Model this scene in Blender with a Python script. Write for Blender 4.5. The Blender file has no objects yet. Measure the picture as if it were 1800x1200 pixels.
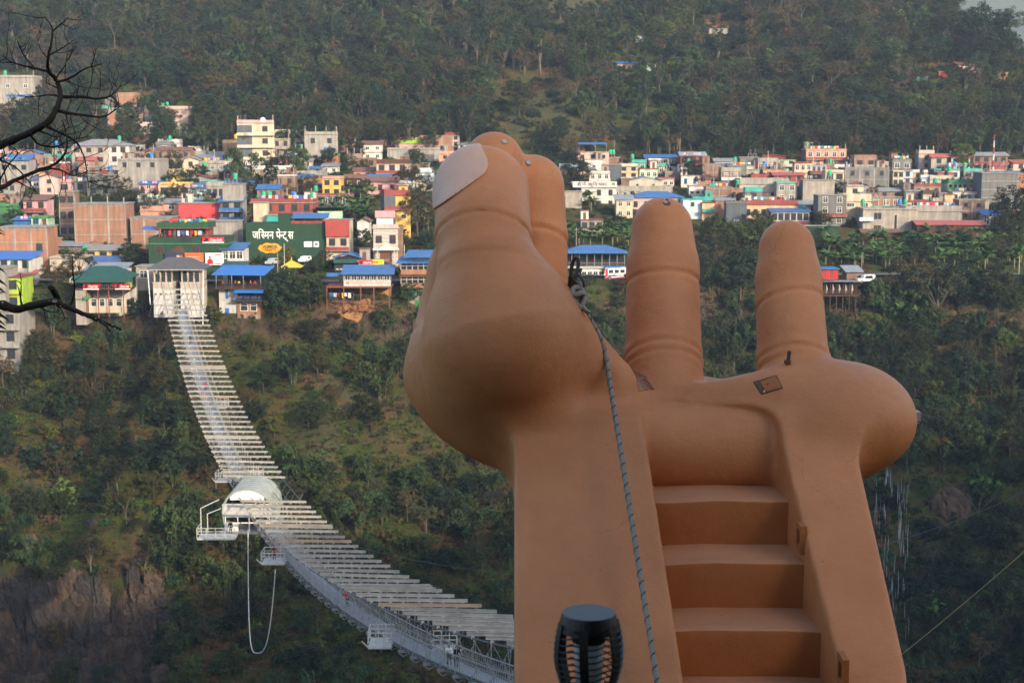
import bpy, bmesh, math, random
import numpy as np
from mathutils import Vector, Matrix
from mathutils.bvhtree import BVHTree

SC = bpy.context.scene
COL = SC.collection
random.seed(7)
RNG = np.random.default_rng(7)

# ------------------------------------------------------------------ camera
TILT = 0.1338
FPX = 2600.0
cam_data = bpy.data.cameras.new('camera')
cam_data.sensor_width = 36.0
cam_data.lens = 36.0 * FPX / 1800.0
cam_data.clip_start = 0.1
cam_data.clip_end = 6000.0
cam_data.dof.use_dof = True
cam_data.dof.focus_distance = 11.0
cam_data.dof.aperture_fstop = 10.0
cam = bpy.data.objects.new('camera', cam_data)
COL.objects.link(cam)
cam.location = (0, 0, 0)
cam.rotation_euler = (math.pi / 2 - TILT, 0, 0)
SC.camera = cam

# ------------------------------------------------------------------ sky, sun, exposure
SUN_EL = math.radians(20.0)
SUN_AZ = math.radians(35.0)            # behind the camera, this far to its right
SUN_H = np.array([math.sin(SUN_AZ), -math.cos(SUN_AZ)])
world = bpy.data.worlds.new('World')
SC.world = world
world.use_nodes = True
wn = world.node_tree.nodes
wl = world.node_tree.links
wn.clear()
w_out = wn.new('ShaderNodeOutputWorld')
w_bg = wn.new('ShaderNodeBackground')
w_sky = wn.new('ShaderNodeTexSky')
w_sky.sky_type = 'NISHITA'
w_sky.sun_disc = False
w_sky.sun_elevation = SUN_EL
w_sky.sun_rotation = math.pi - SUN_AZ
w_sky.air_density = 1.0
w_sky.dust_density = 4.5
w_sky.ozone_density = 0.6
w_sky.altitude = 900
w_bg.inputs['Strength'].default_value = 0.15
wl.new(w_sky.outputs[0], w_bg.inputs['Color'])
wl.new(w_bg.outputs[0], w_out.inputs['Surface'])
sun_data = bpy.data.lights.new('sun', 'SUN')
sun_data.energy = 2.15
sun_data.angle = math.radians(0.6)
sun_data.color = (1.0, 0.82, 0.60)
sun = bpy.data.objects.new('sun', sun_data)
COL.objects.link(sun)
sdir = Vector((SUN_H[0] * math.cos(SUN_EL), SUN_H[1] * math.cos(SUN_EL), math.sin(SUN_EL)))
sun.rotation_euler = sdir.to_track_quat('Z', 'Y').to_euler()
sun.location = (60, -80, 60)

SC.view_settings.view_transform = 'Standard'
SC.view_settings.look = 'None'
SC.view_settings.exposure = 1.48
SC.view_settings.gamma = 1.0
SC.view_settings.use_curve_mapping = False
SC.cycles.use_denoising = True
SC.cycles.max_bounces = 6
SC.cycles.diffuse_bounces = 3
SC.cycles.glossy_bounces = 2
SC.cycles.transmission_bounces = 3
SC.cycles.transparent_max_bounces = 6
SC.cycles.volume_bounces = 0
SC.cycles.caustics_reflective = False
SC.cycles.caustics_refractive = False

# ------------------------------------------------------------------ pixel <-> place helpers
CT, ST = math.cos(TILT), math.sin(TILT)

def ray(px, py):
    u = (px - 900.0) / FPX
    v = -(py - 600.0) / FPX
    return np.array([u, CT + v * ST, -ST + v * CT])

def at(px, py, Y):
    d = ray(px, py)
    return d * (Y / d[1])

def mpp(px, py, Y):
    """metres per photo pixel at that point"""
    return (Y / ray(px, py)[1]) / FPX

# ------------------------------------------------------------------ object helpers
def tag(o, label=None, cat=None, group=None, kind=None):
    if label: o['label'] = label
    if cat: o['category'] = cat
    if group: o['group'] = group
    if kind: o['kind'] = kind
    return o

def empty(name, loc, rz=0.0, label=None, cat=None, group=None):
    o = bpy.data.objects.new(name, None)
    o.empty_display_size = 0.3
    COL.objects.link(o)
    o.location = loc
    o.rotation_euler = (0, 0, rz)
    return tag(o, label, cat, group)

def link(name, me, parent=None, loc=None):
    o = bpy.data.objects.new(name, me)
    COL.objects.link(o)
    if parent is not None: o.parent = parent
    if loc is not None: o.location = loc
    return o

class MB:
    """collects simple shapes and links them as one mesh object"""
    def __init__(s):
        s.v = []; s.f = []; s.m = []
    def add(s, vs, fs, mi=0):
        b = len(s.v)
        s.v.extend([tuple(map(float, p)) for p in vs])
        for f in fs:
            s.f.append(tuple(b + i for i in f)); s.m.append(mi)
    def box(s, x0, x1, y0, y1, z0, z1, mi=0, left=None):
        vs = [(x0,y0,z0),(x1,y0,z0),(x1,y1,z0),(x0,y1,z0),(x0,y0,z1),(x1,y0,z1),(x1,y1,z1),(x0,y1,z1)]
        fs = [(0,3,2,1),(4,5,6,7),(0,1,5,4),(1,2,6,5),(2,3,7,6)]
        s.add(vs, fs, mi)
        b = len(s.v) - 8
        s.f.append((b+3, b+0, b+4, b+7)); s.m.append(mi if left is None else left)
        return s
    def prism(s, pts, d0, d1, axis='y', mi=0):
        """pts: polygon (a,b); extruded along axis"""
        n = len(pts); vs = []
        for d in (d0, d1):
            for a, b in pts:
                vs.append((a, d, b) if axis == 'y' else ((d, a, b) if axis == 'x' else (a, b, d)))
        fs = [tuple(range(n)), tuple(range(2*n-1, n-1, -1))]
        for i in range(n):
            j = (i+1) % n
            fs.append((i, i+n, j+n, j))
        s.add(vs, fs, mi)
        return s
    def bar(s, a, b, w, h=None, mi=0):
        a = Vector(a); b = Vector(b); h = w if h is None else h
        d = (b - a)
        if d.length < 1e-6: return s
        d.normalize()
        up = Vector((0,0,1)) if abs(d.z) < 0.95 else Vector((0,1,0))
        r = d.cross(up).normalized(); u = r.cross(d)
        vs = []
        for p in (a, b):
            for sx, sz in ((-1,-1),(1,-1),(1,1),(-1,1)):
                vs.append(p + r*(sx*w/2) + u*(sz*h/2))
        s.add(vs, [(0,1,2,3),(7,6,5,4),(0,4,5,1),(1,5,6,2),(2,6,7,3),(3,7,4,0)], mi)
        return s
    def tube(s, pts, rads, n=6, mi=0, cap=True):
        pts = [Vector(p) for p in pts]
        if not hasattr(rads, '__len__'): rads = [rads]*len(pts)
        base = len(s.v); u = None
        for i, p in enumerate(pts):
            d = (pts[min(i+1, len(pts)-1)] - pts[max(i-1, 0)])
            if d.length < 1e-9: d = Vector((0,0,1))
            d.normalize()
            if u is None:
                q = Vector((0,0,1)) if abs(d.z) < 0.9 else Vector((1,0,0))
                u = d.cross(q).normalized()
            else:
                u = (u - d*u.dot(d))
                u = u.normalized() if u.length > 1e-6 else d.orthogonal().normalized()
            w = d.cross(u)
            for k in range(n):
                a = 2*math.pi*k/n
                q = p + (u*math.cos(a) + w*math.sin(a))*rads[i]
                s.v.append((q.x, q.y, q.z))
        for i in range(len(pts)-1):
            for k in range(n):
                k2 = (k+1) % n
                s.f.append((base+i*n+k, base+i*n+k2, base+(i+1)*n+k2, base+(i+1)*n+k)); s.m.append(mi)
        if cap:
            s.f.append(tuple(base+k for k in range(n-1,-1,-1))); s.m.append(mi)
            e = base+(len(pts)-1)*n
            s.f.append(tuple(e+k for k in range(n))); s.m.append(mi)
        return s
    def lathe(s, prof, n=14, c=(0,0,0), mi=0):
        return s.tube([(c[0], c[1], c[2]+z) for r, z in prof], [max(r, 1e-3) for r, z in prof], n, mi)
    def mesh(s, name, mats, smooth=False):
        me = bpy.data.meshes.new(name)
        me.from_pydata(s.v, [], s.f)
        for m in (mats if isinstance(mats, (list, tuple)) else [mats]):
            me.materials.append(m)
        if any(s.m): me.polygons.foreach_set('material_index', s.m)
        if smooth: me.polygons.foreach_set('use_smooth', [True]*len(me.polygons))
        me.update()
        return me
    def build(s, name, mats, parent=None, loc=None, smooth=False):
        return link(name, s.mesh(name, mats, smooth), parent, loc)

# ------------------------------------------------------------------ materials
def lin(r, g, b):
    f = lambda c: (c/255.0/12.92) if c/255.0 <= 0.04045 else ((c/255.0+0.055)/1.055)**2.4
    return (f(r), f(g), f(b))

_mc = {}
def mat(name, col, rough=0.8, var=0.12, scale=1.0, bump=0.0, bscale=None, spec=0.3, metal=0.0, streak=0.0, objvar=0.0):
    """plain painted surface: a noise-broken base colour, fine relief, optional rain streaks"""
    if name in _mc: return _mc[name]
    m = bpy.data.materials.new(name); m.use_nodes = True
    nt = m.node_tree; N = nt.nodes; L = nt.links
    bs = N['Principled BSDF']
    bs.inputs['Roughness'].default_value = rough
    bs.inputs['Metallic'].default_value = metal
    bs.inputs['Specular IOR Level'].default_value = spec
    tc = N.new('ShaderNodeTexCoord')
    out = None
    if var > 0 or streak > 0:
        no = N.new('ShaderNodeTexNoise'); no.inputs['Scale'].default_value = scale
        no.inputs['Detail'].default_value = 5; no.inputs['Roughness'].default_value = 0.65
        L.new(tc.outputs['Object'], no.inputs['Vector'])
        mp = N.new('ShaderNodeMapRange')
        mp.inputs['From Min'].default_value = 0.3; mp.inputs['From Max'].default_value = 0.7
        mp.inputs['To Min'].default_value = 1-var; mp.inputs['To Max'].default_value = 1+var*0.6
        L.new(no.outputs['Fac'], mp.inputs['Value'])
        out = mp.outputs[0]
    if streak > 0:
        mg = N.new('ShaderNodeMapping'); mg.inputs['Scale'].default_value = (1.6, 1.6, 0.12)
        L.new(tc.outputs['Object'], mg.inputs['Vector'])
        n2 = N.new('ShaderNodeTexNoise'); n2.inputs['Scale'].default_value = 1.0; n2.inputs['Detail'].default_value = 6
        L.new(mg.outputs[0], n2.inputs['Vector'])
        m2 = N.new('ShaderNodeMapRange'); m2.inputs['From Min'].default_value = 0.38; m2.inputs['From Max'].default_value = 0.62
        m2.inputs['To Min'].default_value = 1-streak; m2.inputs['To Max'].default_value = 1.0
        L.new(n2.outputs['Fac'], m2.inputs['Value'])
        mu = N.new('ShaderNodeMath'); mu.operation = 'MULTIPLY'
        L.new(out, mu.inputs[0]); L.new(m2.outputs[0], mu.inputs[1]); out = mu.outputs[0]
    if objvar > 0:
        oi = N.new('ShaderNodeObjectInfo')
        m3 = N.new('ShaderNodeMapRange'); m3.inputs['To Min'].default_value = 1-objvar; m3.inputs['To Max'].default_value = 1+objvar
        L.new(oi.outputs['Random'], m3.inputs['Value'])
        if out is not None:
            mu = N.new('ShaderNodeMath'); mu.operation = 'MULTIPLY'
            L.new(out, mu.inputs[0]); L.new(m3.outputs[0], mu.inputs[1]); out = mu.outputs[0]
        else: out = m3.outputs[0]
    if out is not None:
        vm = N.new('ShaderNodeVectorMath'); vm.operation = 'SCALE'
        vm.inputs[0].default_value = col
        L.new(out, vm.inputs['Scale'])
        L.new(vm.outputs[0], bs.inputs['Base Color'])
    else:
        bs.inputs['Base Color'].default_value = (*col, 1)
    if bump > 0:
        nb = N.new('ShaderNodeTexNoise'); nb.inputs['Scale'].default_value = bscale or scale*8
        nb.inputs['Detail'].default_value = 4
        L.new(tc.outputs['Object'], nb.inputs['Vector'])
        bp = N.new('ShaderNodeBump'); bp.inputs['Strength'].default_value = 1.0; bp.inputs['Distance'].default_value = bump
        L.new(nb.outputs['Fac'], bp.inputs['Height']); L.new(bp.outputs[0], bs.inputs['Normal'])
    _mc[name] = m
    return m
# ------------------------------------------------------------------ lattice noise for the terrain
def sstep(a, b, x):
    t = np.clip((x - a) / (b - a), 0, 1)
    return t*t*(3-2*t)

_lat = np.random.default_rng(3).random((64, 64))
def vnoise(x, y, s):
    x = np.asarray(x, float)/s; y = np.asarray(y, float)/s
    xi = np.floor(x).astype(int); yi = np.floor(y).astype(int)
    fx = x-xi; fy = y-yi
    fx = fx*fx*(3-2*fx); fy = fy*fy*(3-2*fy)
    g = lambda a, b: _lat[a % 64, b % 64]
    return (g(xi,yi)*(1-fx)+g(xi+1,yi)*fx)*(1-fy) + (g(xi,yi+1)*(1-fx)+g(xi+1,yi+1)*fx)*fy - 0.5

def edge_y(x):
    """where the town's plateau breaks off into the gorge"""
    return 318 + 44*sstep(-45, 65, x) + 9*vnoise(x, 0*np.asarray(x, float)+7, 17)

def terrain(x, y):
    x = np.asarray(x, float); y = np.asarray(y, float)
    ey = edge_y(x)
    ze = -32 - 3*sstep(-45, 65, x)
    d = y - ey
    rel = np.where(d > 0, (-4-ze)/(500-ey)*np.minimum(d, 512-ey), 0)
    # hill behind the town
    hy = 498 + 10*vnoise(x, y*0, 60) + 6*sstep(-50, -140, x)
    dh = np.maximum(y - hy, 0)
    steep = 0.44 + 0.05*vnoise(x, y*0+31, 90)
    hill = steep*dh*sstep(-40, 60, y-hy)**0.3
    crest = 78 - 30*sstep(150, 200, x) - 50*sstep(186, 240, x) + 60*sstep(120, -100, x) + 20*sstep(165, 60, x)
    hill = np.where(hill > crest, crest + (hill-crest)*0.10, hill)
    ridge = 9*vnoise(x + y*0.15, y*0.3, 55) + 5*vnoise(x, y, 27)
    hill = hill + ridge*sstep(20, 110, dh)
    up = ze + rel + hill
    # gorge wall below the edge
    g = np.maximum(-d, 0)
    wall = 0.64*g + 7.0*sstep(0, 9, g) + 0.06*np.maximum(g-45, 0)
    wall = wall + sstep(4, 18, g)*(5.5*vnoise(x + 0.3*y, y*0.7, 24) + 2.6*vnoise(x, y, 9) + 1.0*vnoise(x, y, 3.7))
    # rock cliff low on the left side
    cl = sstep(-56, -64, x + 5*vnoise(x, y, 11))
    ycl = 257 + 6*vnoise(x, y*0+3, 15) + 5*vnoise(x, y*0+9, 6) + 3*vnoise(x, y*0+5, 2.7)
    wall = wall + cl*15*sstep(ycl+1, ycl-3.5, y)
    far = up - np.minimum(wall, 95)
    far = np.maximum(far, -128)
    # our own side: a terrace, then a drop; a wooded ridge behind and to the right
    near = -2.75 + 0*x
    near = np.where(y < 3.6, -2.75 + 0.95*sstep(3.6, 1.6, y), near)
    drop = np.maximum(y - 7.1, 0)
    near = near - np.minimum(4*drop, 14) - 0.55*np.maximum(drop-3, 0)
    dd = x*SUN_H[0] + y*SUN_H[1]
    rg = 74*sstep(35, 180, dd) - 60*sstep(215, 420, dd)
    rg = rg + 6*vnoise(x, y, 40)*sstep(30, 90, dd) + 3*vnoise(x, y, 18)*sstep(30, 90, dd)
    near = near + rg
    return np.maximum(far, np.maximum(near, -128))

def tz(x, y):
    return float(terrain(np.array([x]), np.array([y]))[0])

_ys = np.concatenate([np.arange(200, 600, 0.5), np.arange(600, 1000, 2.0)])
def ground(px, py, ymin=200.0):
    """first terrain point seen through that photo pixel, beyond ymin"""
    d = ray(px, py)
    ys = _ys[_ys >= ymin]
    zs = ys*d[2]/d[1]; xs = ys*d[0]/d[1]
    hit = np.nonzero(terrain(xs, ys) >= zs)[0]
    if len(hit) == 0: return None
    Y = ys[hit[0]]
    x = Y*d[0]/d[1]
    return np.array([x, Y, tz(x, Y)])

# the sheet itself: fine where the photograph looks, coarse elsewhere
xs_ = np.concatenate([np.arange(-620, -180, 22), np.arange(-180, -110, 1.7), np.arange(-110, -55, 0.9), np.arange(-55, -20, 1.7), np.arange(-20, 20, 1.1), np.arange(20, 190, 1.7), np.arange(190, 640, 22)])
ys_ = np.concatenate([np.arange(-520, -40, 24), np.arange(-40, -4, 4), np.arange(-4, 14, 0.9), np.arange(14, 215, 9), np.arange(215, 385, 1.5), np.arange(385, 560, 2.6), np.arange(560, 800, 6), np.arange(800, 1300, 30)])
GX, GY = np.meshgrid(xs_, ys_)
GZ = terrain(GX, GY)
nx, ny = len(xs_), len(ys_)
gv = np.stack([GX.ravel(), GY.ravel(), GZ.ravel()], 1)
ii, jj = np.meshgrid(np.arange(nx-1), np.arange(ny-1))
a_ = (jj*nx+ii).ravel()
gf = np.stack([a_, a_+1, a_+1+nx, a_+nx], 1)

def mesh_np(name, v, f, mats, smooth=True):
    me = bpy.data.meshes.new(name)
    me.vertices.add(len(v)); me.vertices.foreach_set('co', np.asarray(v, np.float32).ravel())
    k = f.shape[1]
    me.loops.add(f.size); me.loops.foreach_set('vertex_index', f.astype(np.int32).ravel())
    me.polygons.add(len(f))
    me.polygons.foreach_set('loop_start', np.arange(0, f.size, k, dtype=np.int32))
    me.polygons.foreach_set('use_smooth', np.full(len(f), smooth))
    for m in (mats if isinstance(mats, (list, tuple)) else [mats]): me.materials.append(m)
    me.update(calc_edges=True)
    return me

def ground_material():
    m = bpy.data.materials.new('hillside'); m.use_nodes = True
    nt = m.node_tree; N = nt.nodes; L = nt.links
    bs = N['Principled BSDF']; bs.inputs['Roughness'].default_value = 0.95
    bs.inputs['Specular IOR Level'].default_value = 0.1
    geo = N.new('ShaderNodeNewGeometry')
    def noise(s, d=5, r=0.6, vec=None):
        n = N.new('ShaderNodeTexNoise'); n.inputs['Scale'].default_value = s
        n.inputs['Detail'].default_value = d; n.inputs['Roughness'].default_value = r
        L.new(vec or geo.outputs['Position'], n.inputs['Vector']); return n.outputs['Fac']
    def ramp(fac, stops):
        r = N.new('ShaderNodeValToRGB')
        e = r.color_ramp.elements
        while len(e) < len(stops): e.new(0.5)
        for k, (p, c) in enumerate(stops): e[k].position = p; e[k].color = (*c, 1)
        L.new(fac, r.inputs['Fac']); return r.outputs['Color']
    def mix(f, a, b, mode='MIX'):
        x = N.new('ShaderNodeMix'); x.data_type = 'RGBA'; x.blend_type = mode
        if isinstance(f, float): x.inputs[0].default_value = f
        else: L.new(f, x.inputs[0])
        for k, v in ((6, a), (7, b)):
            if isinstance(v, tuple): x.inputs[k].default_value = (*v, 1)
            else: L.new(v, x.inputs[k])
        return x.outputs[2]
    grass = ramp(noise(0.35, 8, 0.7), [(0.3, (0.028, 0.043, 0.010)), (0.5, (0.056, 0.072, 0.016)), (0.7, (0.092, 0.092, 0.026))])
    soil = ramp(noise(0.9, 8, 0.75), [(0.3, (0.066, 0.040, 0.020)), (0.55, (0.125, 0.076, 0.038)), (0.75, (0.165, 0.098, 0.048))])
    f1 = noise(0.055, 9, 0.68)
    mr = N.new('ShaderNodeMapRange'); mr.inputs['From Min'].default_value = 0.46; mr.inputs['From Max'].default_value = 0.60
    L.new(f1, mr.inputs['Value'])
    base = mix(mr.outputs[0], grass, soil)
    # bare rock on steep ground
    sx = N.new('ShaderNodeSeparateXYZ'); L.new(geo.outputs['Normal'], sx.inputs[0])
    mg = N.new('ShaderNodeMapping'); mg.inputs['Scale'].default_value = (1, 1, 0.22)
    L.new(geo.outputs['Position'], mg.inputs['Vector'])
    rock = ramp(noise(0.55, 9, 0.72, mg.outputs[0]), [(0.34, (0.020, 0.017, 0.015)), (0.5, (0.065, 0.050, 0.040)), (0.6, (0.13, 0.085, 0.055)), (0.72, (0.25, 0.15, 0.08))])
    st = N.new('ShaderNodeMapRange'); st.inputs['From Min'].default_value = 0.62; st.inputs['From Max'].default_value = 0.45
    nz = N.new('ShaderNodeMath'); nz.operation = 'ADD'
    nn = N.new('ShaderNodeMath'); nn.operation = 'MULTIPLY_ADD'
    nn.inputs[1].default_value = 0.3; nn.inputs[2].default_value = -0.15
    L.new(noise(0.3, 6), nn.inputs[0]); L.new(sx.outputs['Z'], nz.inputs[0]); L.new(nn.outputs[0], nz.inputs[1])
    L.new(nz.outputs[0], st.inputs['Value'])
    base = mix(st.outputs[0], base, rock)
    L.new(base, bs.inputs['Base Color'])
    nb = noise(1.6, 8, 0.75)
    bp = N.new('ShaderNodeBump'); bp.inputs['Distance'].default_value = 0.9; bp.inputs['Strength'].default_value = 1.0
    L.new(nb, bp.inputs['Height']); L.new(bp.outputs[0], bs.inputs['Normal'])
    return m
M_GROUND = ground_material()
tag(link('ground', mesh_np('ground', gv, gf, M_GROUND)), kind='structure')

# a far ridge beyond the hill, seen at the right edge
fx, fy = np.meshgrid(np.arange(150, 1700, 18.0), np.arange(1420, 2300, 18.0))
fz = 20 + 215*sstep(1430, 1900, fy)*(0.72+0.28*sstep(1100, 350, fx)) + 38*vnoise(fx, fy, 190) + 16*vnoise(fx, fy, 70)
fz = np.maximum(fz, -60)
nfx, nfy = fx.shape[1], fx.shape[0]
i_, j_ = np.meshgrid(np.arange(nfx-1), np.arange(nfy-1)); a_ = (j_*nfx+i_).ravel()
tag(link('mountain', mesh_np('mountain', np.stack([fx.ravel(), fy.ravel(), fz.ravel()], 1), np.stack([a_, a_+1, a_+1+nfx, a_+nfx], 1),
    mat('far_forest', (0.075, 0.095, 0.085), .95, .35, .02, spec=.05))), kind='structure')
# ------------------------------------------------------------------ the giant hand: a distance field turned into one skin
def V(*a): return np.array(a, np.float32)
def P(px, py, Y): return at(px, py, Y).astype(np.float32)
def R(rpx, px, py, Y): return float(rpx*mpp(px, py, Y))

def sd_ell(p, c, r):
    q = p - c; r = np.asarray(r, np.float32)
    k0 = np.linalg.norm(q/r, axis=1); k1 = np.linalg.norm(q/(r*r), axis=1) + 1e-6
    return k0*(k0-1)/k1
def sd_cap(p, a, b, ra, rb):
    ba = b-a; pa = p-a
    h = np.clip(pa@ba/(ba@ba), 0, 1)
    return np.linalg.norm(pa - h[:, None]*ba, axis=1) - (ra + (rb-ra)*h)
def smin(a, b, k):
    h = np.clip(0.5 + 0.5*(b-a)/k, 0, 1)
    return b + (a-b)*h - k*h*(1-h)
def smax(a, b, k): return -smin(-a, -b, k)
def chain(p, pts):
    """pts: (px,py,Y,r px)"""
    d = None
    for (a, b) in zip(pts[:-1], pts[1:]):
        e = sd_cap(p, P(*a[:3]), P(*b[:3]), R(a[3], *a[:3]), R(b[3], *b[:3]))
        d = e if d is None else smin(d, e, 0.02)
    return d
def groove(p, c, n, depth, w):
    n = np.asarray(n, np.float32); n = n/np.linalg.norm(n)
    s = (p - c)@n
    lip = np.exp(-((s-1.9*w)/(1.6*w))**2)*0.35 + np.exp(-((s+1.9*w)/(1.6*w))**2)*0.2
    return depth*(np.exp(-(s/w)**2) - lip)

RING = [(1166,730,6.62,72), (1166,640,6.78,68), (1165,470,7.02,63), (1164,400,7.10,53)]
PINK = [(1400,740,6.52,66), (1394,640,6.70,63), (1386,490,6.92,57), (1383,436,6.98,49)]
MIDD = [(942,700,6.75,62), (940,560,6.95,60), (938,420,7.08,59), (936,328,7.14,56)]
INDX = [(776,662,6.8,64), (786,600,6.88,62), (810,480,6.98,58), (846,360,7.02,54), (868,284,7.05,52)]
THUMB_MID = [(880,585,6.30,128), (856,470,6.40,86), (850,430,6.48,80)]
THUMB_TIP = [(849,404,6.52,84), (847,340,6.74,84)]
G_TH1 = (P(850,424,6.47), V(0,0.69,0.72))
G_TH2 = (P(855,478,6.38), V(0,0.52,0.85))

def f_ring(p):
    d = chain(p, RING)
    d = d + groove(p, P(1165,500,6.98), (0,0.46,0.88), 0.009, 0.010)
    d = d + groove(p, P(1165,634,6.79), (0,0.66,0.75), 0.009, 0.010)
    return d + groove(p, P(1165,654,6.77), (0,0.66,0.75), 0.007, 0.010)
def f_pink(p):
    d = chain(p, PINK)
    d = d + groove(p, P(1387,538,6.86), (-0.10,0.56,0.82), 0.009, 0.010)
    d = d + groove(p, P(1393,640,6.70), (0.02,0.64,0.76), 0.009, 0.010)
    return d + groove(p, P(1394,660,6.68), (0.02,0.64,0.76), 0.007, 0.010)
def f_midd(p):
    return chain(p, MIDD) + groove(p, P(938,422,7.07), (0.1,0.46,0.88), 0.009, 0.011)
def f_indx(p):
    return chain(p, INDX) + groove(p, P(784,608,6.87), (0.38,0.35,0.85), 0.011, 0.012)
def f_thumb(p):
    a = chain(p, THUMB_TIP)
    d = smin(a, chain(p, THUMB_MID), 0.05)
    d = d + groove(p, G_TH1[0], G_TH1[1], 0.010, 0.009)
    return d + groove(p, G_TH2[0], G_TH2[1], 0.004, 0.012)

# stair slot and the sloping front of the two stair walls
def x_left(y): return 0.556 + (6.37-y)*0.0605
def x_right(y): return 1.123 + (6.37-y)*0.071
def f_slope(p): return (p[:,2] + 1.083 - 0.7286*(p[:,1]-6.37))/1.237
def f_arm(p):
    q = np.abs(p[:, :2] - V(0.730, 6.0)) - V(0.720-0.30, 1.05-0.30)
    d = np.linalg.norm(np.maximum(q, 0), axis=1) + np.minimum(np.maximum(q[:,0], q[:,1]), 0) - 0.30
    d = smax(d, p[:,2] + 1.175, 0.09)
    return smax(d, f_slope(p), 0.02)
def f_slot(p):
    y = p[:,1]
    d = np.maximum(x_left(y)-p[:,0], p[:,0]-x_right(y))
    back = p[:,1] - (6.43 - np.sqrt(np.clip(0.21**2 - (p[:,2]+1.345)**2, 0, 1)) + 1.5*np.clip(p[:,2]+1.145, 0, 1))
    d = np.maximum(d, -(p[:,2] + 1.42 - 0.7286*(y-6.37))/1.237 - 0.22)
    d = smax(d, p[:,2] + 1.12, 0.11)
    return smax(d, back, 0.03)
def f_body(p):
    ca = P(990,650,6.72)
    d = sd_ell(p, ca, (R(277,990,650,6.72), 0.50, R(190,990,650,6.72)))
    floor_z = p[:,2] + 1.17 - 0.40*np.clip((0.05-p[:,0])/0.5, 0, 1) - 0.15*np.clip(p[:,1]-6.45, 0, .45) + 0.3*np.clip(p[:,1]-6.95, 0, 1)
    d = smax(d, floor_z, 0.10)
    e = sd_ell(p, V(1.08, 6.62, -1.30), (0.56, 0.46, 0.30))
    e = smax(e, floor_z, 0.08)
    return smin(d, e, 0.10)
def f_then(p):
    d = sd_ell(p, P(880,592,6.37), (R(135,880,592,6.37), 0.34, R(142,880,592,6.37)))
    e = sd_cap(p, P(884,548,6.42), P(1070,672,6.50), R(108,884,548,6.42), R(47,1070,672,6.5))
    d = smin(d, e, 0.12)
    e = sd_cap(p, P(890,640,6.42), P(985,800,6.50), R(112,890,640,6.42), R(70,985,800,6.5))
    return smin(d, e, 0.16)
def f_hypo(p):
    d = sd_ell(p, P(1476,735,6.50), (R(131,1478,735,6.50), 0.35, R(101,1478,735,6.50)))
    e = sd_cap(p, P(1306,752,6.52), P(1420,708,6.50), R(66,1312,752,6.5), R(72,1420,702,6.5))
    return smin(d, e, 0.10)

def hand_parts(p):
    palm = smin(f_body(p), f_arm(p), 0.10)
    palm = smin(palm, f_then(p), 0.14)
    palm = smin(palm, f_hypo(p), 0.13)
    palm = smax(palm, -f_slot(p), 0.014 + 0.014*np.clip((p[:,2]+1.30)/0.10, 0, 1))
    rim = sd_cap(p, P(1225,716,6.50), P(1368,700,6.44), R(38,1225,716,6.5), R(52,1368,700,6.44))
    palm = smin(palm, rim, 0.09)
    palm = np.maximum(palm, -2.72 - p[:,2])
    return [palm, f_ring(p), f_pink(p), f_midd(p), f_indx(p), f_thumb(p)]
def f_hand(p):
    ds = hand_parts(p)
    d = ds[0]
    for k, e in ((0.05, ds[1]), (0.05, ds[2]), (0.05, ds[3]), (0.06, ds[4]), (0.06, ds[5])):
        d = smin(d, e, k)
    return d

def eval_sparse(fn, lo, hi, h, blk=6):
    """distance on a grid; exact only near the surface"""
    n = np.ceil((np.asarray(hi)-lo)/(h*blk)).astype(int)
    ax = [lo[k] + (np.arange(n[k])*blk + (blk-1)/2)*h for k in range(3)]
    g = np.stack(np.meshgrid(*ax, indexing='ij'), -1).reshape(-1, 3).astype(np.float32)
    c = fn(g).reshape(n)
    vol = np.repeat(np.repeat(np.repeat(c, blk, 0), blk, 1), blk, 2).astype(np.float32)
    act = np.argwhere(np.abs(c) < h*blk*1.6 + 0.03)
    off = np.stack(np.meshgrid(*[np.arange(blk)]*3, indexing='ij'), -1).reshape(-1, 3)
    for s in range(0, len(act), 4000):
        idx = (act[s:s+4000, None, :]*blk + off[None]).reshape(-1, 3)
        pts = (np.asarray(lo) + idx*h).astype(np.float32)
        vol[idx[:,0], idx[:,1], idx[:,2]] = fn(pts)
    return vol

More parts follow.
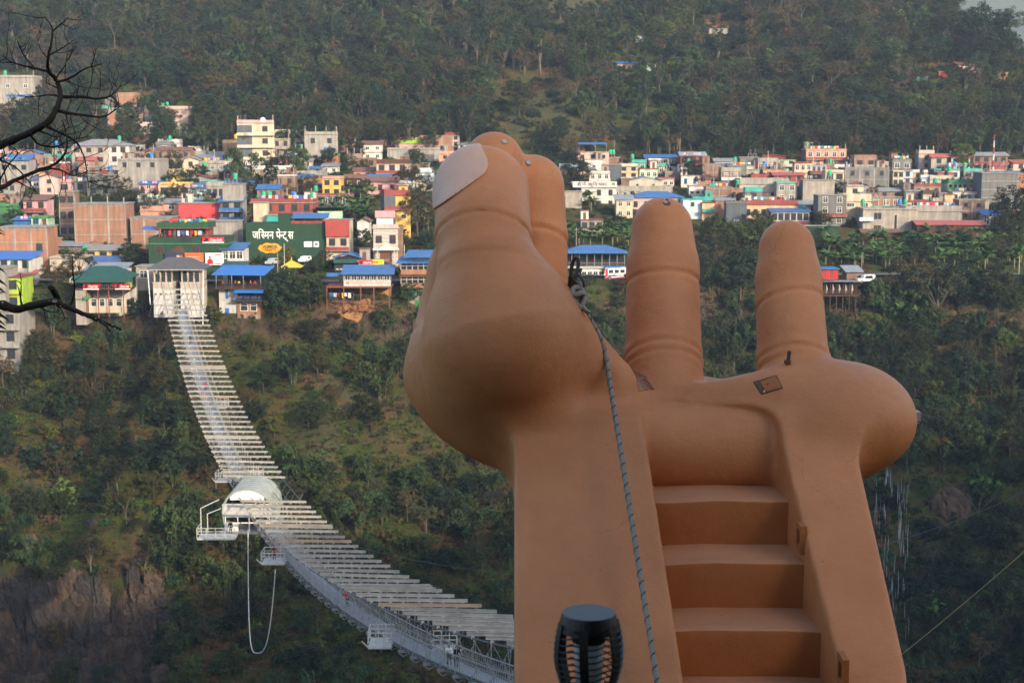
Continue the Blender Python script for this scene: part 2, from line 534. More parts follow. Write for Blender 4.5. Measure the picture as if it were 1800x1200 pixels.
def surface_nets(vol, lo, h):
    s = vol < 0
    n = np.array(vol.shape)
    cnt = np.zeros(n-1, np.int8)
    for a in (0,1):
        for b in (0,1):
            for c in (0,1):
                cnt += s[a:n[0]-1+a, b:n[1]-1+b, c:n[2]-1+c]
    act = np.argwhere((cnt > 0) & (cnt < 8))
    cid = np.full(n-1, -1, np.int32)
    cid[act[:,0], act[:,1], act[:,2]] = np.arange(len(act))
    corn = np.array([(a,b,c) for a in (0,1) for b in (0,1) for c in (0,1)])
    val = np.stack([vol[act[:,0]+a, act[:,1]+b, act[:,2]+c] for a,b,c in corn], 1)
    acc = np.zeros((len(act), 3)); num = np.zeros(len(act))
    for i in range(8):
        for j in range(i+1, 8):
            if np.abs(corn[i]-corn[j]).sum() != 1: continue
            va, vb = val[:,i], val[:,j]
            x = (va < 0) != (vb < 0)
            t = np.where(x, va/np.where(x, va-vb, 1), 0)
            pt = corn[i] + t[:,None]*(corn[j]-corn[i])
            acc += np.where(x[:,None], pt, 0); num += x
    verts = lo + (act + acc/num[:,None])*h
    faces = []
    for ax in range(3):
        a1, a2 = (ax+1) % 3, (ax+2) % 3
        sl0 = [slice(None)]*3; sl1 = [slice(None)]*3
        sl0[ax] = slice(0, n[ax]-1); sl1[ax] = slice(1, n[ax])
        s0, s1 = s[tuple(sl0)], s[tuple(sl1)]
        e = np.argwhere(s0 != s1)
        ok = (e[:,a1] > 0) & (e[:,a2] > 0) & (e[:,a1] < n[a1]-1) & (e[:,a2] < n[a2]-1)
        e = e[ok]
        flip = s0[e[:,0], e[:,1], e[:,2]]
        q = []
        for d1, d2 in ((-1,-1),(0,-1),(0,0),(-1,0)):
            t = e.copy(); t[:,a1] += d1; t[:,a2] += d2
            q.append(cid[t[:,0], t[:,1], t[:,2]])
        q = np.stack(q, 1)
        q = np.where(flip[:,None], q, q[:, ::-1])
        faces.append(q)
    return verts, np.concatenate(faces)

def relax(v, f, it=2, w=0.5):
    for _ in range(it):
        s = np.zeros_like(v); c = np.zeros(len(v))
        for k in range(4):
            np.add.at(s, f[:,k], v[f[:,(k+1)%4]]); np.add.at(c, f[:,k], 1)
            np.add.at(s, f[:,(k+1)%4], v[f[:,k]]); np.add.at(c, f[:,(k+1)%4], 1)
        v = v*(1-w) + w*s/np.maximum(c, 1)[:,None]
    return v

def vnormals(v, f):
    n = np.cross(v[f[:,2]]-v[f[:,0]], v[f[:,3]]-v[f[:,1]])
    out = np.zeros_like(v)
    for k in range(4): np.add.at(out, f[:,k], n)
    return out/np.maximum(np.linalg.norm(out, axis=1), 1e-12)[:,None]

HAND_O = np.array([0.78, 6.0, -2.74])
HLO, HHI = np.array([-0.62, 4.85, -2.76]), np.array([1.98, 7.55, 0.22])
HH = 0.0105
hv, hf = surface_nets(eval_sparse(f_hand, HLO, HHI, HH), HLO, HH)
hv = relax(hv, hf, 2, 0.4)
hn = vnormals(hv, hf)
HAND_BVH = BVHTree.FromPolygons([tuple(p) for p in hv], [tuple(int(i) for i in q) for q in hf])

def clay(name, col, rough=0.5):
    m = bpy.data.materials.new(name); m.use_nodes = True
    nt = m.node_tree; N = nt.nodes; L = nt.links
    bs = N['Principled BSDF']; bs.inputs['Roughness'].default_value = rough
    bs.inputs['Specular IOR Level'].default_value = 0.35
    tc = N.new('ShaderNodeTexCoord')
    def noise(s, d=4, r=0.6):
        n = N.new('ShaderNodeTexNoise'); n.inputs['Scale'].default_value = s; n.inputs['Detail'].default_value = d
        n.inputs['Roughness'].default_value = r
        L.new(tc.outputs['Object'], n.inputs['Vector']); return n.outputs['Fac']
    r = N.new('ShaderNodeValToRGB'); e = r.color_ramp.elements
    e[0].position = 0.30; e[0].color = (col[0]*0.86, col[1]*0.82, col[2]*0.78, 1)
    e[1].position = 0.72; e[1].color = (col[0]*1.07, col[1]*1.08, col[2]*1.10, 1)
    L.new(noise(2.3, 6, 0.62), r.inputs['Fac'])
    # small chips of missing paint
    vo = noise(52, 2, 0.5)
    mr = N.new('ShaderNodeMapRange'); mr.inputs['From Min'].default_value = 0.765; mr.inputs['From Max'].default_value = 0.785
    L.new(vo, mr.inputs['Value'])
    # weathering: broad faded patches and a few hairline cracks
    fd = N.new('ShaderNodeMapRange'); fd.inputs['From Min'].default_value = .35; fd.inputs['From Max'].default_value = .68; fd.inputs['To Min'].default_value = .86; fd.inputs['To Max'].default_value = 1.08
    L.new(noise(.95, 7, .7), fd.inputs['Value'])
    wv = N.new('ShaderNodeVectorMath'); wv.operation = 'SCALE'; L.new(r.outputs[0], wv.inputs[0]); L.new(fd.outputs[0], wv.inputs['Scale'])
    dn = N.new('ShaderNodeTexNoise'); dn.inputs['Scale'].default_value = 5; dn.inputs['Detail'].default_value = 4; L.new(tc.outputs['Object'], dn.inputs['Vector'])
    ad = N.new('ShaderNodeMixRGB'); ad.blend_type = 'ADD'; ad.inputs[0].default_value = .35; L.new(tc.outputs['Object'], ad.inputs[1]); L.new(dn.outputs['Color'], ad.inputs[2])
    vc = N.new('ShaderNodeTexVoronoi'); vc.feature = 'DISTANCE_TO_EDGE'; vc.inputs['Scale'].default_value = 1.3; L.new(ad.outputs[0], vc.inputs['Vector'])
    cl = N.new('ShaderNodeMapRange'); cl.inputs['From Min'].default_value = .002; cl.inputs['From Max'].default_value = .005; cl.inputs['To Min'].default_value = 1; cl.inputs['To Max'].default_value = 0
    L.new(vc.outputs['Distance'], cl.inputs['Value'])
    cm = N.new('ShaderNodeMapRange'); cm.inputs['From Min'].default_value = .56; cm.inputs['From Max'].default_value = .66; cm.inputs['To Max'].default_value = .3
    L.new(noise(1.7, 2, .5), cm.inputs['Value'])
    ck = N.new('ShaderNodeMath'); ck.operation = 'MULTIPLY'; L.new(cl.outputs[0], ck.inputs[0]); L.new(cm.outputs[0], ck.inputs[1])
    m0 = N.new('ShaderNodeMix'); m0.data_type = 'RGBA'; L.new(ck.outputs[0], m0.inputs[0]); L.new(wv.outputs[0], m0.inputs[6]); m0.inputs[7].default_value = (.09, .04, .02, 1)
    mx = N.new('ShaderNodeMix'); mx.data_type = 'RGBA'
    L.new(mr.outputs[0], mx.inputs[0]); L.new(m0.outputs[2], mx.inputs[6]); mx.inputs[7].default_value = (0.10, 0.055, 0.03, 1)
    L.new(mx.outputs[2], bs.inputs['Base Color'])
    rr = N.new('ShaderNodeMapRange'); rr.inputs['To Min'].default_value = rough-0.08; rr.inputs['To Max'].default_value = rough+0.2
    L.new(noise(9, 4), rr.inputs['Value']); L.new(rr.outputs[0], bs.inputs['Roughness'])
    b1 = N.new('ShaderNodeBump'); b1.inputs['Distance'].default_value = 0.012; b1.inputs['Strength'].default_value = 0.55
    L.new(noise(11, 5, 0.6), b1.inputs['Height'])
    b2 = N.new('ShaderNodeBump'); b2.inputs['Distance'].default_value = 0.0022; b2.inputs['Strength'].default_value = 0.8
    L.new(noise(120, 3, 0.6), b2.inputs['Height']); L.new(b1.outputs[0], b2.inputs['Normal'])
    L.new(b2.outputs[0], bs.inputs['Normal'])
    return m
M_CLAY = clay('ochre_paint', (0.555, 0.226, 0.087))
M_CLAY_TREAD = clay('ochre_tread_lit', (0.52, 0.235, 0.112), 0.75)  # light from above painted into the treads as a paler tone
M_CLAY_STEP = clay('ochre_shaded_riser_and_patch', (0.41, 0.145, 0.045), 0.65)  # shade painted into the risers; patch and step lights share this dark ochre
M_NAIL = clay('nail_paint', (0.62, 0.39, 0.28), 0.55)

hand = empty('hand_sculpture', HAND_O, 0, 'giant open ochre hand sculpture with stairs climbing into its palm', 'sculpture')
own = np.argmin(np.stack(hand_parts(hv.astype(np.float32)), 1), 1)
fo = own[hf]
fown = np.where((fo == fo[:,:1]).all(1), fo[:,0], np.median(fo, axis=1).astype(int))
def main_island(fs, nvert):
    lab = np.arange(nvert)
    for _ in range(400):
        m = lab[fs].min(1)
        new = lab.copy()
        for k in range(4): np.minimum.at(new, fs[:,k], m)
        new = new[new]
        if (new == lab).all(): break
        lab = new
    l = lab[fs[:,0]]
    u, c = np.unique(l, return_counts=True)
    return l == u[np.argmax(c)]
for k in range(1, 6):
    w = np.nonzero(fown == k)[0]
    fown[w[~main_island(hf[w], len(hv))]] = 0
HAND_OBJS = []
for k, nm, lab in ((0,'palm',None),(1,'finger',None),(2,'finger','little finger, shortest and furthest to the right'),
                   (3,'finger',None),(4,'finger','forefinger leaning behind the thumb'),(5,'thumb',None)):
    fs = hf[fown == k]
    used, inv = np.unique(fs, return_inverse=True)
    me = mesh_np(nm, hv[used]-HAND_O, inv.reshape(-1,4), M_CLAY)
    me.normals_split_custom_set_from_vertices([tuple(n) for n in hn[used]])
    o = link(nm, me, hand)
    if lab: o['label'] = lab
    HAND_OBJS.append(o)
thumb_obj = HAND_OBJS[5]

# thumb nail: a thin shell standing a few millimetres proud of the thumb
def f_nail(p):
    d = np.abs(chain(p, THUMB_TIP) - 0.001) - 0.008
    A, B, C = P(846,256,6.7), P(866,296,6.6), P(758,372,6.6)
    def half(p, a, b):   # left/up side of the line a->b, extruded along the view depth
        t = (b-a)[[0,2]]; t = t/np.linalg.norm(t)
        nrm = V(-t[1], t[0])
        return -((p[:,[0,2]] - a[[0,2]])@nrm)
    h = smax(-half(p, A, B), -half(p, B, C), 0.06)
    back = p[:,1] - 6.95
    return smax(smax(d, h, 0.006), back, 0.01)
nlo, nhi = at(740,240,6.4)+np.array([-0.05,-0.15,-0.4]), at(900,240,6.4)+np.array([0.05,0.65,0.08])
nv, nf = surface_nets(eval_sparse(f_nail, nlo, nhi, 0.006, 5), nlo, 0.006)
if len(nf):
    link('nail', mesh_np('nail', relax(nv, nf, 2, 0.4)-HAND_O, nf, M_NAIL), thumb_obj)

def on_hand_l(px, py):
    for k in range(60):
        p, n_ = on_hand(px-k, py)
        if p is not None: return p, n_
def on_hand(px, py):
    d = Vector(ray(px, py)).normalized()
    h = HAND_BVH.ray_cast(Vector((0,0,0)), d)
    return h[0], h[1]

# stairs
z1, y1 = -1.475, 6.0
step_r, step_g = 0.19, 0.26
for k in range(6):
    y0 = y1 - step_g*k; zt = z1 - step_r*k
    yb = y0 + (0.42 if k == 0 else 0.34)
    xa, xb = x_left(y0)-0.03, x_right(y0)+0.03
    xa2, xb2 = x_left(yb)-0.03, x_right(yb)+0.03
    bm = bmesh.new()
    NXS = 26
    rr_ = random.Random(k)
    rows = []
    prof = [(yb, zt-0.42), (yb, zt+0.004), (y0+0.10, zt+0.004), (y0+0.016, zt+0.002), (y0+0.004, zt-0.006), (y0, zt-0.020), (y0+0.002, zt-0.10), (y0+0.001, zt-step_r-0.02), (y0+0.004, zt-0.42)]
    for (yy, zz) in prof:
        row = []
        for i in range(NXS+1):
            t = i/NXS
            f = (yy-y0)/(yb-y0); f = min(max(f,0),1)
            x = (xa+(xa2-xa)*f)*(1-t) + (xb+(xb2-xb)*f)*t
            w = 0.004*math.sin(3.1*x*3+k*2+zz*9) + 0.002*math.sin(17*x+k)
            row.append(bm.verts.new((x-HAND_O[0], yy+w*0.8-HAND_O[1], zz+w*0.7-HAND_O[2])))
        rows.append(row)
    for r0, r1 in zip(rows[:-1], rows[1:]):
        for i in range(NXS): bm.faces.new((r0[i], r0[i+1], r1[i+1], r1[i]))
    bm.faces.new([r[0] for r in rows]); bm.faces.new([r[-1] for r in rows][::-1])
    bmesh.ops.recalc_face_normals(bm, faces=bm.faces)
    me = bpy.data.meshes.new('step'); bm.to_mesh(me); bm.free()
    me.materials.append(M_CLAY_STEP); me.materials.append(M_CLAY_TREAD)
    for p_ in me.polygons: p_.material_index = 1 if p_.normal.z > .6 else 0  # painted-lit tone on upward faces, painted-shade tone on the rest
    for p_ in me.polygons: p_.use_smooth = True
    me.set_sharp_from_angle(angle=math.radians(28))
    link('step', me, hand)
# ------------------------------------------------------------------ foliage
def leaf_mat(name, col, objvar=0.42, warm=0.34):
    m = bpy.data.materials.new(name); m.use_nodes = True
    nt = m.node_tree; N = nt.nodes; L = nt.links
    bs = N['Principled BSDF']; bs.inputs['Roughness'].default_value = 0.75
    bs.inputs['Specular IOR Level'].default_value = 0.15
    at_ = N.new('ShaderNodeAttribute'); at_.attribute_name = 'tone'
    oi = N.new('ShaderNodeObjectInfo')
    a = N.new('ShaderNodeMapRange'); a.inputs['To Min'].default_value = 1-objvar; a.inputs['To Max'].default_value = 1+objvar
    L.new(oi.outputs['Random'], a.inputs['Value'])
    mu = N.new('ShaderNodeMath'); mu.operation = 'MULTIPLY'
    L.new(at_.outputs['Fac'], mu.inputs[0]); L.new(a.outputs[0], mu.inputs[1])
    # some trees lean to olive, some to blue-green
    w = N.new('ShaderNodeMath'); w.operation = 'FRACT'
    k = N.new('ShaderNodeMath'); k.operation = 'MULTIPLY'; k.inputs[1].default_value = 7.31
    L.new(oi.outputs['Random'], k.inputs[0]); L.new(k.outputs[0], w.inputs[0])
    mx = N.new('ShaderNodeMix'); mx.data_type = 'RGBA'
    L.new(w.outputs[0], mx.inputs[0])
    mx.inputs[6].default_value = (col[0]*(1-warm), col[1]*0.95, col[2]*(1+warm*0.8), 1)
    mx.inputs[7].default_value = (col[0]*(1+warm*1.3), col[1]*1.03, col[2]*(1-warm*0.5), 1)
    vm = N.new('ShaderNodeVectorMath'); vm.operation = 'SCALE'
    L.new(mx.outputs[2], vm.inputs[0]); L.new(mu.outputs[0], vm.inputs['Scale'])
    L.new(vm.outputs[0], bs.inputs['Base Color'])
    return m
M_LEAF = leaf_mat('leaf_green', (0.0300, 0.0440, 0.0125))
M_LEAFD = leaf_mat('leaf_dark', (0.0190, 0.0305, 0.0115))
M_LEAFO = leaf_mat('leaf_olive', (0.0470, 0.0440, 0.0175))
M_LEAFY = leaf_mat('leaf_yellow_green', (0.0589, 0.0891, 0.0161), 0.2)
M_LEAFB = leaf_mat('leaf_brown', (0.0713, 0.0495, 0.0279), 0.25, 0.15)
M_BAMB = leaf_mat('leaf_bamboo', (0.0298, 0.0528, 0.0161), 0.25, 0.2)
M_BANA = leaf_mat('leaf_banana', (0.0520, 0.1020, 0.0240), 0.25, 0.25)
M_BARK = mat('bark', (0.085, 0.065, 0.048), 0.9, 0.3, 3.0, objvar=0.3)
M_BARKP = mat('bark_pale', (0.13, 0.11, 0.09), 0.9, 0.25, 3.0, objvar=0.2)
M_CANE = mat('bamboo_cane', (0.17, 0.18, 0.11), 0.6, 0.2, 3.0)

def cards(rng, cen, rad, n, size, flat=0.5, droop=0.0, asp=1.5):
    """n leaf-clump faces round each centre"""
    K = len(cen)
    d = rng.normal(size=(K, n, 3)); d /= np.linalg.norm(d, axis=2, keepdims=True)
    r = rng.random((K, n, 1))**0.45
    p = cen[:,None,:] + d*r*rad[:,None,:]
    nrm = d*0.8 + rng.normal(size=(K, n, 3))*0.45 + np.array([0,0,flat])
    nrm /= np.linalg.norm(nrm, axis=2, keepdims=True)
    t = np.cross(nrm, rng.normal(size=(K, n, 3))); t /= np.maximum(np.linalg.norm(t, axis=2, keepdims=True), 1e-6)
    if droop:
        t = t*(1-droop) + np.array([0,0,-1.0])*droop
        t /= np.linalg.norm(t, axis=2, keepdims=True)
    b = np.cross(nrm, t); b /= np.maximum(np.linalg.norm(b, axis=2, keepdims=True), 1e-6)
    s = size*(0.6+0.8*rng.random((K, n, 1)))
    a_, b_ = t*s*asp*0.5, b*s*0.5
    q = np.stack([p-a_, p+b_*0.9-a_*0.1, p+a_, p-b_*0.9-a_*0.1], 2).reshape(-1, 3)
    tone = np.repeat((0.72+0.56*rng.random((K, n)))*(0.85+0.3*rng.random((K, 1))), 4)
    return q, tone

def crown_mesh(name, parts, mats):
    q = np.concatenate([p[0] for p in parts]); tn = np.concatenate([p[1] for p in parts])
    f = np.arange(len(q)).reshape(-1, 4)
    me = mesh_np(name, q, f, mats, False)
    a = me.attributes.new('tone', 'FLOAT', 'POINT'); a.data.foreach_set('value', tn.astype(np.float32))
    return me

def limb_mesh(name, segs, m, n=5):
    b = MB()
    for pts, rads in segs: b.tube(pts, rads, n)
    return b.mesh(name, m, True)

def make_broad(seed, H=9.0, W=3.4, low=0.28, clumps=60, n=70, size=0.24, lm=M_LEAF, bark=M_BARK, open_=0.0, asp=1.4):
    rng = np.random.default_rng(seed)
    cz = H*(low+1)/2; rz = H*(1-low)/2
    u = rng.normal(size=(clumps, 3)); u /= np.linalg.norm(u, axis=1, keepdims=True)
    rr = (0.35+0.65*rng.random((clumps, 1))**0.5)
    lump = 0.78+0.45*rng.random((clumps, 1))
    cen = u*rr*lump*np.array([W, W, rz]); cen[:,2] += cz
    cen[:,2] = np.maximum(cen[:,2], H*low*0.7)
    rad = (0.55+0.55*rng.random((clumps, 1)))*np.array([1.0,1.0,0.75])*W*(0.30-0.07*open_)
    cm = crown_mesh('crown', [cards(rng, cen, rad, n, size, 0.6, asp=asp)], lm)
    lean = rng.normal(size=2)*0.05*H
    top = Vector((lean[0], lean[1], H*0.72))
    segs = [([(0,0,-0.8),(lean[0]*0.3,lean[1]*0.3,H*0.25),top], [H*0.022,H*0.017,H*0.007])]
    for k in rng.choice(clumps, min(8, clumps), replace=False):
        t = 0.3+0.4*rng.random(); s = Vector((lean[0]*t, lean[1]*t, H*0.72*t))
        e = Vector(cen[k]); segs.append(([s, s.lerp(e, 0.5)+Vector((0,0,0.2)), e], [H*0.010, H*0.006, H*0.002]))
    return cm, limb_mesh('trunk', segs, bark)

def make_pine(seed, H=12.0):
    rng = np.random.default_rng(seed)
    K = 26
    t = rng.random((K,1))
    z = H*(0.52+0.48*t); a = rng.random((K,1))*6.283; r = (1-t)*1.9*rng.random((K,1))**0.5+0.15
    cen = np.concatenate([r*np.cos(a), r*np.sin(a), z], 1)
    cm = crown_mesh('crown', [cards(rng, cen, np.full((K,3), 0.75)*np.array([1,1,0.6]), 26, 0.36, 0.5)], M_LEAFD)
    return cm, limb_mesh('trunk', [([(0,0,-0.8),(0.1,0,H*0.5),(0,0.1,H*0.97)], [0.17,0.12,0.03])], M_BARK)

def make_bush(seed, H=2.6, W=1.8, lm=M_LEAF, size=0.30, clumps=22, n=24):
    rng = np.random.default_rng(seed)
    u = rng.normal(size=(clumps, 3)); u /= np.linalg.norm(u, axis=1, keepdims=True)
    cen = u*(0.4+0.6*rng.random((clumps,1)))*np.array([W, W, H*0.55]); cen[:,2] = np.abs(cen[:,2])+0.2
    return crown_mesh('crown', [cards(rng, cen, np.full((clumps,3), W*0.34), n, size, 0.5)], lm), \
        limb_mesh('stem', [([(0,0,-0.5),(0.1,0,H*0.4)],[0.07,0.03])], M_BARK)

def make_bamboo(seed, H=11.0):
    rng = np.random.default_rng(seed)
    segs = []; parts = []
    for k in range(13):
        a = rng.random()*6.283; sp = 1.4+2.6*rng.random(); h = H*(0.6+0.4*rng.random())
        dx, dy = math.cos(a), math.sin(a)
        pts = [(dx*0.4, dy*0.4, -0.6), (dx*0.5+dx*sp*0.15, dy*0.5+dy*sp*0.15, h*0.5), (dx*(0.5+sp*0.55), dy*(0.5+sp*0.55), h*0.88), (dx*(0.5+sp), dy*(0.5+sp), h*0.95), (dx*(0.6+sp*1.35), dy*(0.6+sp*1.35), h*0.82)]
        segs.append((pts, [0.045,0.04,0.03,0.018,0.01]))
        P_ = np.array(pts)
        tt = np.linspace(1.0, 4, 9)
        cen = np.stack([P_[int(min(t,3.99))]*(1-t%1 if t<4 else 0)+P_[min(int(t)+1,4)]*(t%1 if t<4 else 1) for t in tt])
        cen[:,2] -= 0.4
        parts.append(cards(rng, cen, np.full((len(cen),3), 0.75)*np.array([1,1,0.9]), 14, 0.34, 0.2, 0.45, 2.2))
    return crown_mesh('crown', parts, M_BAMB), limb_mesh('canes', segs, M_CANE, 4)

def make_banana(seed, H=3.6):
    rng = np.random.default_rng(seed)
    vs = []; fs = []; tn = []
    n = 9
    for k in range(n):
        a = k*2.4+rng.random()*0.6; up = 0.35+0.65*rng.random()
        Lf = 2.0+0.9*rng.random(); wd = 0.30+0.08*rng.random()
        d = np.array([math.cos(a), math.sin(a), 0]); s = np.array([-d[1], d[0], 0])
        base = len(vs); tone = 0.75+0.5*rng.random()
        for i in range(6):
            t = i/5
            c = d*Lf*(t*(0.35+0.5*(1-up))+0.25*t*t) + np.array([0,0,H*0.62+Lf*up*(t*1.15-0.75*t*t*(1.25-up*0.5))])
            w = wd*(0.25+1.0*math.sin(math.pi*min(0.12+t*0.83,1)))
            fold = np.array([0,0,-0.35*w])
            vs += [c-s*w+fold, c, c+s*w+fold]; tn += [tone]*3
        for i in range(5):
            o = base+i*3
            fs += [(o,o+1,o+4,o+3),(o+1,o+2,o+5,o+4)]
    me = mesh_np('leaves', np.array(vs), np.array(fs), M_BANA, False)
    at_ = me.attributes.new('tone','FLOAT','POINT'); at_.data.foreach_set('value', np.array(tn, np.float32))
    return me, limb_mesh('stem', [([(0,0,-0.5),(0,0,H*0.4),(0,0,H*0.66)],[0.16,0.13,0.07])], mat('banana_stem',(0.16,0.17,0.08),0.7,0.2,4))

def make_bare(seed, H=10.0, m=M_BARKP):
    rng = random.Random(seed); segs = []
    def grow(p, d, l, r, lev):
        pts = [p]; q = Vector(p)
        dd = Vector(d)
        for i in range(3):
            dd = (dd + Vector((rng.uniform(-.18,.18), rng.uniform(-.18,.18), rng.uniform(-.05,.15)))).normalized()
            q = q + dd*l/3; pts.append(q.copy())
        segs.append((pts, [r, r*0.85, r*0.7, r*0.5]))
        if lev == 0: return
        for k in range(rng.choice((2,3,3))):
            nd = (dd + Vector((rng.uniform(-.9,.9), rng.uniform(-.9,.9), rng.uniform(-.1,.5)))).normalized()
            grow(pts[rng.choice((2,3,3))], nd, l*rng.uniform(.5,.75), r*0.55, lev-1)
    grow(Vector((0,0,-0.5)), Vector((0,0,1)), H*0.45, H*0.014, 3)
    tw = limb_mesh('trunk', segs, m, 4)
    K = 30
    r2 = np.random.default_rng(seed)
    ends = np.array([s[0][-1][:] for s in segs[-K:]])
    return crown_mesh('crown', [cards(r2, ends, np.full((len(ends),3),0.8), 12, 0.22, 0.3)], M_LEAFO), tw

KINDS = {
 'broad': [make_broad(11), make_broad(12, 9, 3.8, 0.22, 66), make_broad(13, 9, 3.0, 0.3, 54)],
 'dark': [make_broad(21, 9, 3.2, 0.2, 70, 70, 0.24, M_LEAFD), make_broad(22, 9, 3.7, 0.25, 74, 70, 0.24, M_LEAFD)],
 'olive': [make_broad(31, 9, 3.6, 0.35, 46, 60, 0.22, M_LEAFO, M_BARK, 1.0), make_broad(32, 9, 4.2, 0.5, 42, 60, 0.22, M_LEAFO, M_BARKP, 1.0)],
 'yellow': [make_broad(41, 8, 2.6, 0.25, 52, 66, 0.23, M_LEAFY)],
 'brown': [make_broad(36, 9, 3.2, 0.3, 46, 60, 0.22, M_LEAFB, M_BARKP, 1.0)],
 'tall': [make_broad(51, 14, 2.6, 0.42, 54, 70, 0.26, M_LEAFD, M_BARKP), make_broad(52, 14, 2.9, 0.35, 58, 70, 0.26, M_LEAF, M_BARK)],
 'pine': [make_pine(61), make_pine(62)],
 'bush': [make_bush(71), make_bush(72, 2.2, 2.2, M_LEAFD), make_bush(73, 2.8, 1.6)],
 'ybush': [make_bush(76, 2.4, 2.0, M_LEAFY, 0.34)],
 'dry': [make_bush(81, 2.0, 1.7, M_LEAFB, 0.24, 20, 24), make_bush(82, 2.4, 1.5, M_LEAFO, 0.24, 20, 24)],
 'bamboo': [make_bamboo(91), make_bamboo(92)],
 'banana': [make_banana(101), make_banana(102), make_banana(103)],
 'bare': [make_bare(111), make_bare(112)],
 'tuft': [make_bush(121, .55, .5, M_LEAFO, .16, 7, 8), make_bush(122, .5, .55, M_LEAFY, .16, 7, 8), make_bush(123, .5, .5, M_LEAFB, .15, 7, 8)],
}
KIND_H = {'broad':9,'dark':9,'olive':9,'brown':9,'yellow':8,'tall':14,'pine':12,'bush':2.4,'ybush':2.4,'dry':2.1,'bamboo':11,'banana':3.6,'bare':10}
KIND_NAME = {'broad':'broadleaf_tree','dark':'dark_tree','olive':'olive_tree','yellow':'light_green_tree','tall':'tall_tree','pine':'pine_tree','bush':'bush','ybush':'bush','dry':'dry_bush','bamboo':'bamboo_clump','banana':'banana_plant','bare':'bare_tree'}
KIND_CAT = {'bush':'bush','ybush':'bush','dry':'bush','bamboo':'bamboo','banana':'banana plant'}
# rename: no olive_tree species is meant
KIND_NAME['olive'] = 'thin_crowned_tree'; KIND_NAME['brown'] = 'brown_tree'
PLANTS = []
def plant(kind, x, y, h, label, group=None, rng=random, sink=0.15, var=None, wide=1.0):
    v = KINDS[kind][rng.randrange(len(KINDS[kind])) if var is None else var]
    s = h/KIND_H[kind]
    o = empty(KIND_NAME[kind], (x, y, tz(x, y)-sink*s), rng.random()*6.28, label, KIND_CAT.get(kind, 'tree'), group)
    o.scale = (s*wide, s*wide, s)
    link('crown' if kind != 'banana' else 'leaves', v[0], o)
    link({'bamboo':'canes','banana':'stem','bush':'stem','ybush':'stem','dry':'stem'}.get(kind,'trunk'), v[1], o)
    PLANTS.append((x, y, h))
    return o
def plant_px(kind, px, py, hpx, label, group=None, **k):
    g = ground(px, py)
    return plant(kind, g[0], g[1], hpx*mpp(px, py, g[1]), label, group, **k)

# ---- masses nobody would count: instanced on scattered points (source trees are single joined meshes)
def joined(pair):
    a, b = pair
    bm = bmesh.new(); 
    me = bpy.data.meshes.new('plant')
    bm.from_mesh(a); na = len(bm.faces); bm.from_mesh(b)
    bm.faces.ensure_lookup_table()
    for f in bm.faces[na:]: f.material_index = 1
    bm.to_mesh(me); bm.free()
    me.materials.append(a.materials[0]); me.materials.append(b.materials[0])
    return bpy.data.objects.new('plant_source', me)

def scatter(name, kinds, pts, scl, rot, idx):
    c = bpy.data.collections.new(name + '_sources')
    src = []
    for k in kinds:
        for pr in KINDS[k]: src.append(joined(pr))
    for i, o in enumerate(src):
        o.name = 'src_%s_%02d' % (name, i); c.objects.link(o)
    me = bpy.data.meshes.new(name)
    me.vertices.add(len(pts)); me.vertices.foreach_set('co', np.asarray(pts, np.float32).ravel())
    for an, tp, data in (('scl','FLOAT_VECTOR',scl),('rot','FLOAT_VECTOR',rot),('pick','INT',idx)):
        at_ = me.attributes.new(an, tp, 'POINT')
        if tp == 'INT': at_.data.foreach_set('value', np.asarray(data, np.int32) % len(src))
        else: at_.data.foreach_set('vector', np.asarray(data, np.float32).ravel())
    o = link(name, me); tag(o, kind='stuff')
    ng = bpy.data.node_groups.new(name, 'GeometryNodeTree')
    ng.interface.new_socket('Geometry', in_out='INPUT', socket_type='NodeSocketGeometry')
    ng.interface.new_socket('Geometry', in_out='OUTPUT', socket_type='NodeSocketGeometry')
    N = ng.nodes; L = ng.links
    gi = N.new('NodeGroupInput'); go = N.new('NodeGroupOutput')
    ci = N.new('GeometryNodeCollectionInfo'); ci.inputs['Collection'].default_value = c
    ci.inputs['Separate Children'].default_value = True; ci.inputs['Reset Children'].default_value = True
    ip = N.new('GeometryNodeInstanceOnPoints'); ip.inputs['Pick Instance'].default_value = True
    def named(n, t):
        a = N.new('GeometryNodeInputNamedAttribute'); a.data_type = t; a.inputs['Name'].default_value = n
        return a.outputs['Attribute']
    L.new(gi.outputs[0], ip.inputs['Points']); L.new(ci.outputs[0], ip.inputs['Instance'])
    L.new(named('pick','INT'), ip.inputs['Instance Index'])
    L.new(named('rot','FLOAT_VECTOR'), ip.inputs['Rotation'])
    L.new(named('scl','FLOAT_VECTOR'), ip.inputs['Scale'])
    L.new(ip.outputs[0], go.inputs[0])
    md = o.modifiers.new('scatter', 'NODES'); md.node_group = ng
    return o

def inframe(x, y, z, pad=60):
    zc = y*CT - z*ST; yc = y*ST + z*CT
    px = 900 + FPX*x/zc; py = 600 - FPX*yc/zc
    return (px > -pad) & (px < 1800+pad) & (py > -pad-60) & (py < 1200+pad+80), px, py

def rnd_rot(rng, n):
    r = np.zeros((n,3)); r[:,2] = rng.random(n)*6.283; r[:,:2] = rng.normal(size=(n,2))*0.05
    return r

rg_ = np.random.default_rng(5)
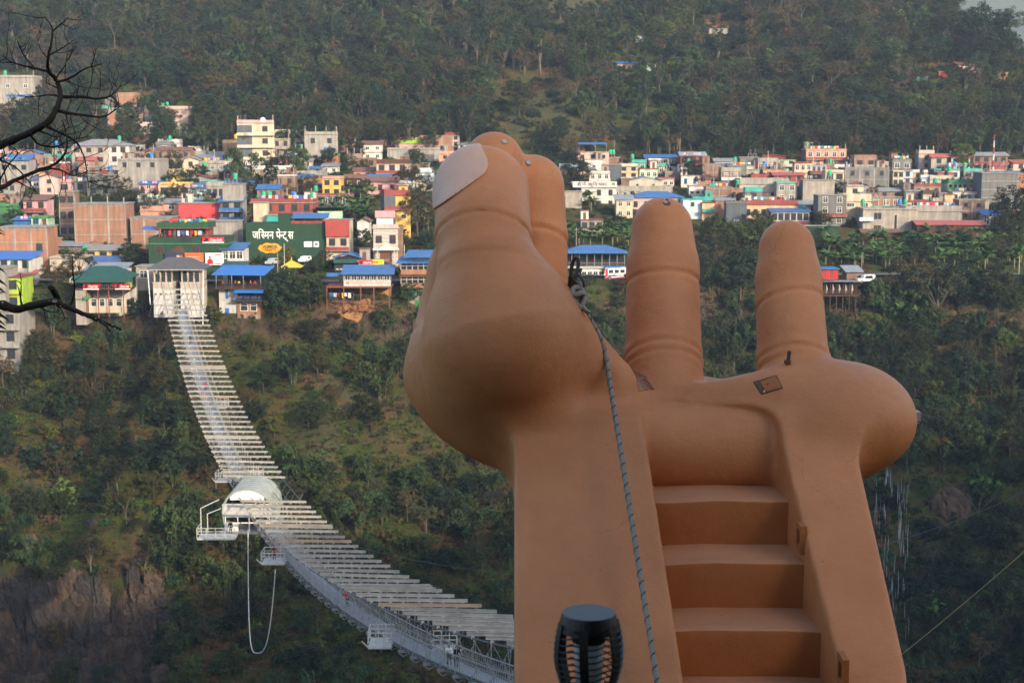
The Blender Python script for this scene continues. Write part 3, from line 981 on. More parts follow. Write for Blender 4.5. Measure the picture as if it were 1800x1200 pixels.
# the forest over the hill
def hill_scatter():
    n = 12000
    x = rg_.uniform(-290, 330, n); y = 494 + 330*rg_.random(n)**1.15
    z = terrain(x, y)
    ok, px, py = inframe(x, y, z, 30)
    clear = ((px-955)/100)**2 + ((py-222)/86)**2 < 1
    clear |= ((px-1010)/95)**2 + ((py-12)/38)**2 < 1
    clear |= ((px-1265)/66)**2 + ((py-66)/22)**2 < 1
    clear |= (((px-770)/26)**2 + ((py-62)/22)**2 < 1) | (((px-1760)/26)**2 + ((py-130)/16)**2 < 1)
    clear |= (np.abs(px-1670) < 75) & (np.abs(py-(152-(px-1600)*0.25)) < 17)
    clear |= (np.abs(px-1110) < 26) & (np.abs(py-112) < 12)
    for cx_, cy_ in ((1762,130),(1702,119),(1661,134),(1620,143),(1101,116),(1144,119),(1124,70),(1268,56)):
        clear |= (np.abs(px-cx_) < 24) & (py > cy_-12) & (py < cy_+46)
    clear |= ((px > 1676) & (py < 84)) | ((px > 1762) & (py < 122))
    clear |= ((px > 172) & (px < 342) & (py > 160) & (py < 268)) | ((px < 72) & (py > 130) & (py < 215))
    thin = vnoise(x, y, 38) < -0.22
    keep = ok & (~clear | (rg_.random(n) < 0.04)) & (~thin | (rg_.random(n) < 0.35))
    x, y, z, px, py = x[keep], y[keep], z[keep], px[keep], py[keep]
    # thin to spacing
    cell = {}; out = []
    for i in range(len(x)):
        c = (int(x[i]//4.1), int(y[i]//4.1))
        if c in cell: continue
        cell[c] = 1; out.append(i)
    return x[out], y[out], z[out], px[out], py[out]
hx, hy_, hz, hpx, hpy = hill_scatter()
nh = len(hx)
order = np.argsort(hy_)
# stands of one kind: pick by low-frequency noise
kk = np.floor((vnoise(hx, hy_, 45)+0.5)*6 + rg_.random(nh)*3.0).astype(int)
KSEQ = ['dark','broad','bamboo','tall','olive','dark','broad','tall','olive']
first = set(order[:150].tolist())
GN = {'broad':'trees at the foot of the wooded hill','dark':'trees at the foot of the wooded hill'}
for i in order[:150]:
    k = KSEQ[int(kk[i]) % 9]
    h = {'tall':13,'bamboo':10,'olive':9}.get(k, 9.5)*random.uniform(0.75, 1.25)
    side = 'left of the giant thumb' if hpx[i] < 830 else 'right of the giant thumb'
    plant(k, float(hx[i]), float(hy_[i]), h,
          {'dark':'dark green leafy tree','broad':'green leafy tree','bamboo':'drooping bamboo clump','tall':'tall long-trunked tree','olive':'thin olive tree'}[k] + ' at the forest edge above town, ' + side,
          'forest edge %s, %s' % (KIND_NAME[k].replace('_',' '), side))
rest = np.array([i for i in range(nh) if i not in first])
kinds_h = ['dark','broad','bamboo','tall','olive','bare','pine','brown','yellow']
offs = {}; c_ = 0
for k in kinds_h: offs[k] = (c_, len(KINDS[k])); c_ += len(KINDS[k])
pick = []; scl = []
for i in rest:
    k = KSEQ[int(kk[i]) % 9]
    if rg_.random() < 0.06: k = 'bare'
    elif rg_.random() < 0.05: k = 'pine'
    elif rg_.random() < 0.10: k = 'brown'
    elif rg_.random() < 0.05: k = 'yellow'
    o_, n_ = offs[k]; pick.append(o_ + int(rg_.integers(n_)))
    s = ({'tall':13,'bamboo':10,'olive':9.5,'bare':12,'pine':12}.get(k, 9.5)*(0.7+0.6*rg_.random()))/KIND_H[k]
    scl.append((s*1.1, s*1.1, s))
scatter('forest', kinds_h, np.stack([hx[rest], hy_[rest], hz[rest]-0.3], 1), scl, rnd_rot(rg_, len(rest)), pick)
# low scrub on the hill floor
n = 5200
x = rg_.uniform(-260, 300, n); y = 488 + 260*rg_.random(n)
z = terrain(x, y); ok, px, py = inframe(x, y, z, 10)
x, y, z = x[ok], y[ok], z[ok]
s = 0.7+1.0*rg_.random(len(x))
scatter('hill_undergrowth', ['bush','dry'], np.stack([x,y,z-0.1],1), np.stack([s,s,s*0.9],1), rnd_rot(rg_, len(x)), rg_.integers(0, 5, len(x)))

# ---- the gorge wall below the town
def slope_points(n):
    x = rg_.uniform(-150, 150, n); y = rg_.uniform(228, 372, n)
    ey = edge_y(x); z = terrain(x, y)
    ok, px, py = inframe(x, y, z, 40)
    ok &= (y < ey-1.5)
    # keep the terminal, the stilts and the tied-back houses clear
    ok &= ~((px > 248) & (px < 378) & (py < 600) )
    ok &= ~((px > 565) & (px < 700) & (py < 590))
    ok &= ~((px > 118) & (px < 240) & (py < 575))
    ok &= ~((px > 370) & (px < 475) & (py < 600))
    ok &= ~((px > -66) & (px < 70) & (py < 666))
    return x[ok], y[ok], z[ok], px[ok], py[ok]
sx_, sy_, sz_, spx, spy = slope_points(26000)
open_ = (((spx-560)/166)**2 + ((spy-690)/130)**2 < 1) | (((spx-600)/110)**2 + ((spy-800)/60)**2 < 1) | (((spx-190)/130)**2 + ((spy-970)/75)**2 < 1) | (((spx-840)/110)**2+((spy-830)/45)**2 < 1) | (((spx-1660)/60)**2+((spy-890)/60)**2 < 1) | (((spx-1560)/66)**2+((spy-966)/160)**2 < 1)
open_ |= (spx < 290) & (spy > 1035)
open_ |= (((spx-420)/120)**2 + ((spy-640)/80)**2 < 1) | (((spx-90)/90)**2+((spy-840)/60)**2 < 1) | (((spx-700)/90)**2+((spy-800)/60)**2 < 1)
dens = np.where(open_, 0.05, 0.85)*np.clip(0.75+1.5*vnoise(sx_, sy_, 21), 0.15, 1)
cell = {}; trees_i = []
for i in range(len(sx_)):
    if rg_.random() > dens[i]: continue
    g_ = 3.6
    c = (int(sx_[i]//g_), int(sy_[i]//g_))
    if c in cell: continue
    cell[c] = 1; trees_i.append(i)
trees_i = np.array(trees_i)
lab_k = {'broad':'leafy green tree','dark':'dark green leafy tree','olive':'thin pale-limbed olive tree','yellow':'bright light green tree','pine':'slim bare-trunked pine','bush':'low green bush','dry':'dry brownish bush','bamboo':'drooping clump of bamboo','ybush':'bright green bush','bare':'nearly leafless grey tree'}
indiv = []; mass_p = []; mass_k = []
vis = spx[trees_i]
hidden = (vis > 930) & (vis < 1480) & (spy[trees_i] > 700)
sel = trees_i[~hidden]
sel = sel[np.argsort(sy_[sel] + rg_.random(len(sel))*70)]
NIND = 230
for n_, i in enumerate(sel):
    r = rg_.random(); right = spx[i] > 1000
    if right:
        k = 'bamboo' if r < .20 else 'dark' if r < .5 else 'pine' if r < .60 else 'olive' if r < .73 else 'broad' if r < .88 else 'bush' if r < .97 else 'bare'
    else:
        k = 'broad' if r < .26 else 'bush' if r < .42 else 'dark' if r < .56 else 'olive' if r < .68 else 'yellow' if r < .72 else 'dry' if r < .84 else 'bamboo' if r < .92 else 'ybush' if r < .97 else 'bare'
    h = KIND_H[k]*{'broad':.72,'dark':.72,'olive':.72,'pine':.75,'bamboo':.72,'bare':.7,'bush':1.25,'dry':1.1,'ybush':1.0,'yellow':.7}[k]*random.uniform(.7,1.25)
    if n_ < NIND:
        hh_ = spy[i]-(500 if spx[i] > 930 else 560)
        band = 'just under the town, ' if hh_ < 110 else 'halfway down the gorge, ' if hh_ < 330 else 'deep in the gorge, '
        q_ = h/KIND_H[k]; q_ = 'small ' if q_ < .62 else 'big ' if q_ > .85 else ''
        zone = 'right of the hand' if spx[i] > 1450 else 'between the giant fingers' if spx[i] > 930 else 'between the bridge and the hand' if spx[i] > 300+0.28*(spy[i]-500) else 'left of the bridge'
        plant(k, float(sx_[i]), float(sy_[i]), h, q_ + lab_k[k] + ' ' + band + zone, '%s%s %s%s' % (q_, KIND_NAME[k].replace('_',' '), band, zone))
    else:
        mass_p.append((sx_[i], sy_[i], sz_[i]-0.15)); mass_k.append((k, h))
ks_ = ['broad','dark','olive','yellow','pine','bush','dry','bamboo','ybush','bare']
offs = {}; c_ = 0
for k in ks_: offs[k] = (c_, len(KINDS[k])); c_ += len(KINDS[k])
pick = [offs[k][0]+int(rg_.integers(offs[k][1])) for k, h in mass_k]
scl = [(h/KIND_H[k],)*3 for k, h in mass_k]
if mass_p: scatter('slope_woods', ks_, mass_p, scl, rnd_rot(rg_, len(mass_p)), pick)
# scrub and grass tufts filling the slope
n = 9000
x = rg_.uniform(-140, 140, n); y = rg_.uniform(228, 372, n); z = terrain(x, y)
ok, px, py = inframe(x, y, z, 20); ok &= (y < edge_y(x)-0.5) & ~((px > 930) & (px < 1470) & (py > 720)) & (vnoise(x, y, 8) > -0.22)
ok &= ~((px < 290) & (py > 1045))
x, y, z = x[ok], y[ok], z[ok]
s = 0.22+0.55*rg_.random(len(x))**2
scatter('slope_undergrowth', ['bush','dry','ybush'], np.stack([x,y,z-0.08],1), np.stack([s*1.2,s*1.2,s],1), rnd_rot(rg_, len(x)), rg_.choice([0,1,2,3,4,4,3,5,0,2], len(x)))

n = 42000
x = rg_.uniform(-130, 130, n); y = rg_.uniform(228, 368, n); z = terrain(x, y)
ok, px, py = inframe(x, y, z, 10); ok &= (y < edge_y(x)-0.2) & ~((px > 930) & (px < 1470) & (py > 720)) & ~((px < 290) & (py > 1060))
x, y, z = x[ok], y[ok], z[ok]; s = .5+1.1*rg_.random(len(x))**2
pk = np.clip((vnoise(x, y, 13)+.5)*3 + rg_.normal(size=len(x))*.5, 0, 2.99).astype(int)
scatter('slope_grass', ['tuft'], np.stack([x,y,z-.05],1), np.stack([s*1.3,s*1.3,s],1), rnd_rot(rg_, len(x)), pk)
# ------------------------------------------------------------------ text
def text_mesh(s, size, m, ext=0.004, shear=0.0, bold=0.0, sx=1.0, clip=None):
    """flat lettering as a mesh; origin at the lower left, facing -Y, returns (mesh, width)"""
    cu = bpy.data.curves.new('lettering', 'FONT')
    cu.body = s; cu.size = size; cu.extrude = ext; cu.shear = shear; cu.offset = bold
    cu.resolution_u = 3
    ob = bpy.data.objects.new('lettering', cu); COL.objects.link(ob)
    dg = bpy.context.evaluated_depsgraph_get()
    me = bpy.data.meshes.new_from_object(ob.evaluated_get(dg))
    bpy.data.objects.remove(ob); bpy.data.curves.remove(cu)
    if clip is not None and len(me.vertices):
        bm = bmesh.new(); bm.from_mesh(me)
        xs = [v.co.x for v in bm.verts]; c = min(xs) + (max(xs)-min(xs))*clip
        bmesh.ops.bisect_plane(bm, geom=bm.verts[:]+bm.edges[:]+bm.faces[:], plane_co=(c,0,0), plane_no=(1,0,0), clear_outer=True)
        bm.to_mesh(me); bm.free()
    # text lies in XY: stand it up facing -Y
    me.transform(Matrix.Scale(sx, 4, (1,0,0)))
    me.transform(Matrix.Rotation(math.pi/2, 4, 'X'))
    me.name = 'lettering'
    me.materials.clear(); me.materials.append(m)
    w = max([v.co.x for v in me.vertices], default=0)
    return me, w
def put_text(s, m, parent, x, z, y, width=None, height=1.0, shear=0.0, bold=0.0, center=True, name='lettering', ext=0.02):
    me, w = text_mesh(s, height, m, ext, shear, bold)
    if width and w > 0:
        me.transform(Matrix.Scale(width/w, 4, (1,0,0))); w = width
    return link(name, me, parent, (x - (w/2 if center else 0), y, z))
def put_glyphs(gl, m, parent, x, z, y, width, height, bold=0.0):
    """gl: list of (string, clip or None); laid one after the other"""
    parts = []; cx = 0.0
    for g, c, dx in gl:
        me, w = text_mesh(g, height, m, 0.02, 0, bold, 1.0, c)
        parts.append((me, cx)); cx += w + dx*height
    k = width/cx
    for me, ox in parts:
        me.transform(Matrix.Scale(k, 4, (1,0,0)))
        link('letter', me, parent, (x + ox*k, y, z))

# ------------------------------------------------------------------ people (one continuous body, clothes and hair as children)
M_SKIN = mat('skin', (0.30, 0.17, 0.11), 0.6, 0.05, 4)
M_HAIR = mat('hair', (0.012, 0.010, 0.010), 0.5, 0.1, 10)
def cloth(name, c): return mat('cloth_'+name, c, 0.9, 0.15, 6)
def person(loc, rz, top, legs, label, lean=0.15, arms='rail', h=1.68, cat='person', group=None, hair_long=False, stripe=None, sit=False):
    t = empty('person', loc, rz, label, cat, group)
    k = h/1.68
    J = {'pelvis':(0,0,.90),'waist':(0,-lean*.3,1.06),'chest':(0,-lean*.75,1.28),'neck':(0,-lean*.95,1.42),'head':(0,-lean*1.15,1.56),
         'hipL':(-.09,0,.86),'kneeL':(-.10,-.05,.48),'ankL':(-.11,0,.09),'toeL':(-.12,-.15,.03),
         'hipR':(.09,0,.86),'kneeR':(.10,-.02,.48),'ankR':(.12,.06,.09),'toeR':(.13,-.09,.03),
         'shL':(-.18,-lean*.85,1.36),'shR':(.18,-lean*.85,1.36)}
    if arms == 'rail':
        J.update({'elL':(-.27,-lean-.12,1.14),'haL':(-.22,-lean-.36,1.10),'elR':(.27,-lean-.12,1.14),'haR':(.20,-lean-.36,1.10)})
    else:
        J.update({'elL':(-.25,-lean*.6,1.09),'haL':(-.25,-lean*.6-.10,.86),'elR':(.25,-lean*.6,1.09),'haR':(.25,-lean*.6-.10,.86)})
    A = {n: np.array(v, np.float32) for n, v in J.items()}
    def body(p, g=0.0, which='all'):
        d = None
        def add(e, kk=0.03):
            nonlocal d
            d = e if d is None else smin(d, e, kk)
        if which in ('all','top'):
            add(sd_cap(p, A['waist'], A['chest'], .115+g, .135+g)); add(sd_cap(p, A['shL'], A['shR'], .065+g, .065+g), 0.08)
            for s in 'LR':
                end = A['ha'+s] if which == 'all' else A['el'+s]*.25 + A['ha'+s]*.75
                add(sd_cap(p, A['sh'+s], A['el'+s], .055+g, .043+g)); add(sd_cap(p, A['el'+s], end, .043+g, .034+g))
        if which in ('all','legs'):
            add(sd_cap(p, A['pelvis'], A['waist'], .125+g, .115+g) if which == 'all' else sd_cap(p, A['pelvis'], A['pelvis']+V(0,0,.06), .125+g, .12+g), 0.06)
            for s in 'LR':
                add(sd_cap(p, A['hip'+s], A['knee'+s], .085+g, .058+g)); add(sd_cap(p, A['knee'+s], A['ank'+s], .056+g, .040+g))
        if which == 'all':
            for s in 'LR': add(sd_cap(p, A['ank'+s], A['toe'+s], .042, .032))
            add(sd_cap(p, A['chest'], A['neck'], .07, .05)); add(sd_ell(p, A['head'], (.078,.095,.115)), 0.03)
            add(sd_cap(p, A['head']+V(0,-.09,-.01), A['head']+V(0,-.105,-.025), .014, .016), 0.012)
            for s in 'LR':
                hd = A['ha'+s] - A['el'+s]; hd = hd/np.linalg.norm(hd)
                for q in range(4):
                    o = V((q-1.5)*.019, 0, 0)
                    add(sd_cap(p, A['ha'+s]+hd*.03+o*.7, A['ha'+s]+hd*(.115-.008*abs(q-1.5))+o+V(0,0,-.03), .011, .008), 0.008)
                add(sd_cap(p, A['ha'+s], A['ha'+s]+hd*.05+V(.045 if s=='L' else -.045,0,-.01), .014, .010), 0.012)
        return d
    lo, hi = np.array([-.42,-.75,-.04]), np.array([.42,.30,1.75])
    def piece(fn, name, m, hh=0.03):
        v, f = surface_nets(eval_sparse(fn, lo, hi, hh, 5), lo, hh)
        return link(name, mesh_np(name, relax(v, f, 1, .4)*k, f, m), t)
    piece(lambda p: body(p), 'body', M_SKIN, 0.02)
    piece(lambda p: body(p, .014, 'top'), 'jacket', top)
    piece(lambda p: body(p, .012, 'legs'), 'trousers', legs)
    def fh(p):
        d = sd_ell(p, A['head']+V(0,.018,.022), (.088,.098,.112))
        d = np.maximum(d, -(p[:,1]-A['head'][1]+.045 - 0.25*(A['head'][2]+.05-p[:,2])) if False else -(p[:,2]-A['head'][2]-.02 + (p[:,1]-A['head'][1])*1.4))
        if hair_long: d = smin(d, sd_cap(p, A['head']+V(0,.06,0), A['neck']+V(0,.08,-.12), .06, .045), .03)
        return d
    piece(fh, 'hair', M_HAIR, 0.02)
    if stripe:
        b = MB()
        for s in 'LR':
            sg = -1 if s == 'L' else 1
            b.tube([Vector(A['sh'+s])+Vector((sg*.06,-.02,.03)), Vector(A['el'+s])+Vector((sg*.05,-.02,.01)), Vector(A['ha'+s])*.7+Vector(A['el'+s])*.3+Vector((sg*.045,0,.01))], [.022,.02,.016], 5)
        o = b.build('sleeve_stripe', stripe, t); o.scale = (k,k,k)
    return t

# ------------------------------------------------------------------ the suspension footbridge
BY = np.array([297,260,217,187,165,155,142,133,120,112,103,87.0])
BX = np.array([-66.8,-55.4,-42.4,-33.6,-26.8,-21.6,-17.6,-14.6,-10.5,-7.4,-4.2,3.7])
BZ = np.array([-30,-37.8,-42.3,-42.7,-41.2,-42,-40.6,-39.4,-36.9,-35.4,-33.6,-30.3])
_bx = np.polyfit(BY, BX, 4); _bz = np.polyfit(BY, BZ, 2)
def bc(Y): return float(np.polyval(_bx, Y)), float(np.polyval(_bz, Y))
DECK = 4.0
M_STEEL = mat('galvanised_steel', (0.27, 0.275, 0.275), 0.55, 0.15, 1.5, metal=0.0, spec=0.5)
M_STEELB = mat('galvanised_beam', (0.40, 0.385, 0.345), 0.5, 0.28, 0.9, spec=0.5, objvar=0.12, streak=0.12)
M_RUSTB = mat('weathered_beam', (0.42, 0.33, 0.23), 0.7, 0.2, 0.9)
M_GRATE = mat('steel_grating', (0.30, 0.32, 0.35), 0.6, 0.2, 3.0)
M_CABLE = mat('steel_cable', (0.10, 0.10, 0.105), 0.6, 0.1, 4)
M_WHITE = mat('white_paint', (0.78, 0.76, 0.72), 0.6, 0.06, 0.5, streak=0.08)
M_PLAT = mat('platform_paint', (0.48, 0.475, 0.45), .6, .12, 1)
bridge = empty('suspension_bridge', (bc(190)[0], 190, bc(190)[1]-DECK), 0, 'long steel suspension footbridge with a ladder of cross beams, sagging over the gorge', 'bridge')
BO = Vector(bridge.location)
def bl(x, y, z): return Vector((x, y, z)) - BO
beamY = []
y = 299.0
while y > 78:
    beamY.append(y); y -= 3.0
extra = [253.5, 252.5, 212.2, 211.2, 158.6, 157.7, 121.5, 120.6]
rb = random.Random(4)
for i, Yb in enumerate(sorted(beamY + extra, reverse=True)):
    if 173.5 < Yb < 185.5: continue
    x, z = bc(Yb)
    b = MB()
    skew = 0.25
    dz = rb.uniform(-.05, .05)
    for (h0, h1, t0, t1) in ((-.13,.13,-.02,.02), (.10,.13,-.08,.02), (-.13,-.10,-.08,.02)):
        b.add([(x-4, Yb+skew+t0, z+h0+dz), (x+4, Yb-skew+t0, z+h0-dz), (x+4, Yb-skew+t1, z+h0-dz), (x-4, Yb+skew+t1, z+h0+dz),
               (x-4, Yb+skew+t0, z+h1+dz), (x+4, Yb-skew+t0, z+h1-dz), (x+4, Yb-skew+t1, z+h1-dz), (x-4, Yb+skew+t1, z+h1+dz)],
              [(0,3,2,1),(4,5,6,7),(0,1,5,4),(1,2,6,5),(2,3,7,6),(3,0,4,7)])
    for xo in (-3.6,-2.1,-1.1,1.1,2.1,3.6):
        b.box(x+xo-.10, x+xo+.10, Yb-.10, Yb+.10, z-.30, z-.12)
    b.v = [tuple(Vector(p)-BO) for p in b.v]
    b.build('cross_beam', M_RUSTB if rb.random() < .09 else M_STEELB, bridge)
# cables under the beams and along the deck
for xo, r in ((-3.6,.06),(-2.1,.045),(-1.1,.035),(1.1,.035),(2.1,.045),(3.6,.06)):
    pts = []
    for Yc in np.arange(310, 76, -4.0):
        x, z = bc(Yc); pts.append(bl(x+xo, Yc, z-.27))
    MB().tube(pts, r, 6).build('cable', M_CABLE, bridge)
for xo in (-1.0, 1.0):
    pts = []
    for Yc in np.arange(304, 76, -4.0):
        x, z = bc(Yc); pts.append(bl(x+xo, Yc, z-DECK-.12))
    MB().tube(pts, .06, 6).build('cable', M_CABLE, bridge)
for i, Yb in enumerate(beamY[:-1]):
    x, z = bc(Yb); x2, z2 = bc(Yb-3.0); zd, zd2 = z-DECK, z2-DECK
    # deck panel
    b = MB()
    p = [bl(x-.9,Yb-.02,zd), bl(x+.9,Yb-.02,zd), bl(x2+.9,Yb-2.98,zd2), bl(x2-.9,Yb-2.98,zd2)]
    q = [v+Vector((0,0,.07)) for v in p]
    b.add(p+q, [(0,3,2,1),(4,5,6,7),(0,1,5,4),(1,2,6,5),(2,3,7,6),(3,0,4,7)])
    b.build('deck_panel', M_GRATE, bridge)
    # cross bearer under the deck, its ends stick out
    b = MB(); b.bar(bl(x-1.55,Yb,zd-.22), bl(x+1.55,Yb,zd-.22), .12, .2)
    for s in (-1, 1):
        b.bar(bl(x+s*1.45,Yb,zd-.15), bl(x+s*1.02,Yb,zd+.75), .06)
        b.bar(bl(x+s*1.5,Yb,zd-.30), bl(x+s*1.15,Yb,zd-.62), .07)
        b.bar(bl(x+s*1.15,Yb,zd-.62), bl(x+s*.4,Yb,zd-.25), .06)
    b.build('bearer', M_STEEL, bridge)
    for s in (-1, 1):
        b = MB()
        T = 1.25
        b.bar(bl(x+s,Yb,zd+T), bl(x2+s,Yb-3,zd2+T), .07)
        b.bar(bl(x+s,Yb,zd+.15), bl(x2+s,Yb-3,zd2+.15), .05)
        b.bar(bl(x+s,Yb,zd+.7), bl(x2+s,Yb-3,zd2+.7), .035)
        nb = 8
        for k in range(nb):
            t = k/nb; t2 = (k+1)/nb
            pa = bl(x+s,Yb,zd).lerp(bl(x2+s,Yb-3,zd2), t); pb = bl(x+s,Yb,zd).lerp(bl(x2+s,Yb-3,zd2), t2)
            w = .07 if k == 0 else .03
            b.bar(pa+Vector((0,0,.02)), pa+Vector((0,0,T + (.28 if k == 0 else 0))), w)
            b.bar(pa+Vector((0,0,.15)), pb+Vector((0,0,T)), .018)
        b.build('railing_panel', M_STEEL, bridge)
        # hanger from the cross beam down to the deck, with its bright turnbuckle
        b = MB()
        top = bl(x+s*1.1, Yb, z-.3); bot = bl(x+s*1.35, Yb, zd-.1)
        b.tube([top, bot], .022, 5)
        mid = top.lerp(bot, .12); b.tube([top, mid, top.lerp(bot,.24)], [.05,.075,.05], 6)
        if i % 1 == 0: b.tube([bl(x+s*3.6,Yb,z-.27), bl(x+s*1.45,Yb,zd-.2)], .016, 4)
        b.build('hanger', M_STEEL, bridge)
# side platforms with open railings
def side_platform(Yc, side, wid, lng, out=1.0):
    x, z = bc(Yc); zd = z-DECK
    b = MB(); x0 = x+side*1.05; x1 = x+side*(1.05+wid)
    xa, xb = min(x0,x1), max(x0,x1)
    b.box(xa,xb,Yc-lng/2,Yc+lng/2,zd-.15,zd)
    for px_ in np.linspace(xa, xb, 4):
        for yy in (Yc-lng/2, Yc+lng/2): b.bar((px_,yy,zd),(px_,yy,zd+1.2),.07)
    for zz in (.45,.8,1.2):
        for yy in (Yc-lng/2, Yc+lng/2): b.bar((xa,yy,zd+zz),(xb,yy,zd+zz),.06)
        b.bar((x1,Yc-lng/2,zd+zz),(x1,Yc+lng/2,zd+zz),.06)
    b.bar((x1,Yc-lng/2,zd),(x1+side*.5,Yc-lng/2,zd+.5),.08)
    b.v = [tuple(Vector(p)-BO) for p in b.v]
    b.build('side_platform', M_PLAT, bridge)
side_platform(158.5, -1, 2.6, 2.4); side_platform(116.0, -1, 1.9, 2.2); side_platform(112.5, 1, 1.9, 2.2)
side_platform(203.0, -1, 2.2, 2.4); side_platform(204.0, 1, 2.2, 2.4); side_platform(244.0, 1, 2.0, 2.2)

# bungee hut on the middle of the bridge
xh, zh = bc(180); zh -= DECK+.35; xh -= 1.5
M_TENT = mat('hut_sheet', (0.36, 0.39, 0.36), 0.5, 0.12, 0.6, streak=0.15)
hut = empty('bungee_hut', (xh, 176.4, zh), 0, 'white arched bungee hut standing on the middle of the footbridge', 'hut')
prof = []
for k in range(15):
    a = math.pi*k/14
    prof.append((3.25*math.cos(a)*(1.0 if abs(math.cos(a))<.9 else 1), 2.6 + 3.5*math.sin(a)**0.9 if 0 < k < 14 else 2.6))
outl = [(2.75,0.05)] + [(3.1*math.cos(math.pi*k/16), 2.3+3.0*math.sin(math.pi*k/16)) for k in range(17)] + [(-2.75,0.05)]
b = MB()
nO = len(outl)
for yy, sc in ((0,1.0),(0.25,1.0),(7.4,1.0)):
    pass
ring = lambda yy, s: [(p[0]*s, yy, p[1]*s) for p in outl]
vs = ring(0,1)+ring(7.2,1)+ring(7.2,.965)+ring(0,.965)
fs = []
for a0, a1 in ((0,1),(1,2),(2,3),(3,0)):
    for k in range(nO-1):
        fs.append((a0*nO+k, a0*nO+k+1, a1*nO+k+1, a1*nO+k))
b.add(vs, fs); b.build('arched_roof', M_TENT, hut)
b = MB()
for yy in np.arange(0.2, 7.2, 1.1):
    b.tube([(p[0]*1.012, yy, p[1]*1.012) for p in outl], .05, 4)
b.build('roof_rib', M_TENT, hut)['kind'] = 'stuff'
g = [(2.95*math.cos(math.pi*k/16), 2.3+2.86*math.sin(math.pi*k/16)) for k in range(17)]
g = [p for p in g if p[1] > 3.95]
MB().prism([(max(p[0] for p in g),3.9)]+g+[(min(p[0] for p in g),3.9)], .06, .12).build('gable', M_WHITE, hut)
MB().box(-3.05,3.05,.02,.12,1.75,3.45).build('front_panel', M_PLAT, hut)
b = MB(); b.box(-2.7,2.7,.0,.1,1.0,1.12); b.box(-2.7,-1.2,.0,.1,.0,1.0)
for xx in (-2.7,-1.2,.2,1.5,2.7): b.box(xx-.05,xx+.05,-.02,.08,0,1.75)
b.build('counter', M_WHITE, hut)
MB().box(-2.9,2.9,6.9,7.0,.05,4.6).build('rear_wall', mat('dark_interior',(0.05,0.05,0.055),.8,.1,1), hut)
MB().box(-3.3,3.3,-.4,7.5,-.25,-.02).build('floor', M_STEEL, hut)
b = MB()
X0, X1, Y0, Y1 = -5.6, -1.1, -2.9, -.42
b.box(X0,X1,Y0,Y1,-.3,-.12)
for xx in np.linspace(X0,X1,5):
    b.bar((xx,Y0,-.1),(xx,Y0,1.15),.08)
for zz in (.4,.75,1.15):
    b.bar((X0,Y0,zz),(X1,Y0,zz),.07); b.bar((X0,Y0,zz),(X0,Y1,zz),.07)
b.bar((X0,Y1,-.1),(X0,Y1,3.0),.11); b.bar((X0+.8,Y1,-.1),(X0+.8,Y1,2.3),.10)
b.bar((X0,Y1,3.0),(X0+2.2,Y1+.4,4.0),.10); b.bar((X0+.8,Y1,2.3),(X0+2.4,Y1+.3,2.9),.09)
b.build('jump_platform', M_PLAT, hut)

# people on the bridge
BL = cloth('black',(0.012,0.012,0.014)); RD = cloth('red',(0.42,0.02,0.03)); WH = cloth('white',(0.7,0.7,0.68)); NV = cloth('navy',(0.02,0.03,0.07)); GY = cloth('grey',(0.2,0.2,0.2)); MR = cloth('maroon',(0.22,0.015,0.03))
def on_deck(Y, off): 
    x, z = bc(Y); return (x+off, Y, z-DECK+.07)
person(on_deck(104.6,-.45), -.2, WH, BL, 'woman in a white top with long black hair at the bridge railing', .08, 'rail', 1.60, hair_long=True)
person(on_deck(103.4,-.38), .3, BL, BL, 'man in a black jacket with white sleeve stripes leaning on the bridge railing', .18, 'rail', 1.72, stripe=WH)
person(on_deck(133.5,-.2), -.7, RD, BL, 'person in a red jacket bending over the bridge railing', .30, 'rail', 1.62)
person(on_deck(158.5,-2.4), 0, MR, MR, 'person all in dark red standing on a side platform of the bridge', .02, 'down', 1.65)
person(on_deck(279,.1), 3.0, NV, BL, 'person in dark clothes walking near the far end of the bridge', .05, 'down', 1.7)
person(on_deck(268,-.2), .2, GY, WH, 'person in a grey top and pale trousers walking on the far bridge', .05, 'down', 1.66)
person(on_deck(252,.25), .1, RD, NV, 'person in a red top walking on the far half of the bridge', .05, 'down', 1.66)
person((xh-1.9, 175.4, zh-.1), 0, BL, BL, 'person in black standing in front of the bungee hut', .03, 'down', 1.7)

# bungee ropes hanging below the hut
M_ROPEW = mat('white_rope', (0.62, 0.60, 0.55), .8, .1, 3)
def hang(p0, p1, sag, n=30):
    p0, p1 = Vector(p0), Vector(p1); out = []
    for k in range(n+1):
        t = k/n; p = p0.lerp(p1, t); p.z -= sag*(1-(2*t-1)**4)**1.0*(1.0); out.append(p)
    return out
a0 = Vector(at(436, 930, 173.8)); a1 = Vector(at(484, 1000, 158))
pts = []
for k in range(41):
    t = k/40
    y = a0.y*(1-t)+a1.y*t
    u = 2*t-1
    px = 436+ (452-436)*min(t/.5,1)**2.0 if t < .5 else 452+(484-452)*((t-.5)/.5)**1.0
    e = abs(u)**(3.2)
    py = (1147 - (1147-930)*e) if t < .5 else (1147-(1147-1000)*e)
    pts.append(Vector(at(px, py, y)))
tag(MB().tube(pts, .06, 6).build('bungee_rope', M_ROPEW, None, smooth=True), 'white bungee rope looping down below the hut on the bridge', 'rope')
b0 = Vector(at(424, 925, 175)); b1 = b0 + Vector((0,0,-8.5))
tag(MB().tube([b0, b1], .03, 5).build('thin_line', M_CABLE), 'thin dark line hanging straight down from the jump platform', 'rope')
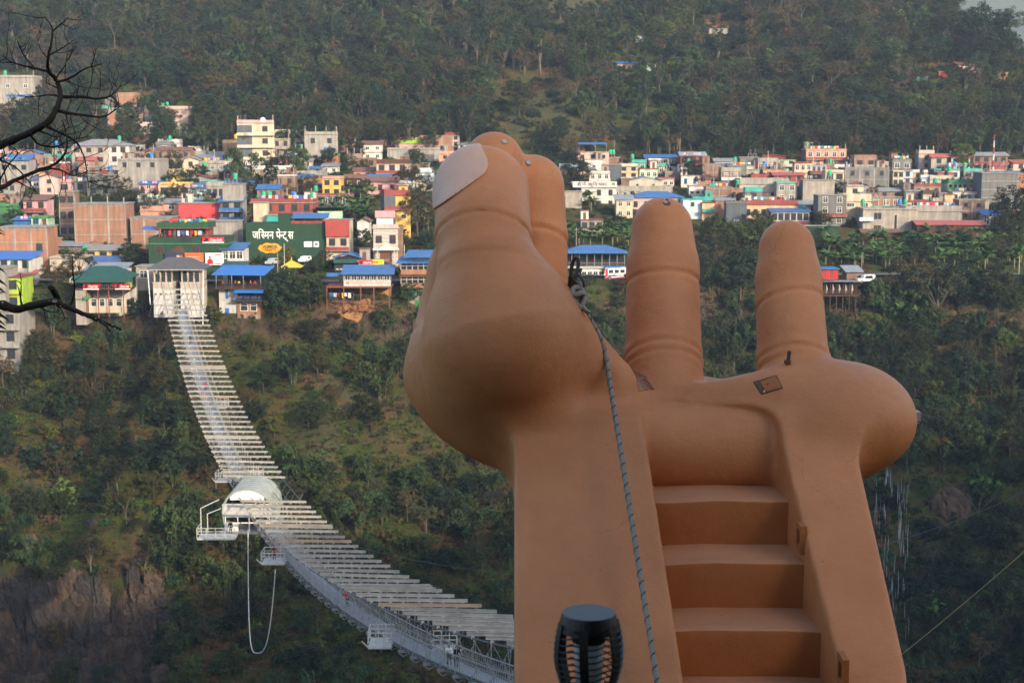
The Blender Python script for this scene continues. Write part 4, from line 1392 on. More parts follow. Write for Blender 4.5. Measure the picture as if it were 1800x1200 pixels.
# ------------------------------------------------------------------ the town
def wallm(n, c, streak=0.2, var=0.2, **k):
    g_ = sum(c)/3; c = tuple(v*.86+g_*.06 for v in c)
    return mat('wall_'+n, c, 0.85, var, 0.5, streak=streak, **k)
W = {
 'brick': wallm('brick', (0.32,0.165,0.105), .22, .25), 'brickb': wallm('brown_brick', (0.25,0.145,0.10), .25, .25), 'bricko': wallm('orange_brick', (0.38,0.18,0.10), .18, .22),
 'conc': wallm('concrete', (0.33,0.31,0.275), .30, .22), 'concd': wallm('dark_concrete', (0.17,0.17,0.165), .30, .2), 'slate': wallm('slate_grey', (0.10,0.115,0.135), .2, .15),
 'cream': wallm('cream', (0.57,0.48,0.34)), 'white': wallm('white', (0.60,0.58,0.54)), 'pink': wallm('pink', (0.62,0.32,0.34)), 'palepink': wallm('pale_pink', (0.55,0.41,0.36)),
 'salmon': wallm('salmon', (0.60,0.30,0.20)), 'yellow': wallm('yellow', (0.72,0.44,0.10)), 'peach': wallm('peach', (0.70,0.45,0.26)), 'red': wallm('red', (0.55,0.055,0.06), .08), 'redb': wallm('red_brown', (0.28,0.065,0.05)),
 'green': wallm('green', (0.022,0.085,0.038), .1), 'dgreen': wallm('deep_green', (0.020,0.060,0.032), .08), 'mgreen': wallm('mid_green', (0.06,0.22,0.085)), 'lime': wallm('lime', (0.36,0.55,0.04)), 'mint': wallm('mint', (0.42,0.62,0.42)), 'teal': wallm('teal', (0.04,0.40,0.34)),
 'lblue': wallm('light_blue', (0.34,0.55,0.66)), 'pblue': wallm('pale_blue', (0.50,0.62,0.66)), 'blue': wallm('blue', (0.03,0.15,0.42)), 'beige': wallm('beige', (0.50,0.43,0.34)), 'stone': wallm('stone', (0.36,0.32,0.27), .25, .3), 'lilac': wallm('lilac', (0.42,0.28,0.48)),
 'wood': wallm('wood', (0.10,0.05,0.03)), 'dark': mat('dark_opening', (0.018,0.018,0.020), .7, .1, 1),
}
TIN = {'blue': mat('tin_blue',(0.055,0.145,0.34),.5,.15,.4,streak=.15), 'bblue': mat('tin_bright_blue',(0.03,0.16,0.48),.45,.12,.4,streak=.1), 'grey': mat('tin_grey',(0.27,0.30,0.32),.45,.2,.5,streak=.2), 'rust': mat('tin_rust',(0.20,0.11,0.075),.8,.3,.5,streak=.3),
 'red': mat('tin_red',(0.36,0.10,0.085),.6,.15,.4,streak=.15), 'green': mat('tin_green',(0.022,0.075,0.062),.5,.15,.4,streak=.1), 'slate': mat('roof_slate',(0.085,0.085,0.09),.8,.2,1.2), 'stone': mat('roof_stone',(0.22,0.22,0.225),.8,.25,.8), 'yellow': mat('roof_yellow',(0.62,0.42,0.05),.6,.15,.8)}
FR = {'w': mat('frame_white',(0.70,0.68,0.62),.6,.05,2), 'b': mat('frame_brown',(0.12,0.05,0.03),.7,.1,2), 'd': mat('frame_dark',(0.06,0.06,0.06),.7,.1,2), 'c': mat('frame_blue',(0.05,0.20,0.35),.6,.1,2)}
PANE = mat('window_glass', (0.030,0.038,0.048), .15, .1, 1, spec=.5)
RAILM = mat('rail_metal', (0.22,0.22,0.22), .6, .1, 2)
TANKM = {'k': mat('tank_black',(0.014,0.014,0.016),.4,.1,2), 'g': mat('tank_green',(0.02,0.30,0.15),.4,.1,2), 'u': mat('tank_blue',(0.02,0.17,0.45),.4,.1,2), 'y': mat('tank_yellow',(0.70,0.36,0.02),.4,.1,2)}
TANKN = {'k':'black','g':'green','u':'blue','y':'yellow'}

_win = {}
def window(parent, x, z, y, w, h, fr='w', bars=1):
    w = max(round(w*4)/4, .5); h = max(round(h*4)/4, .5)
    key = (w, h, fr, bars)
    if key not in _win:
        b = MB(); t = .10
        b.box(-w/2-t,w/2+t,-.10,.02,-t,0); b.box(-w/2-t,w/2+t,-.10,.02,h,h+t)
        b.box(-w/2-t,-w/2,-.08,.02,0,h); b.box(w/2,w/2+t,-.08,.02,0,h)
        for k in range(bars):
            xx = -w/2+w*(k+1)/(bars+1); b.box(xx-.035,xx+.035,-.06,.01,0,h)
        if h > 1.1: b.box(-w/2,w/2,-.055,.01,h*.68,h*.68+.06)
        f = b.mesh('window', FR[fr])
        p = MB().box(-w/2,w/2,-.03,.015,0,h).mesh('pane', PANE)
        _win[key] = (f, p)
    f, p = _win[key]
    o = link('window', f, parent, (x, y, z)); link('pane', p, o)
    return o

_tank = {}
def tank(x, y, z, kind, hname, r=.62, h=1.5):
    if kind not in _tank:
        pr = [(.0,0),(.60,0),(.60,.12),(.63,.16),(.60,.22),(.60,.48),(.63,.52),(.60,.58),(.60,.84),(.63,.88),(.60,.94),(.60,1.18),(.56,1.28),(.34,1.42),(.22,1.46),(.22,1.55),(.0,1.56)]
        _tank[kind] = MB().lathe(pr, 12).mesh('water_tank', TANKM[kind], True)
    o = link('water_tank', _tank[kind], None, (x, y, z))
    o.scale = (r/.6, r/.6, h/1.5)
    lb = '%s plastic water tank on the roof of the %s' % (TANKN[kind], hname)
    if len(lb.split()) > 16: hname = hname.replace(' in front of ', ' before ').replace('rounded ', '').replace('blank ', '')
    if len(lb.split()) > 16: lb = '%s water tank on the %s' % (TANKN[kind], hname)
    tag(o, lb, 'water tank', '%s water tanks on the %s' % (TANKN[kind], hname))
    return o

CLOTHC = [cloth('c%d' % i, c) for i, c in enumerate([(.5,.03,.05),(.65,.63,.6),(.05,.1,.35),(.02,.3,.28),(.6,.3,.35),(.02,.02,.03),(.65,.4,.05),(.35,.45,.6)])]
def clothesline(x0, x1, y, z, hname, seed=0, drop=.9):
    rr = random.Random(seed)
    t = empty('clothesline', (x0, y, z), 0, 'line of washing on the %s' % hname, 'clothesline')
    b = MB(); b.bar((0,0,-1.2),(0,0,.05),.05); b.bar((x1-x0,0,-1.2),(x1-x0,0,.05),.05); b.bar((0,0,0),(x1-x0,0,0),.025)
    b.build('line', RAILM, t)
    x = .15
    while x < x1-x0-.4:
        w = rr.uniform(.4,.9); h = drop*rr.uniform(.6,1.1)
        bb = MB(); n = 4
        vs = []; 
        for i in range(n+1):
            for k in range(2): vs.append((x+w*i/n, .05*math.sin(i*2.1+x*3)*(k), -h*k))
        for i in range(n+1):
            for k in range(2): vs.append((x+w*i/n, .05*math.sin(i*2.1+x*3)*(k)+.02, -h*k))
        o = 2*(n+1)
        fs = [(2*i,2*i+2,2*i+3,2*i+1) for i in range(n)] + [(o+2*i,o+2*i+1,o+2*i+3,o+2*i+2) for i in range(n)]
        bb.add(vs, fs); bb.build('garment', rr.choice(CLOTHC), t)
        x += w + rr.uniform(.05,.35)
    return t

def roof_shape(root, kind, col, w, d, H, over=.5, rise=None, x0=None):
    """pitched tin roofs; local frame: x across, y back from the front face"""
    b = MB(); X = w/2+over; Y0 = -over*1.4; Y1 = d+over; t = .10
    rise = rise if rise is not None else {'shed':.9,'shedb':.9,'gable':1.3,'gablef':1.5,'hip':1.8}[kind]
    def sheet(poly):
        n = len(poly); b.add(poly+[(p[0],p[1],p[2]+t) for p in poly], [tuple(range(n-1,-1,-1)), tuple(range(n,2*n))]+[(i,(i+1)%n,(i+1)%n+n,i+n) for i in range(n)])
    if kind == 'shed': sheet([(-X,Y0,H),(X,Y0,H),(X,Y1,H+rise),(-X,Y1,H+rise)])
    elif kind == 'shedb': sheet([(-X,Y0,H+rise),(X,Y0,H+rise),(X,Y1,H),(-X,Y1,H)])
    elif kind == 'gable':
        m = (Y0+Y1)/2
        sheet([(-X,Y0,H),(X,Y0,H),(X,m,H+rise),(-X,m,H+rise)]); sheet([(-X,m,H+rise+.003),(X,m,H+rise+.003),(X,Y1,H),(-X,Y1,H)])
    elif kind == 'gablef':
        sheet([(-X,Y0,H),(0,Y0,H+rise),(0,Y1,H+rise),(-X,Y1,H)]); sheet([(0,Y0,H+rise+.003),(X,Y0,H),(X,Y1,H),(0,Y1,H+rise+.003)])
    elif kind == 'hip':
        m = (Y0+Y1)/2; k = min(X*.62, (Y1-Y0)*.6)
        sheet([(-X,Y0,H),(X,Y0,H),(X-k,m,H+rise),(-X+k,m,H+rise)]); sheet([(-X+k,m,H+rise),(X-k,m,H+rise),(X,Y1,H),(-X,Y1,H)])
        sheet([(-X,Y1,H),(-X,Y0,H),(-X+k,m,H+rise)]); sheet([(X,Y0,H),(X,Y1,H),(X-k,m,H+rise)])
    if kind in ('gable','gablef'):
        g = MB(); m = (Y0+Y1)/2
        if kind == 'gable':
            for xx in (-w/2+.004, w/2-.104):
                MB().prism([(0.1,H-.05),(d-.1,H-.05),(m,H+rise-.12)], xx, xx+.1, 'x').build('gable', bpy.data.materials[root['_wm']] if root.get('_wm') else W['beige'], root)
        else: g.prism([(-w/2+.1,H-.05),(w/2-.1,H-.05),(0,H+rise-.12)], .004, .104, 'y')
        root['_gable'] = 1
        if kind == 'gablef': g.build('gable', root.get('_wm') and bpy.data.materials[root['_wm']] or W['beige'], root)
    return b.build('roof', TIN[col], root)

HOUSES = []
def house(x0, x1, yt, yb, label, name, wall='brick', side=None, fl=2, win=None, wf=None, fr='w', bars=1, roof='flat', rc='conc', par=.9, pc=None,
          balc=None, bc_='conc', frame=0, tanks='', wash=0, posts=0, door=0, Y=None, d=None, yaw=None, band=None, tsize=1.0, cat='house', nm='house', shade=0, skip=()):
    if Y == 'hill': g = ground((x0+x1)/2, yb, 512.0); Y = None
    else: g = ground((x0+x1)/2, yb) if Y is None else None
    if Y is None: Y = float(g[1])
    c = at((x0+x1)/2, yb, Y); m = mpp((x0+x1)/2, yb, Y)
    w = (x1-x0)*m; H = (yb-yt)*m
    d = d or min(max(w*.8, 5.0), 10.0)
    rr = random.Random(int(x0*31+yt*7))
    yaw = rr.uniform(-.05,.05) if yaw is None else yaw
    root = empty(nm, tuple(c), yaw, label, cat)
    root['_wm'] = W[wall].name
    gz = min(tz(c[0]-w/2, Y), tz(c[0]+w/2, Y), tz(c[0], Y+d)) - c[2] - 1.5
    gz = min(gz, -0.6)
    parh = par if roof == 'flat' else 0
    Hb = H - parh if roof == 'flat' else H
    if roof != 'flat': Hb = H*0.82 if fl > 1 else H*.72
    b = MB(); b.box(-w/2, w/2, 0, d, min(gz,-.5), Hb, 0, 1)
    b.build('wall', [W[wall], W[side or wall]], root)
    pcm = W[pc or wall]
    if roof == 'flat':
        MB().box(-w/2-.25, w/2+.25, -.35, d+.2, Hb, Hb+.16).build('roof', W[rc], root)
        if parh > .3:
            b = MB(); z0, z1 = Hb+.16, Hb+parh; t = .13
            b.box(-w/2,w/2,-.05,t,z0,z1); b.box(-w/2,w/2,d-t,d,z0,z1); b.box(-w/2,-w/2+t,t,d-t,z0,z1); b.box(w/2-t,w/2,t,d-t,z0,z1)
            b.build('parapet', pcm, root)
    else:
        k, cc = roof.split(':')
        roof_shape(root, k, cc, w, d, Hb, rise=max(H-Hb, .5))
    fh = Hb/fl
    if frame:
        cols = frame
        for i in range(cols+1):
            xx = -w/2 + w*i/cols
            MB().box(max(xx-.19,-w/2-.03), min(xx+.19,w/2+.03), -.05, .12, min(gz,-.5)+.2, Hb+(.0 if roof!='flat' else .0)).build('column', W['conc'], root)
        for f in range(1, fl+1):
            MB().box(-w/2-.02, w/2+.02, -.075, .1, f*fh-.22-.18*(f==fl), f*fh-.18*(f==fl)).build('floor_beam', W['conc'], root)
    if band:
        for f in range(1, fl):
            MB().box(-w/2-.06, w/2+.06, -.22, .1, f*fh-.12, f*fh+.12).build('floor_band', W[band], root)
    if win:
        n, ww, wh = win
        for f in range(fl):
            if f in skip: continue
            zz = f*fh + fh*.34
            for i in range(n):
                if frame and n == frame: pass
                xx = -w/2 + w*(i+.5)/n
                window(root, xx, zz, -.004, min(ww, w/n*.7), min(wh, fh*.52), fr, bars)
        # one window on the right flank is left to the plain wall
    if door:
        b = MB().box(-.5,.5,-.06,.02,0,2.05).build('door', FR['b'], root, (w*.28*(1 if rr.random()<.5 else -1), -.003, 0))
    if balc:
        for f in balc:
            zz = f*fh
            MB().box(-w/2-.1, w/2+.1, -1.15, .0, zz-.14, zz+.02).build('balcony_slab', W['conc'], root)
            b = MB()
            if bc_ in W: b.box(-w/2-.1, w/2+.1, -1.15, -1.05, zz+.02, zz+.85)
            else:
                b.box(-w/2-.1, w/2+.1, -1.13, -1.07, zz+.85, zz+.92)
                q = max(int(w/.35), 4)
                for i in range(q+1): b.box(-w/2-.1+(w+.2)*i/q-.02, -w/2-.1+(w+.2)*i/q+.02, -1.12, -1.08, zz+.02, zz+.85)
            b.build('balcony_rail', W.get(bc_, RAILM), root)
    if posts:
        b = MB()
        for i in range(posts):
            xx = -w/2+.3+(w-.6)*i/max(posts-1,1)
            MB().box(xx-.12,xx+.12,.1,.34,Hb,Hb+parh+1.3+rr.uniform(0,.6)).build('post', W['conc'], root)
    if roof == 'flat' and w > 5.5 and rr.random() < .42 and cat == 'house' and Y < 490:
        cw = min(2.6, w*.35); cx0 = rr.choice((-w/2+.15, w/2-cw-.15)); chh = rr.uniform(1.9, 2.5)
        MB().box(cx0, cx0+cw, d*.45, d*.45+2.6, Hb+.16, Hb+.16+chh).build('stair_room', rr.choice((W[wall], W['conc'], W['brickb'], W['white'])), root)
        MB().box(cx0-.2, cx0+cw+.2, d*.45-.25, d*.45+2.8, Hb+.16+chh, Hb+.3+chh).build('stair_room_roof', rr.choice((W['conc'], TIN['grey'], TIN['rust'])), root)
        MB().box(cx0+cw*.3, cx0+cw*.3+.8, d*.45-.05, d*.45, Hb+.2, Hb+1.95).build('door', FR['b'], root)
    if shade:
        b = MB(); zz = Hb+2.5
        b.add([(-w*.45,-.8,zz-.1),(w*.45,-.8,zz-.1),(w*.45,d*.7,zz+.5),(-w*.45,d*.7,zz+.5),(-w*.45,-.8,zz),(w*.45,-.8,zz),(w*.45,d*.7,zz+.6),(-w*.45,d*.7,zz+.6)],[(0,3,2,1),(4,5,6,7),(0,1,5,4),(1,2,6,5),(2,3,7,6),(3,0,4,7)])
        b.build('awning', TIN['blue'], root)
        for xx in (-w*.42, w*.42):
            MB().bar((xx,.2,Hb+.1),(xx,.2,zz),.1).build('awning_post', RAILM, root)
    M3 = Matrix.Rotation(yaw, 4, 'Z'); M3.translation = Vector(c)
    for i, tk in enumerate(tanks):
        xx = -w/2+.9+i*1.5*tsize if rr.random() < .5 else w/2-.9-i*1.5*tsize
        zz = Hb+.16 if roof == 'flat' else Hb+.2
        if roof == 'flat' and parh <= 1.2:
            b = MB()
            for sx in (-.45,.45):
                for sy in (-.45,.45): b.bar((xx+sx,d*.5+sy,zz),(xx+sx,d*.5+sy,zz+1.0),.09)
            b.box(xx-.6,xx+.6,d*.5-.6,d*.5+.6,zz+1.0,zz+1.1); b.build('tank_stand', RAILM, root); zz += 1.1
        p = M3 @ Vector((xx, d*.5, zz))
        tank(p.x, p.y, p.z, tk, name, .62*tsize, 1.5*tsize)
    if wash:
        p = M3 @ Vector((0, .9, Hb+parh+.9))
        clothesline(p.x-w*.38, p.x+w*.38, p.y, p.z, name, int(x0))
    HOUSES.append((c[0], Y, w, d, Hb))
    return root, w, H, d, fh, Hb

def roadside_tree_clear(): pass
h = house
# ---- upper left
h(0,62,133,190,'bare grey concrete house stepped up the hillside at the top left of town','stepped concrete house','conc',fl=2,tanks='g',win=(2,1.2,1.2),posts=2,skip=(0,))
h(2,56,153,188,'light blue house with bright blue roof slab below the grey stepped house','light blue upper house','lblue',rc='blue',fl=2,win=(3,1.2,1.2),par=.2,balc=(1,),bc_='blue')
h(-12,12,186,216,'pink house at the left edge under the light blue one','pink left edge house','pink',fl=2,win=(1,1.2,1.2))
h(206,240,163,188,'bare orange brick top storey with concrete frame on the upper left slope','brick top storey','bricko',fl=1,frame=2,side='conc')
h(190,251,190,222,'wide orange brick house with concrete frame below the brick top storey','framed orange brick house','bricko',fl=2,frame=3,par=1.4,pc='conc')
h(180,194,172,205,'narrow teal and grey house beside the framed orange brick house','narrow teal house','concd',fl=2,balc=(1,),bc_='teal',band='teal')
h(277,331,187,232,'tall plain pale pink house wall with a dark roof terrace','plain pale pink house','palepink',fl=3,tanks='gg',par=1.2,posts=1)
h(255,281,202,222,'low grey house with two dark windows left of the plain pale pink house','low two-window grey house','concd',fl=1,win=(2,1.3,1.2),fr='c')
h(137,185,219,241,'cream house with a pink balustrade above the stone villa','balustrade house','palepink',fl=1,balc=(0,),bc_='pink',roof='shed:blue',wash=1)
h(113,176,236,262,'dark red house under a blue tin roof left of the stone villa','dark red blue-roofed house','redb',fl=1,win=(3,1.0,1.2),roof='shed:blue')
r_ = h(128,228,246,306,'large stone and white villa with a grey hipped roof','stone villa','stone',fl=3,win=(5,1.2,1.3),fr='b',roof='hip:stone',d=10)
MB().box(r_[1]*.14, r_[1]*.5+.02, -.06, .0, -1.0, r_[5]).build('white_wing_wall', W['white'], r_[0])
for f in range(3):
    for k in (0.24,.39): window(r_[0], r_[1]*k, f*r_[4]+r_[4]*.34, -.066, 1.25, 1.4, 'b')
h(228,275,215,243,'house with a pale parapet band and deep blue side wall','blue-sided house','concd','blue',fl=2,par=1.6,pc='palepink',tanks='g',win=(3,1.0,1.1))
h(262,279,230,246,'small pale box room with one dark window above the dark bush','box room','beige',fl=1,win=(1,1.6,1.4),fr='d')
h(302,331,232,264,'ruined streaky concrete house with empty openings','ruined concrete house','conc',fl=2,win=(2,1.0,1.4),fr='d',posts=3)
h(330,356,232,248,'little brown gabled house with a red window','little gabled house','bricko',fl=1,win=(1,2.2,1.2),fr='b',roof='gablef:rust')
h(344,368,221,236,'small pale blue house with tin roof near the banana trees','small pale blue house','pblue',fl=1,win=(2,1.2,1.2),roof='shed:blue',tanks='g')
h(331,362,257,276,'low white house with one dark window and a cluttered terrace','low white terrace house','white',fl=1,win=(1,1.5,1.4),fr='d',par=1.8,tanks='k')
h(362,393,248,270,'brown brick low house with white terrace walls','brown brick terrace house','brickb',fl=1,par=2.0,pc='white')
h(392,418,246,278,'plain brown brick block with a yellow tank','plain brown brick block','brickb',fl=2,tanks='y')
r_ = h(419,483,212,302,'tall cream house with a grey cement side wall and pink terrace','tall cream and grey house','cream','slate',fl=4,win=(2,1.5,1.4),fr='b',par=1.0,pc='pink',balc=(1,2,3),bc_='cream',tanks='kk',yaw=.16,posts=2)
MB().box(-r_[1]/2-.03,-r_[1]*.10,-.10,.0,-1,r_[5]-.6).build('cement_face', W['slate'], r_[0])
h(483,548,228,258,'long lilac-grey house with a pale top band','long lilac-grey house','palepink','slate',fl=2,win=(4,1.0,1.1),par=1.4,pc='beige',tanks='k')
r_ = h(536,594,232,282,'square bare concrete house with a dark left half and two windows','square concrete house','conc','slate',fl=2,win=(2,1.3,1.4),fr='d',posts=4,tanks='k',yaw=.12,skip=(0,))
h(594,624,240,268,'brown brick house with a pale upper band','banded brick house','brickb',fl=2,win=(2,1.0,1.1),fr='b',par=1.6,pc='beige')
h(638,672,248,282,'white and brick house with a narrow tin roof','white and brick house','white',fl=2,win=(2,1.1,1.1),roof='shed:rust',band='brick')
h(667,701,238,262,'salmon house under a grey-blue tin roof','salmon tin-roofed house','salmon',fl=1,win=(3,1.0,1.2),fr='b',roof='shed:blue',tanks='u')
h(694,747,246,268,'pink house with a bright lime green roof band','lime banded pink house','pink',fl=1,win=(4,1.0,1.1),par=1.3,pc='lime',rc='lime',wash=1,tanks='ug')
h(738,796,238,268,'wide bare orange brick house above the lime banded house','wide bare brick house','bricko',fl=2,frame=3,par=.7,tanks='g')
h(681,772,260,284,'long raw concrete wall house left of the thumb','long concrete house','conc',fl=1,par=.5,tanks='k')
h(781,808,233,268,'narrow pinkish tower house with two windows and a red railing','narrow pink tower house','palepink',fl=3,win=(2,1.1,1.2),fr='d',par=1.2,pc='redb',tanks='k')
h(806,842,250,275,'white-fronted house half hidden by the thumb with grey roof','half hidden white house','white',fl=2,win=(3,.9,1.1),fr='d',balc=(1,),bc_='redb',roof='shed:grey')
h(772,815,266,296,'salmon brick house just left of the thumb nail','salmon brick house','salmon',fl=2,win=(2,1.0,1.0),fr='b',tanks='k')
h(500,548,279,296,'low cream house with slate roof behind the bright tree','low cream house','cream',fl=1,win=(3,.9,1.0),fr='d',roof='shed:stone')
h(540,566,293,308,'small yellow house with a blue awning in the trees','small yellow house','yellow',fl=1,win=(1,1.2,1.0),roof='shed:blue')
h(566,594,288,306,'small white house with grey tin roof in the trees','small white tin-roofed house','white',fl=1,win=(2,.9,.9),roof='shed:stone')
h(567,600,310,346,'bright yellow house with two dark windows and an orange parapet','bright yellow house','yellow',fl=2,win=(2,1.2,1.4),fr='d',par=.8,pc='salmon')
h(622,669,295,316,'long salmon house under a grey-brown tin roof','long salmon house','salmon',fl=1,win=(3,1.0,1.1),fr='b',roof='gable:rust')
r_ = h(662,717,281,322,'two-storey beige house with brick-red floor bands','red banded beige house','beige',fl=2,win=(3,1.4,1.4),fr='b',par=1.2,pc='wood',band='redb',rc='redb',balc=(1,),bc_='redb')
h(606,640,307,330,'dark shed house under a rusty roof','dark rusty shed','wood',fl=1,roof='gable:rust',win=(2,1,1))
r_ = h(637,700,311,342,'pinkish gabled house with a brown tin roof and two windows','pink gabled house','pink','brickb',fl=1,win=(3,1.1,1.4),fr='b',roof='gable:rust')
h(700,728,318,338,'white low house with laundry beside the pink gabled house','white laundry house','white',fl=1,win=(2,1.0,1.0),fr='d',wash=1)
h(722,774,313,336,'long cream house behind the trees left of the thumb','long cream house','cream',fl=1,win=(4,.9,1.1),fr='d',roof='shed:stone')
# ---- middle left
h(208,282,279,336,'big blank streaked concrete house in mid town','blank concrete house','conc',fl=3,par=.5,win=(3,1.0,1.2),fr='d',skip=(0,1),side='concd')
h(212,232,279,296,'little lilac-pink room on the terrace of the blank concrete house','lilac terrace room','lilac',fl=1,win=(2,1.0,1.2),fr='b')
h(190,212,296,336,'dark brick house with deep concrete balconies','dark balcony house','brickb',fl=2,balc=(1,2),bc_='conc',win=(2,1.2,1.6),fr='d',par=.4)
h(282,318,297,322,'yellow top storey with a cream parapet','yellow top storey','yellow',fl=1,par=2.0,pc='cream',rc='teal')
r_ = h(281,333,321,352,'bright yellow-orange house with three dark windows and a small gable','three-window yellow house','peach',fl=1,win=(3,2.0,1.9),fr='d',par=.5,pc='yellow',rc='salmon')
MB().prism([(-1.2,r_[5]+.1),(1.2,r_[5]+.1),(0,r_[5]+1.9)],-.5,-.3).build('gable', W['yellow'], r_[0])
for q in (-.5,-.17,.17,.5): MB().box(r_[1]*q-.2,r_[1]*q+.2,-.3,-.004,-1,r_[5]-.02).build('pilaster', W['peach'], r_[0])
h(245,279,319,348,'bright pink house with a blue roof edge and a green tank','bright pink house','pink',fl=2,roof='shed:blue',wash=1,win=(1,1,1))
h(243,283,343,376,'grey stone house with teal roof slab and blue door','teal slab stone house','stone',fl=1,par=.9,rc='teal',pc='white',win=(2,1.6,1.8),fr='c',tanks='k')
h(333,362,323,352,'light blue house with washing right of the yellow house','light blue washing house','lblue',fl=1,roof='shed:blue',wash=1)
h(363,394,320,352,'concrete house with dark doors and a cluttered flat roof','dark-doored concrete house','conc',fl=1,win=(3,1.0,1.8),fr='d',par=1.2)
h(393,429,322,404,'tall blank pale concrete wall house above the blue awnings','tall blank concrete house','conc',fl=4,par=.3,tanks='kg')
h(247,290,362,388,'salmon terrace house with a parapet of grey blocks','salmon terrace house','salmon',fl=1,par=1.4,pc='salmon')
h(288,316,351,388,'salmon house with one white-framed four-pane window','four-pane salmon house','salmon',fl=2,win=(1,1.6,1.5),bars=1,roof='shed:stone',skip=(0,))
r_ = h(315,388,356,402,'bright red wall building with faded white lettering','bright red building','red',fl=2,par=.3,tanks='kk',shade=0)
put_text('-------- --------', W['white'], r_[0], r_[1]*.12, r_[5]*.36, -.03, r_[1]*.5, .9, .1, .02)
h(326,356,350,358,'blue tarpaulin fence along the top of the red building','blue tarpaulin terrace','blue',fl=1,par=.2,Y=392,d=3)
r_ = h(388,428,344,404,'open terrace stack with blue tarpaulins and awnings right of the red building','blue awning terraces','concd',fl=3,roof='shed:blue',balc=(1,2),bc_='blue',win=(2,1.4,1.4),fr='d')
h(-18,32,358,392,'mid green house with a green roof slab at the left edge','mid green house','mgreen',fl=1,rc='mgreen',par=.8,win=(3,.8,.8),fr='b')
h(0,30,340,358,'brick house with a pale poster behind the mid green house','poster brick house','bricko',fl=1,par=.3,tanks='k')
h(42,84,344,392,'brown house with arched verandas and pink walls behind the striped room','pink veranda house','pink','brickb',fl=2,balc=(1,),bc_='redb',win=(2,1.3,1.5),fr='b',roof='shed:rust',tanks='k')
h(70,104,306,342,'small pink and white house with a white gable','pink and white gable house','palepink',fl=2,roof='gablef:rust',win=(1,1.1,1.1),fr='b')
h(100,125,316,340,'pink house with one big dark window','one-window pink house','pink',fl=1,win=(1,2.2,1.7),fr='d',wash=1)
h(0,52,272,330,'shabby grey house with a blue tin roof behind the bare branches','shabby blue-roofed house','conc',fl=2,win=(3,1.2,1.3),roof='shed:blue',fr='d',wash=1)
h(106,133,336,420,'narrow unfinished brick house with dark empty windows','narrow unfinished brick house','brickb',fl=3,frame=1,win=(2,1.3,1.5),fr='d',par=.3,posts=2)
h(133,222,357,438,'tall blank brick building with a nine-panel concrete frame','nine-panel brick building','brick',fl=3,frame=3,par=.3,side='conc',posts=4)
h(216,231,384,428,'dark open stairwell block between the two framed brick buildings','stairwell block','concd',fl=2,balc=(1,),bc_='conc',win=(1,1.5,2.2),fr='d')
h(231,302,381,438,'second framed brick building behind the green building','second framed brick building','brick',fl=2,frame=3,par=.3,side='conc')
r_ = h(0,85,398,474,'wide orange brick building with concrete grid and two small windows','orange grid brick building','bricko',fl=3,frame=3,par=.3)
window(r_[0], r_[1]*.33, r_[4]*1.3, -.004, 1.3, 1.7, 'd', 2); window(r_[0], r_[1]*.33, r_[4]*.35, -.004, 1.2, .9, 'd', 1)
r_ = h(55,85,380,399,'rooftop room with diagonal white stripes and a turquoise frame','striped rooftop room','mint',fl=1,rc='mgreen',par=.5,pc='mgreen',Y=366,d=5)
for k in range(8):
    xx = -r_[1]*.38+k*r_[1]*.10
    MB().prism([(xx,.3),(xx+.22,.3),(xx+.62,r_[5]-.3),(xx+.40,r_[5]-.3)],-.03,0).build('stripe', W['white' if k%2 else 'brick'], r_[0])
window(r_[0], -.9, .8, -.05, 1.3, 1.2, 'c', 1); MB().box(.7,1.7,-.06,0,0,2).build('door', FR['b'], r_[0])
h(24,55,382,399,'blue sheet rooftop shelter with washing left of the striped room','blue rooftop shelter','blue',fl=1,roof='shed:blue',wash=1,Y=367,d=4)
h(85,97,419,450,'narrow bare brick hut beside the orange grid building','narrow brick hut','bricko',fl=1,par=.2)
h(97,155,427,446,'long low shed under a grey tin roof','long grey-roofed shed','concd',fl=1,roof='shed:grey')
h(150,214,434,456,'low workshop with a yellow tarpaulin','yellow tarpaulin workshop','yellow',fl=1,roof='shed:grey',win=(3,1.4,1.4),fr='d')
h(88,150,451,478,'low flat-roofed hut with a green tank by the road','low roadside hut','beige',fl=1,tanks='g',par=.4)
h(160,208,453,476,'pale hut under a thin blue tin roof','pale thin-roofed hut','cream',fl=1,roof='shed:blue')
h(150,218,466,498,'white shop under a grey tin roof behind the dark green roof','grey-roofed white shop','white',fl=1,roof='shed:grey',win=(2,1.6,1.4),fr='d')
h(38,57,478,500,'stall with a pink-red tiled awning beside the road','tiled stall','conc',fl=1,roof='shed:red')
# ---- left edge, near
r_ = h(-30,38,545,640,'raw concrete house with open verandas on tall retaining wall at the left edge','raw concrete cliff house','conc',fl=3,balc=(1,2),bc_='conc',par=.2,win=(2,1.6,1.8),fr='d',Y=305,d=9)
r_ = h(8,41,486,548,'narrow lime green and red house at the cliff edge','lime cliff house','lime',fl=2,rc='redb',par=.2,win=(1,1.6,1.8),fr='d',Y=311,d=7,band='redb')
h(-30,12,470,548,'grey concrete frame house cut by the left edge','left edge concrete house','conc',fl=2,balc=(1,),bc_='conc',par=.3,Y=309,d=8)
r_ = h(-20,56,446,500,'shop house with bright blue tarpaulin roof and green posts','blue tarpaulin shop','white',fl=2,roof='shed:bblue',balc=(1,),bc_='rail',win=(4,1.3,1.4),fr='d',Y=328)
for q in (.12,.46): MB().box(r_[1]*q,r_[1]*q+.2,-1.3,-1.1,0,r_[5]).build('green_post', W['mgreen'], r_[0])
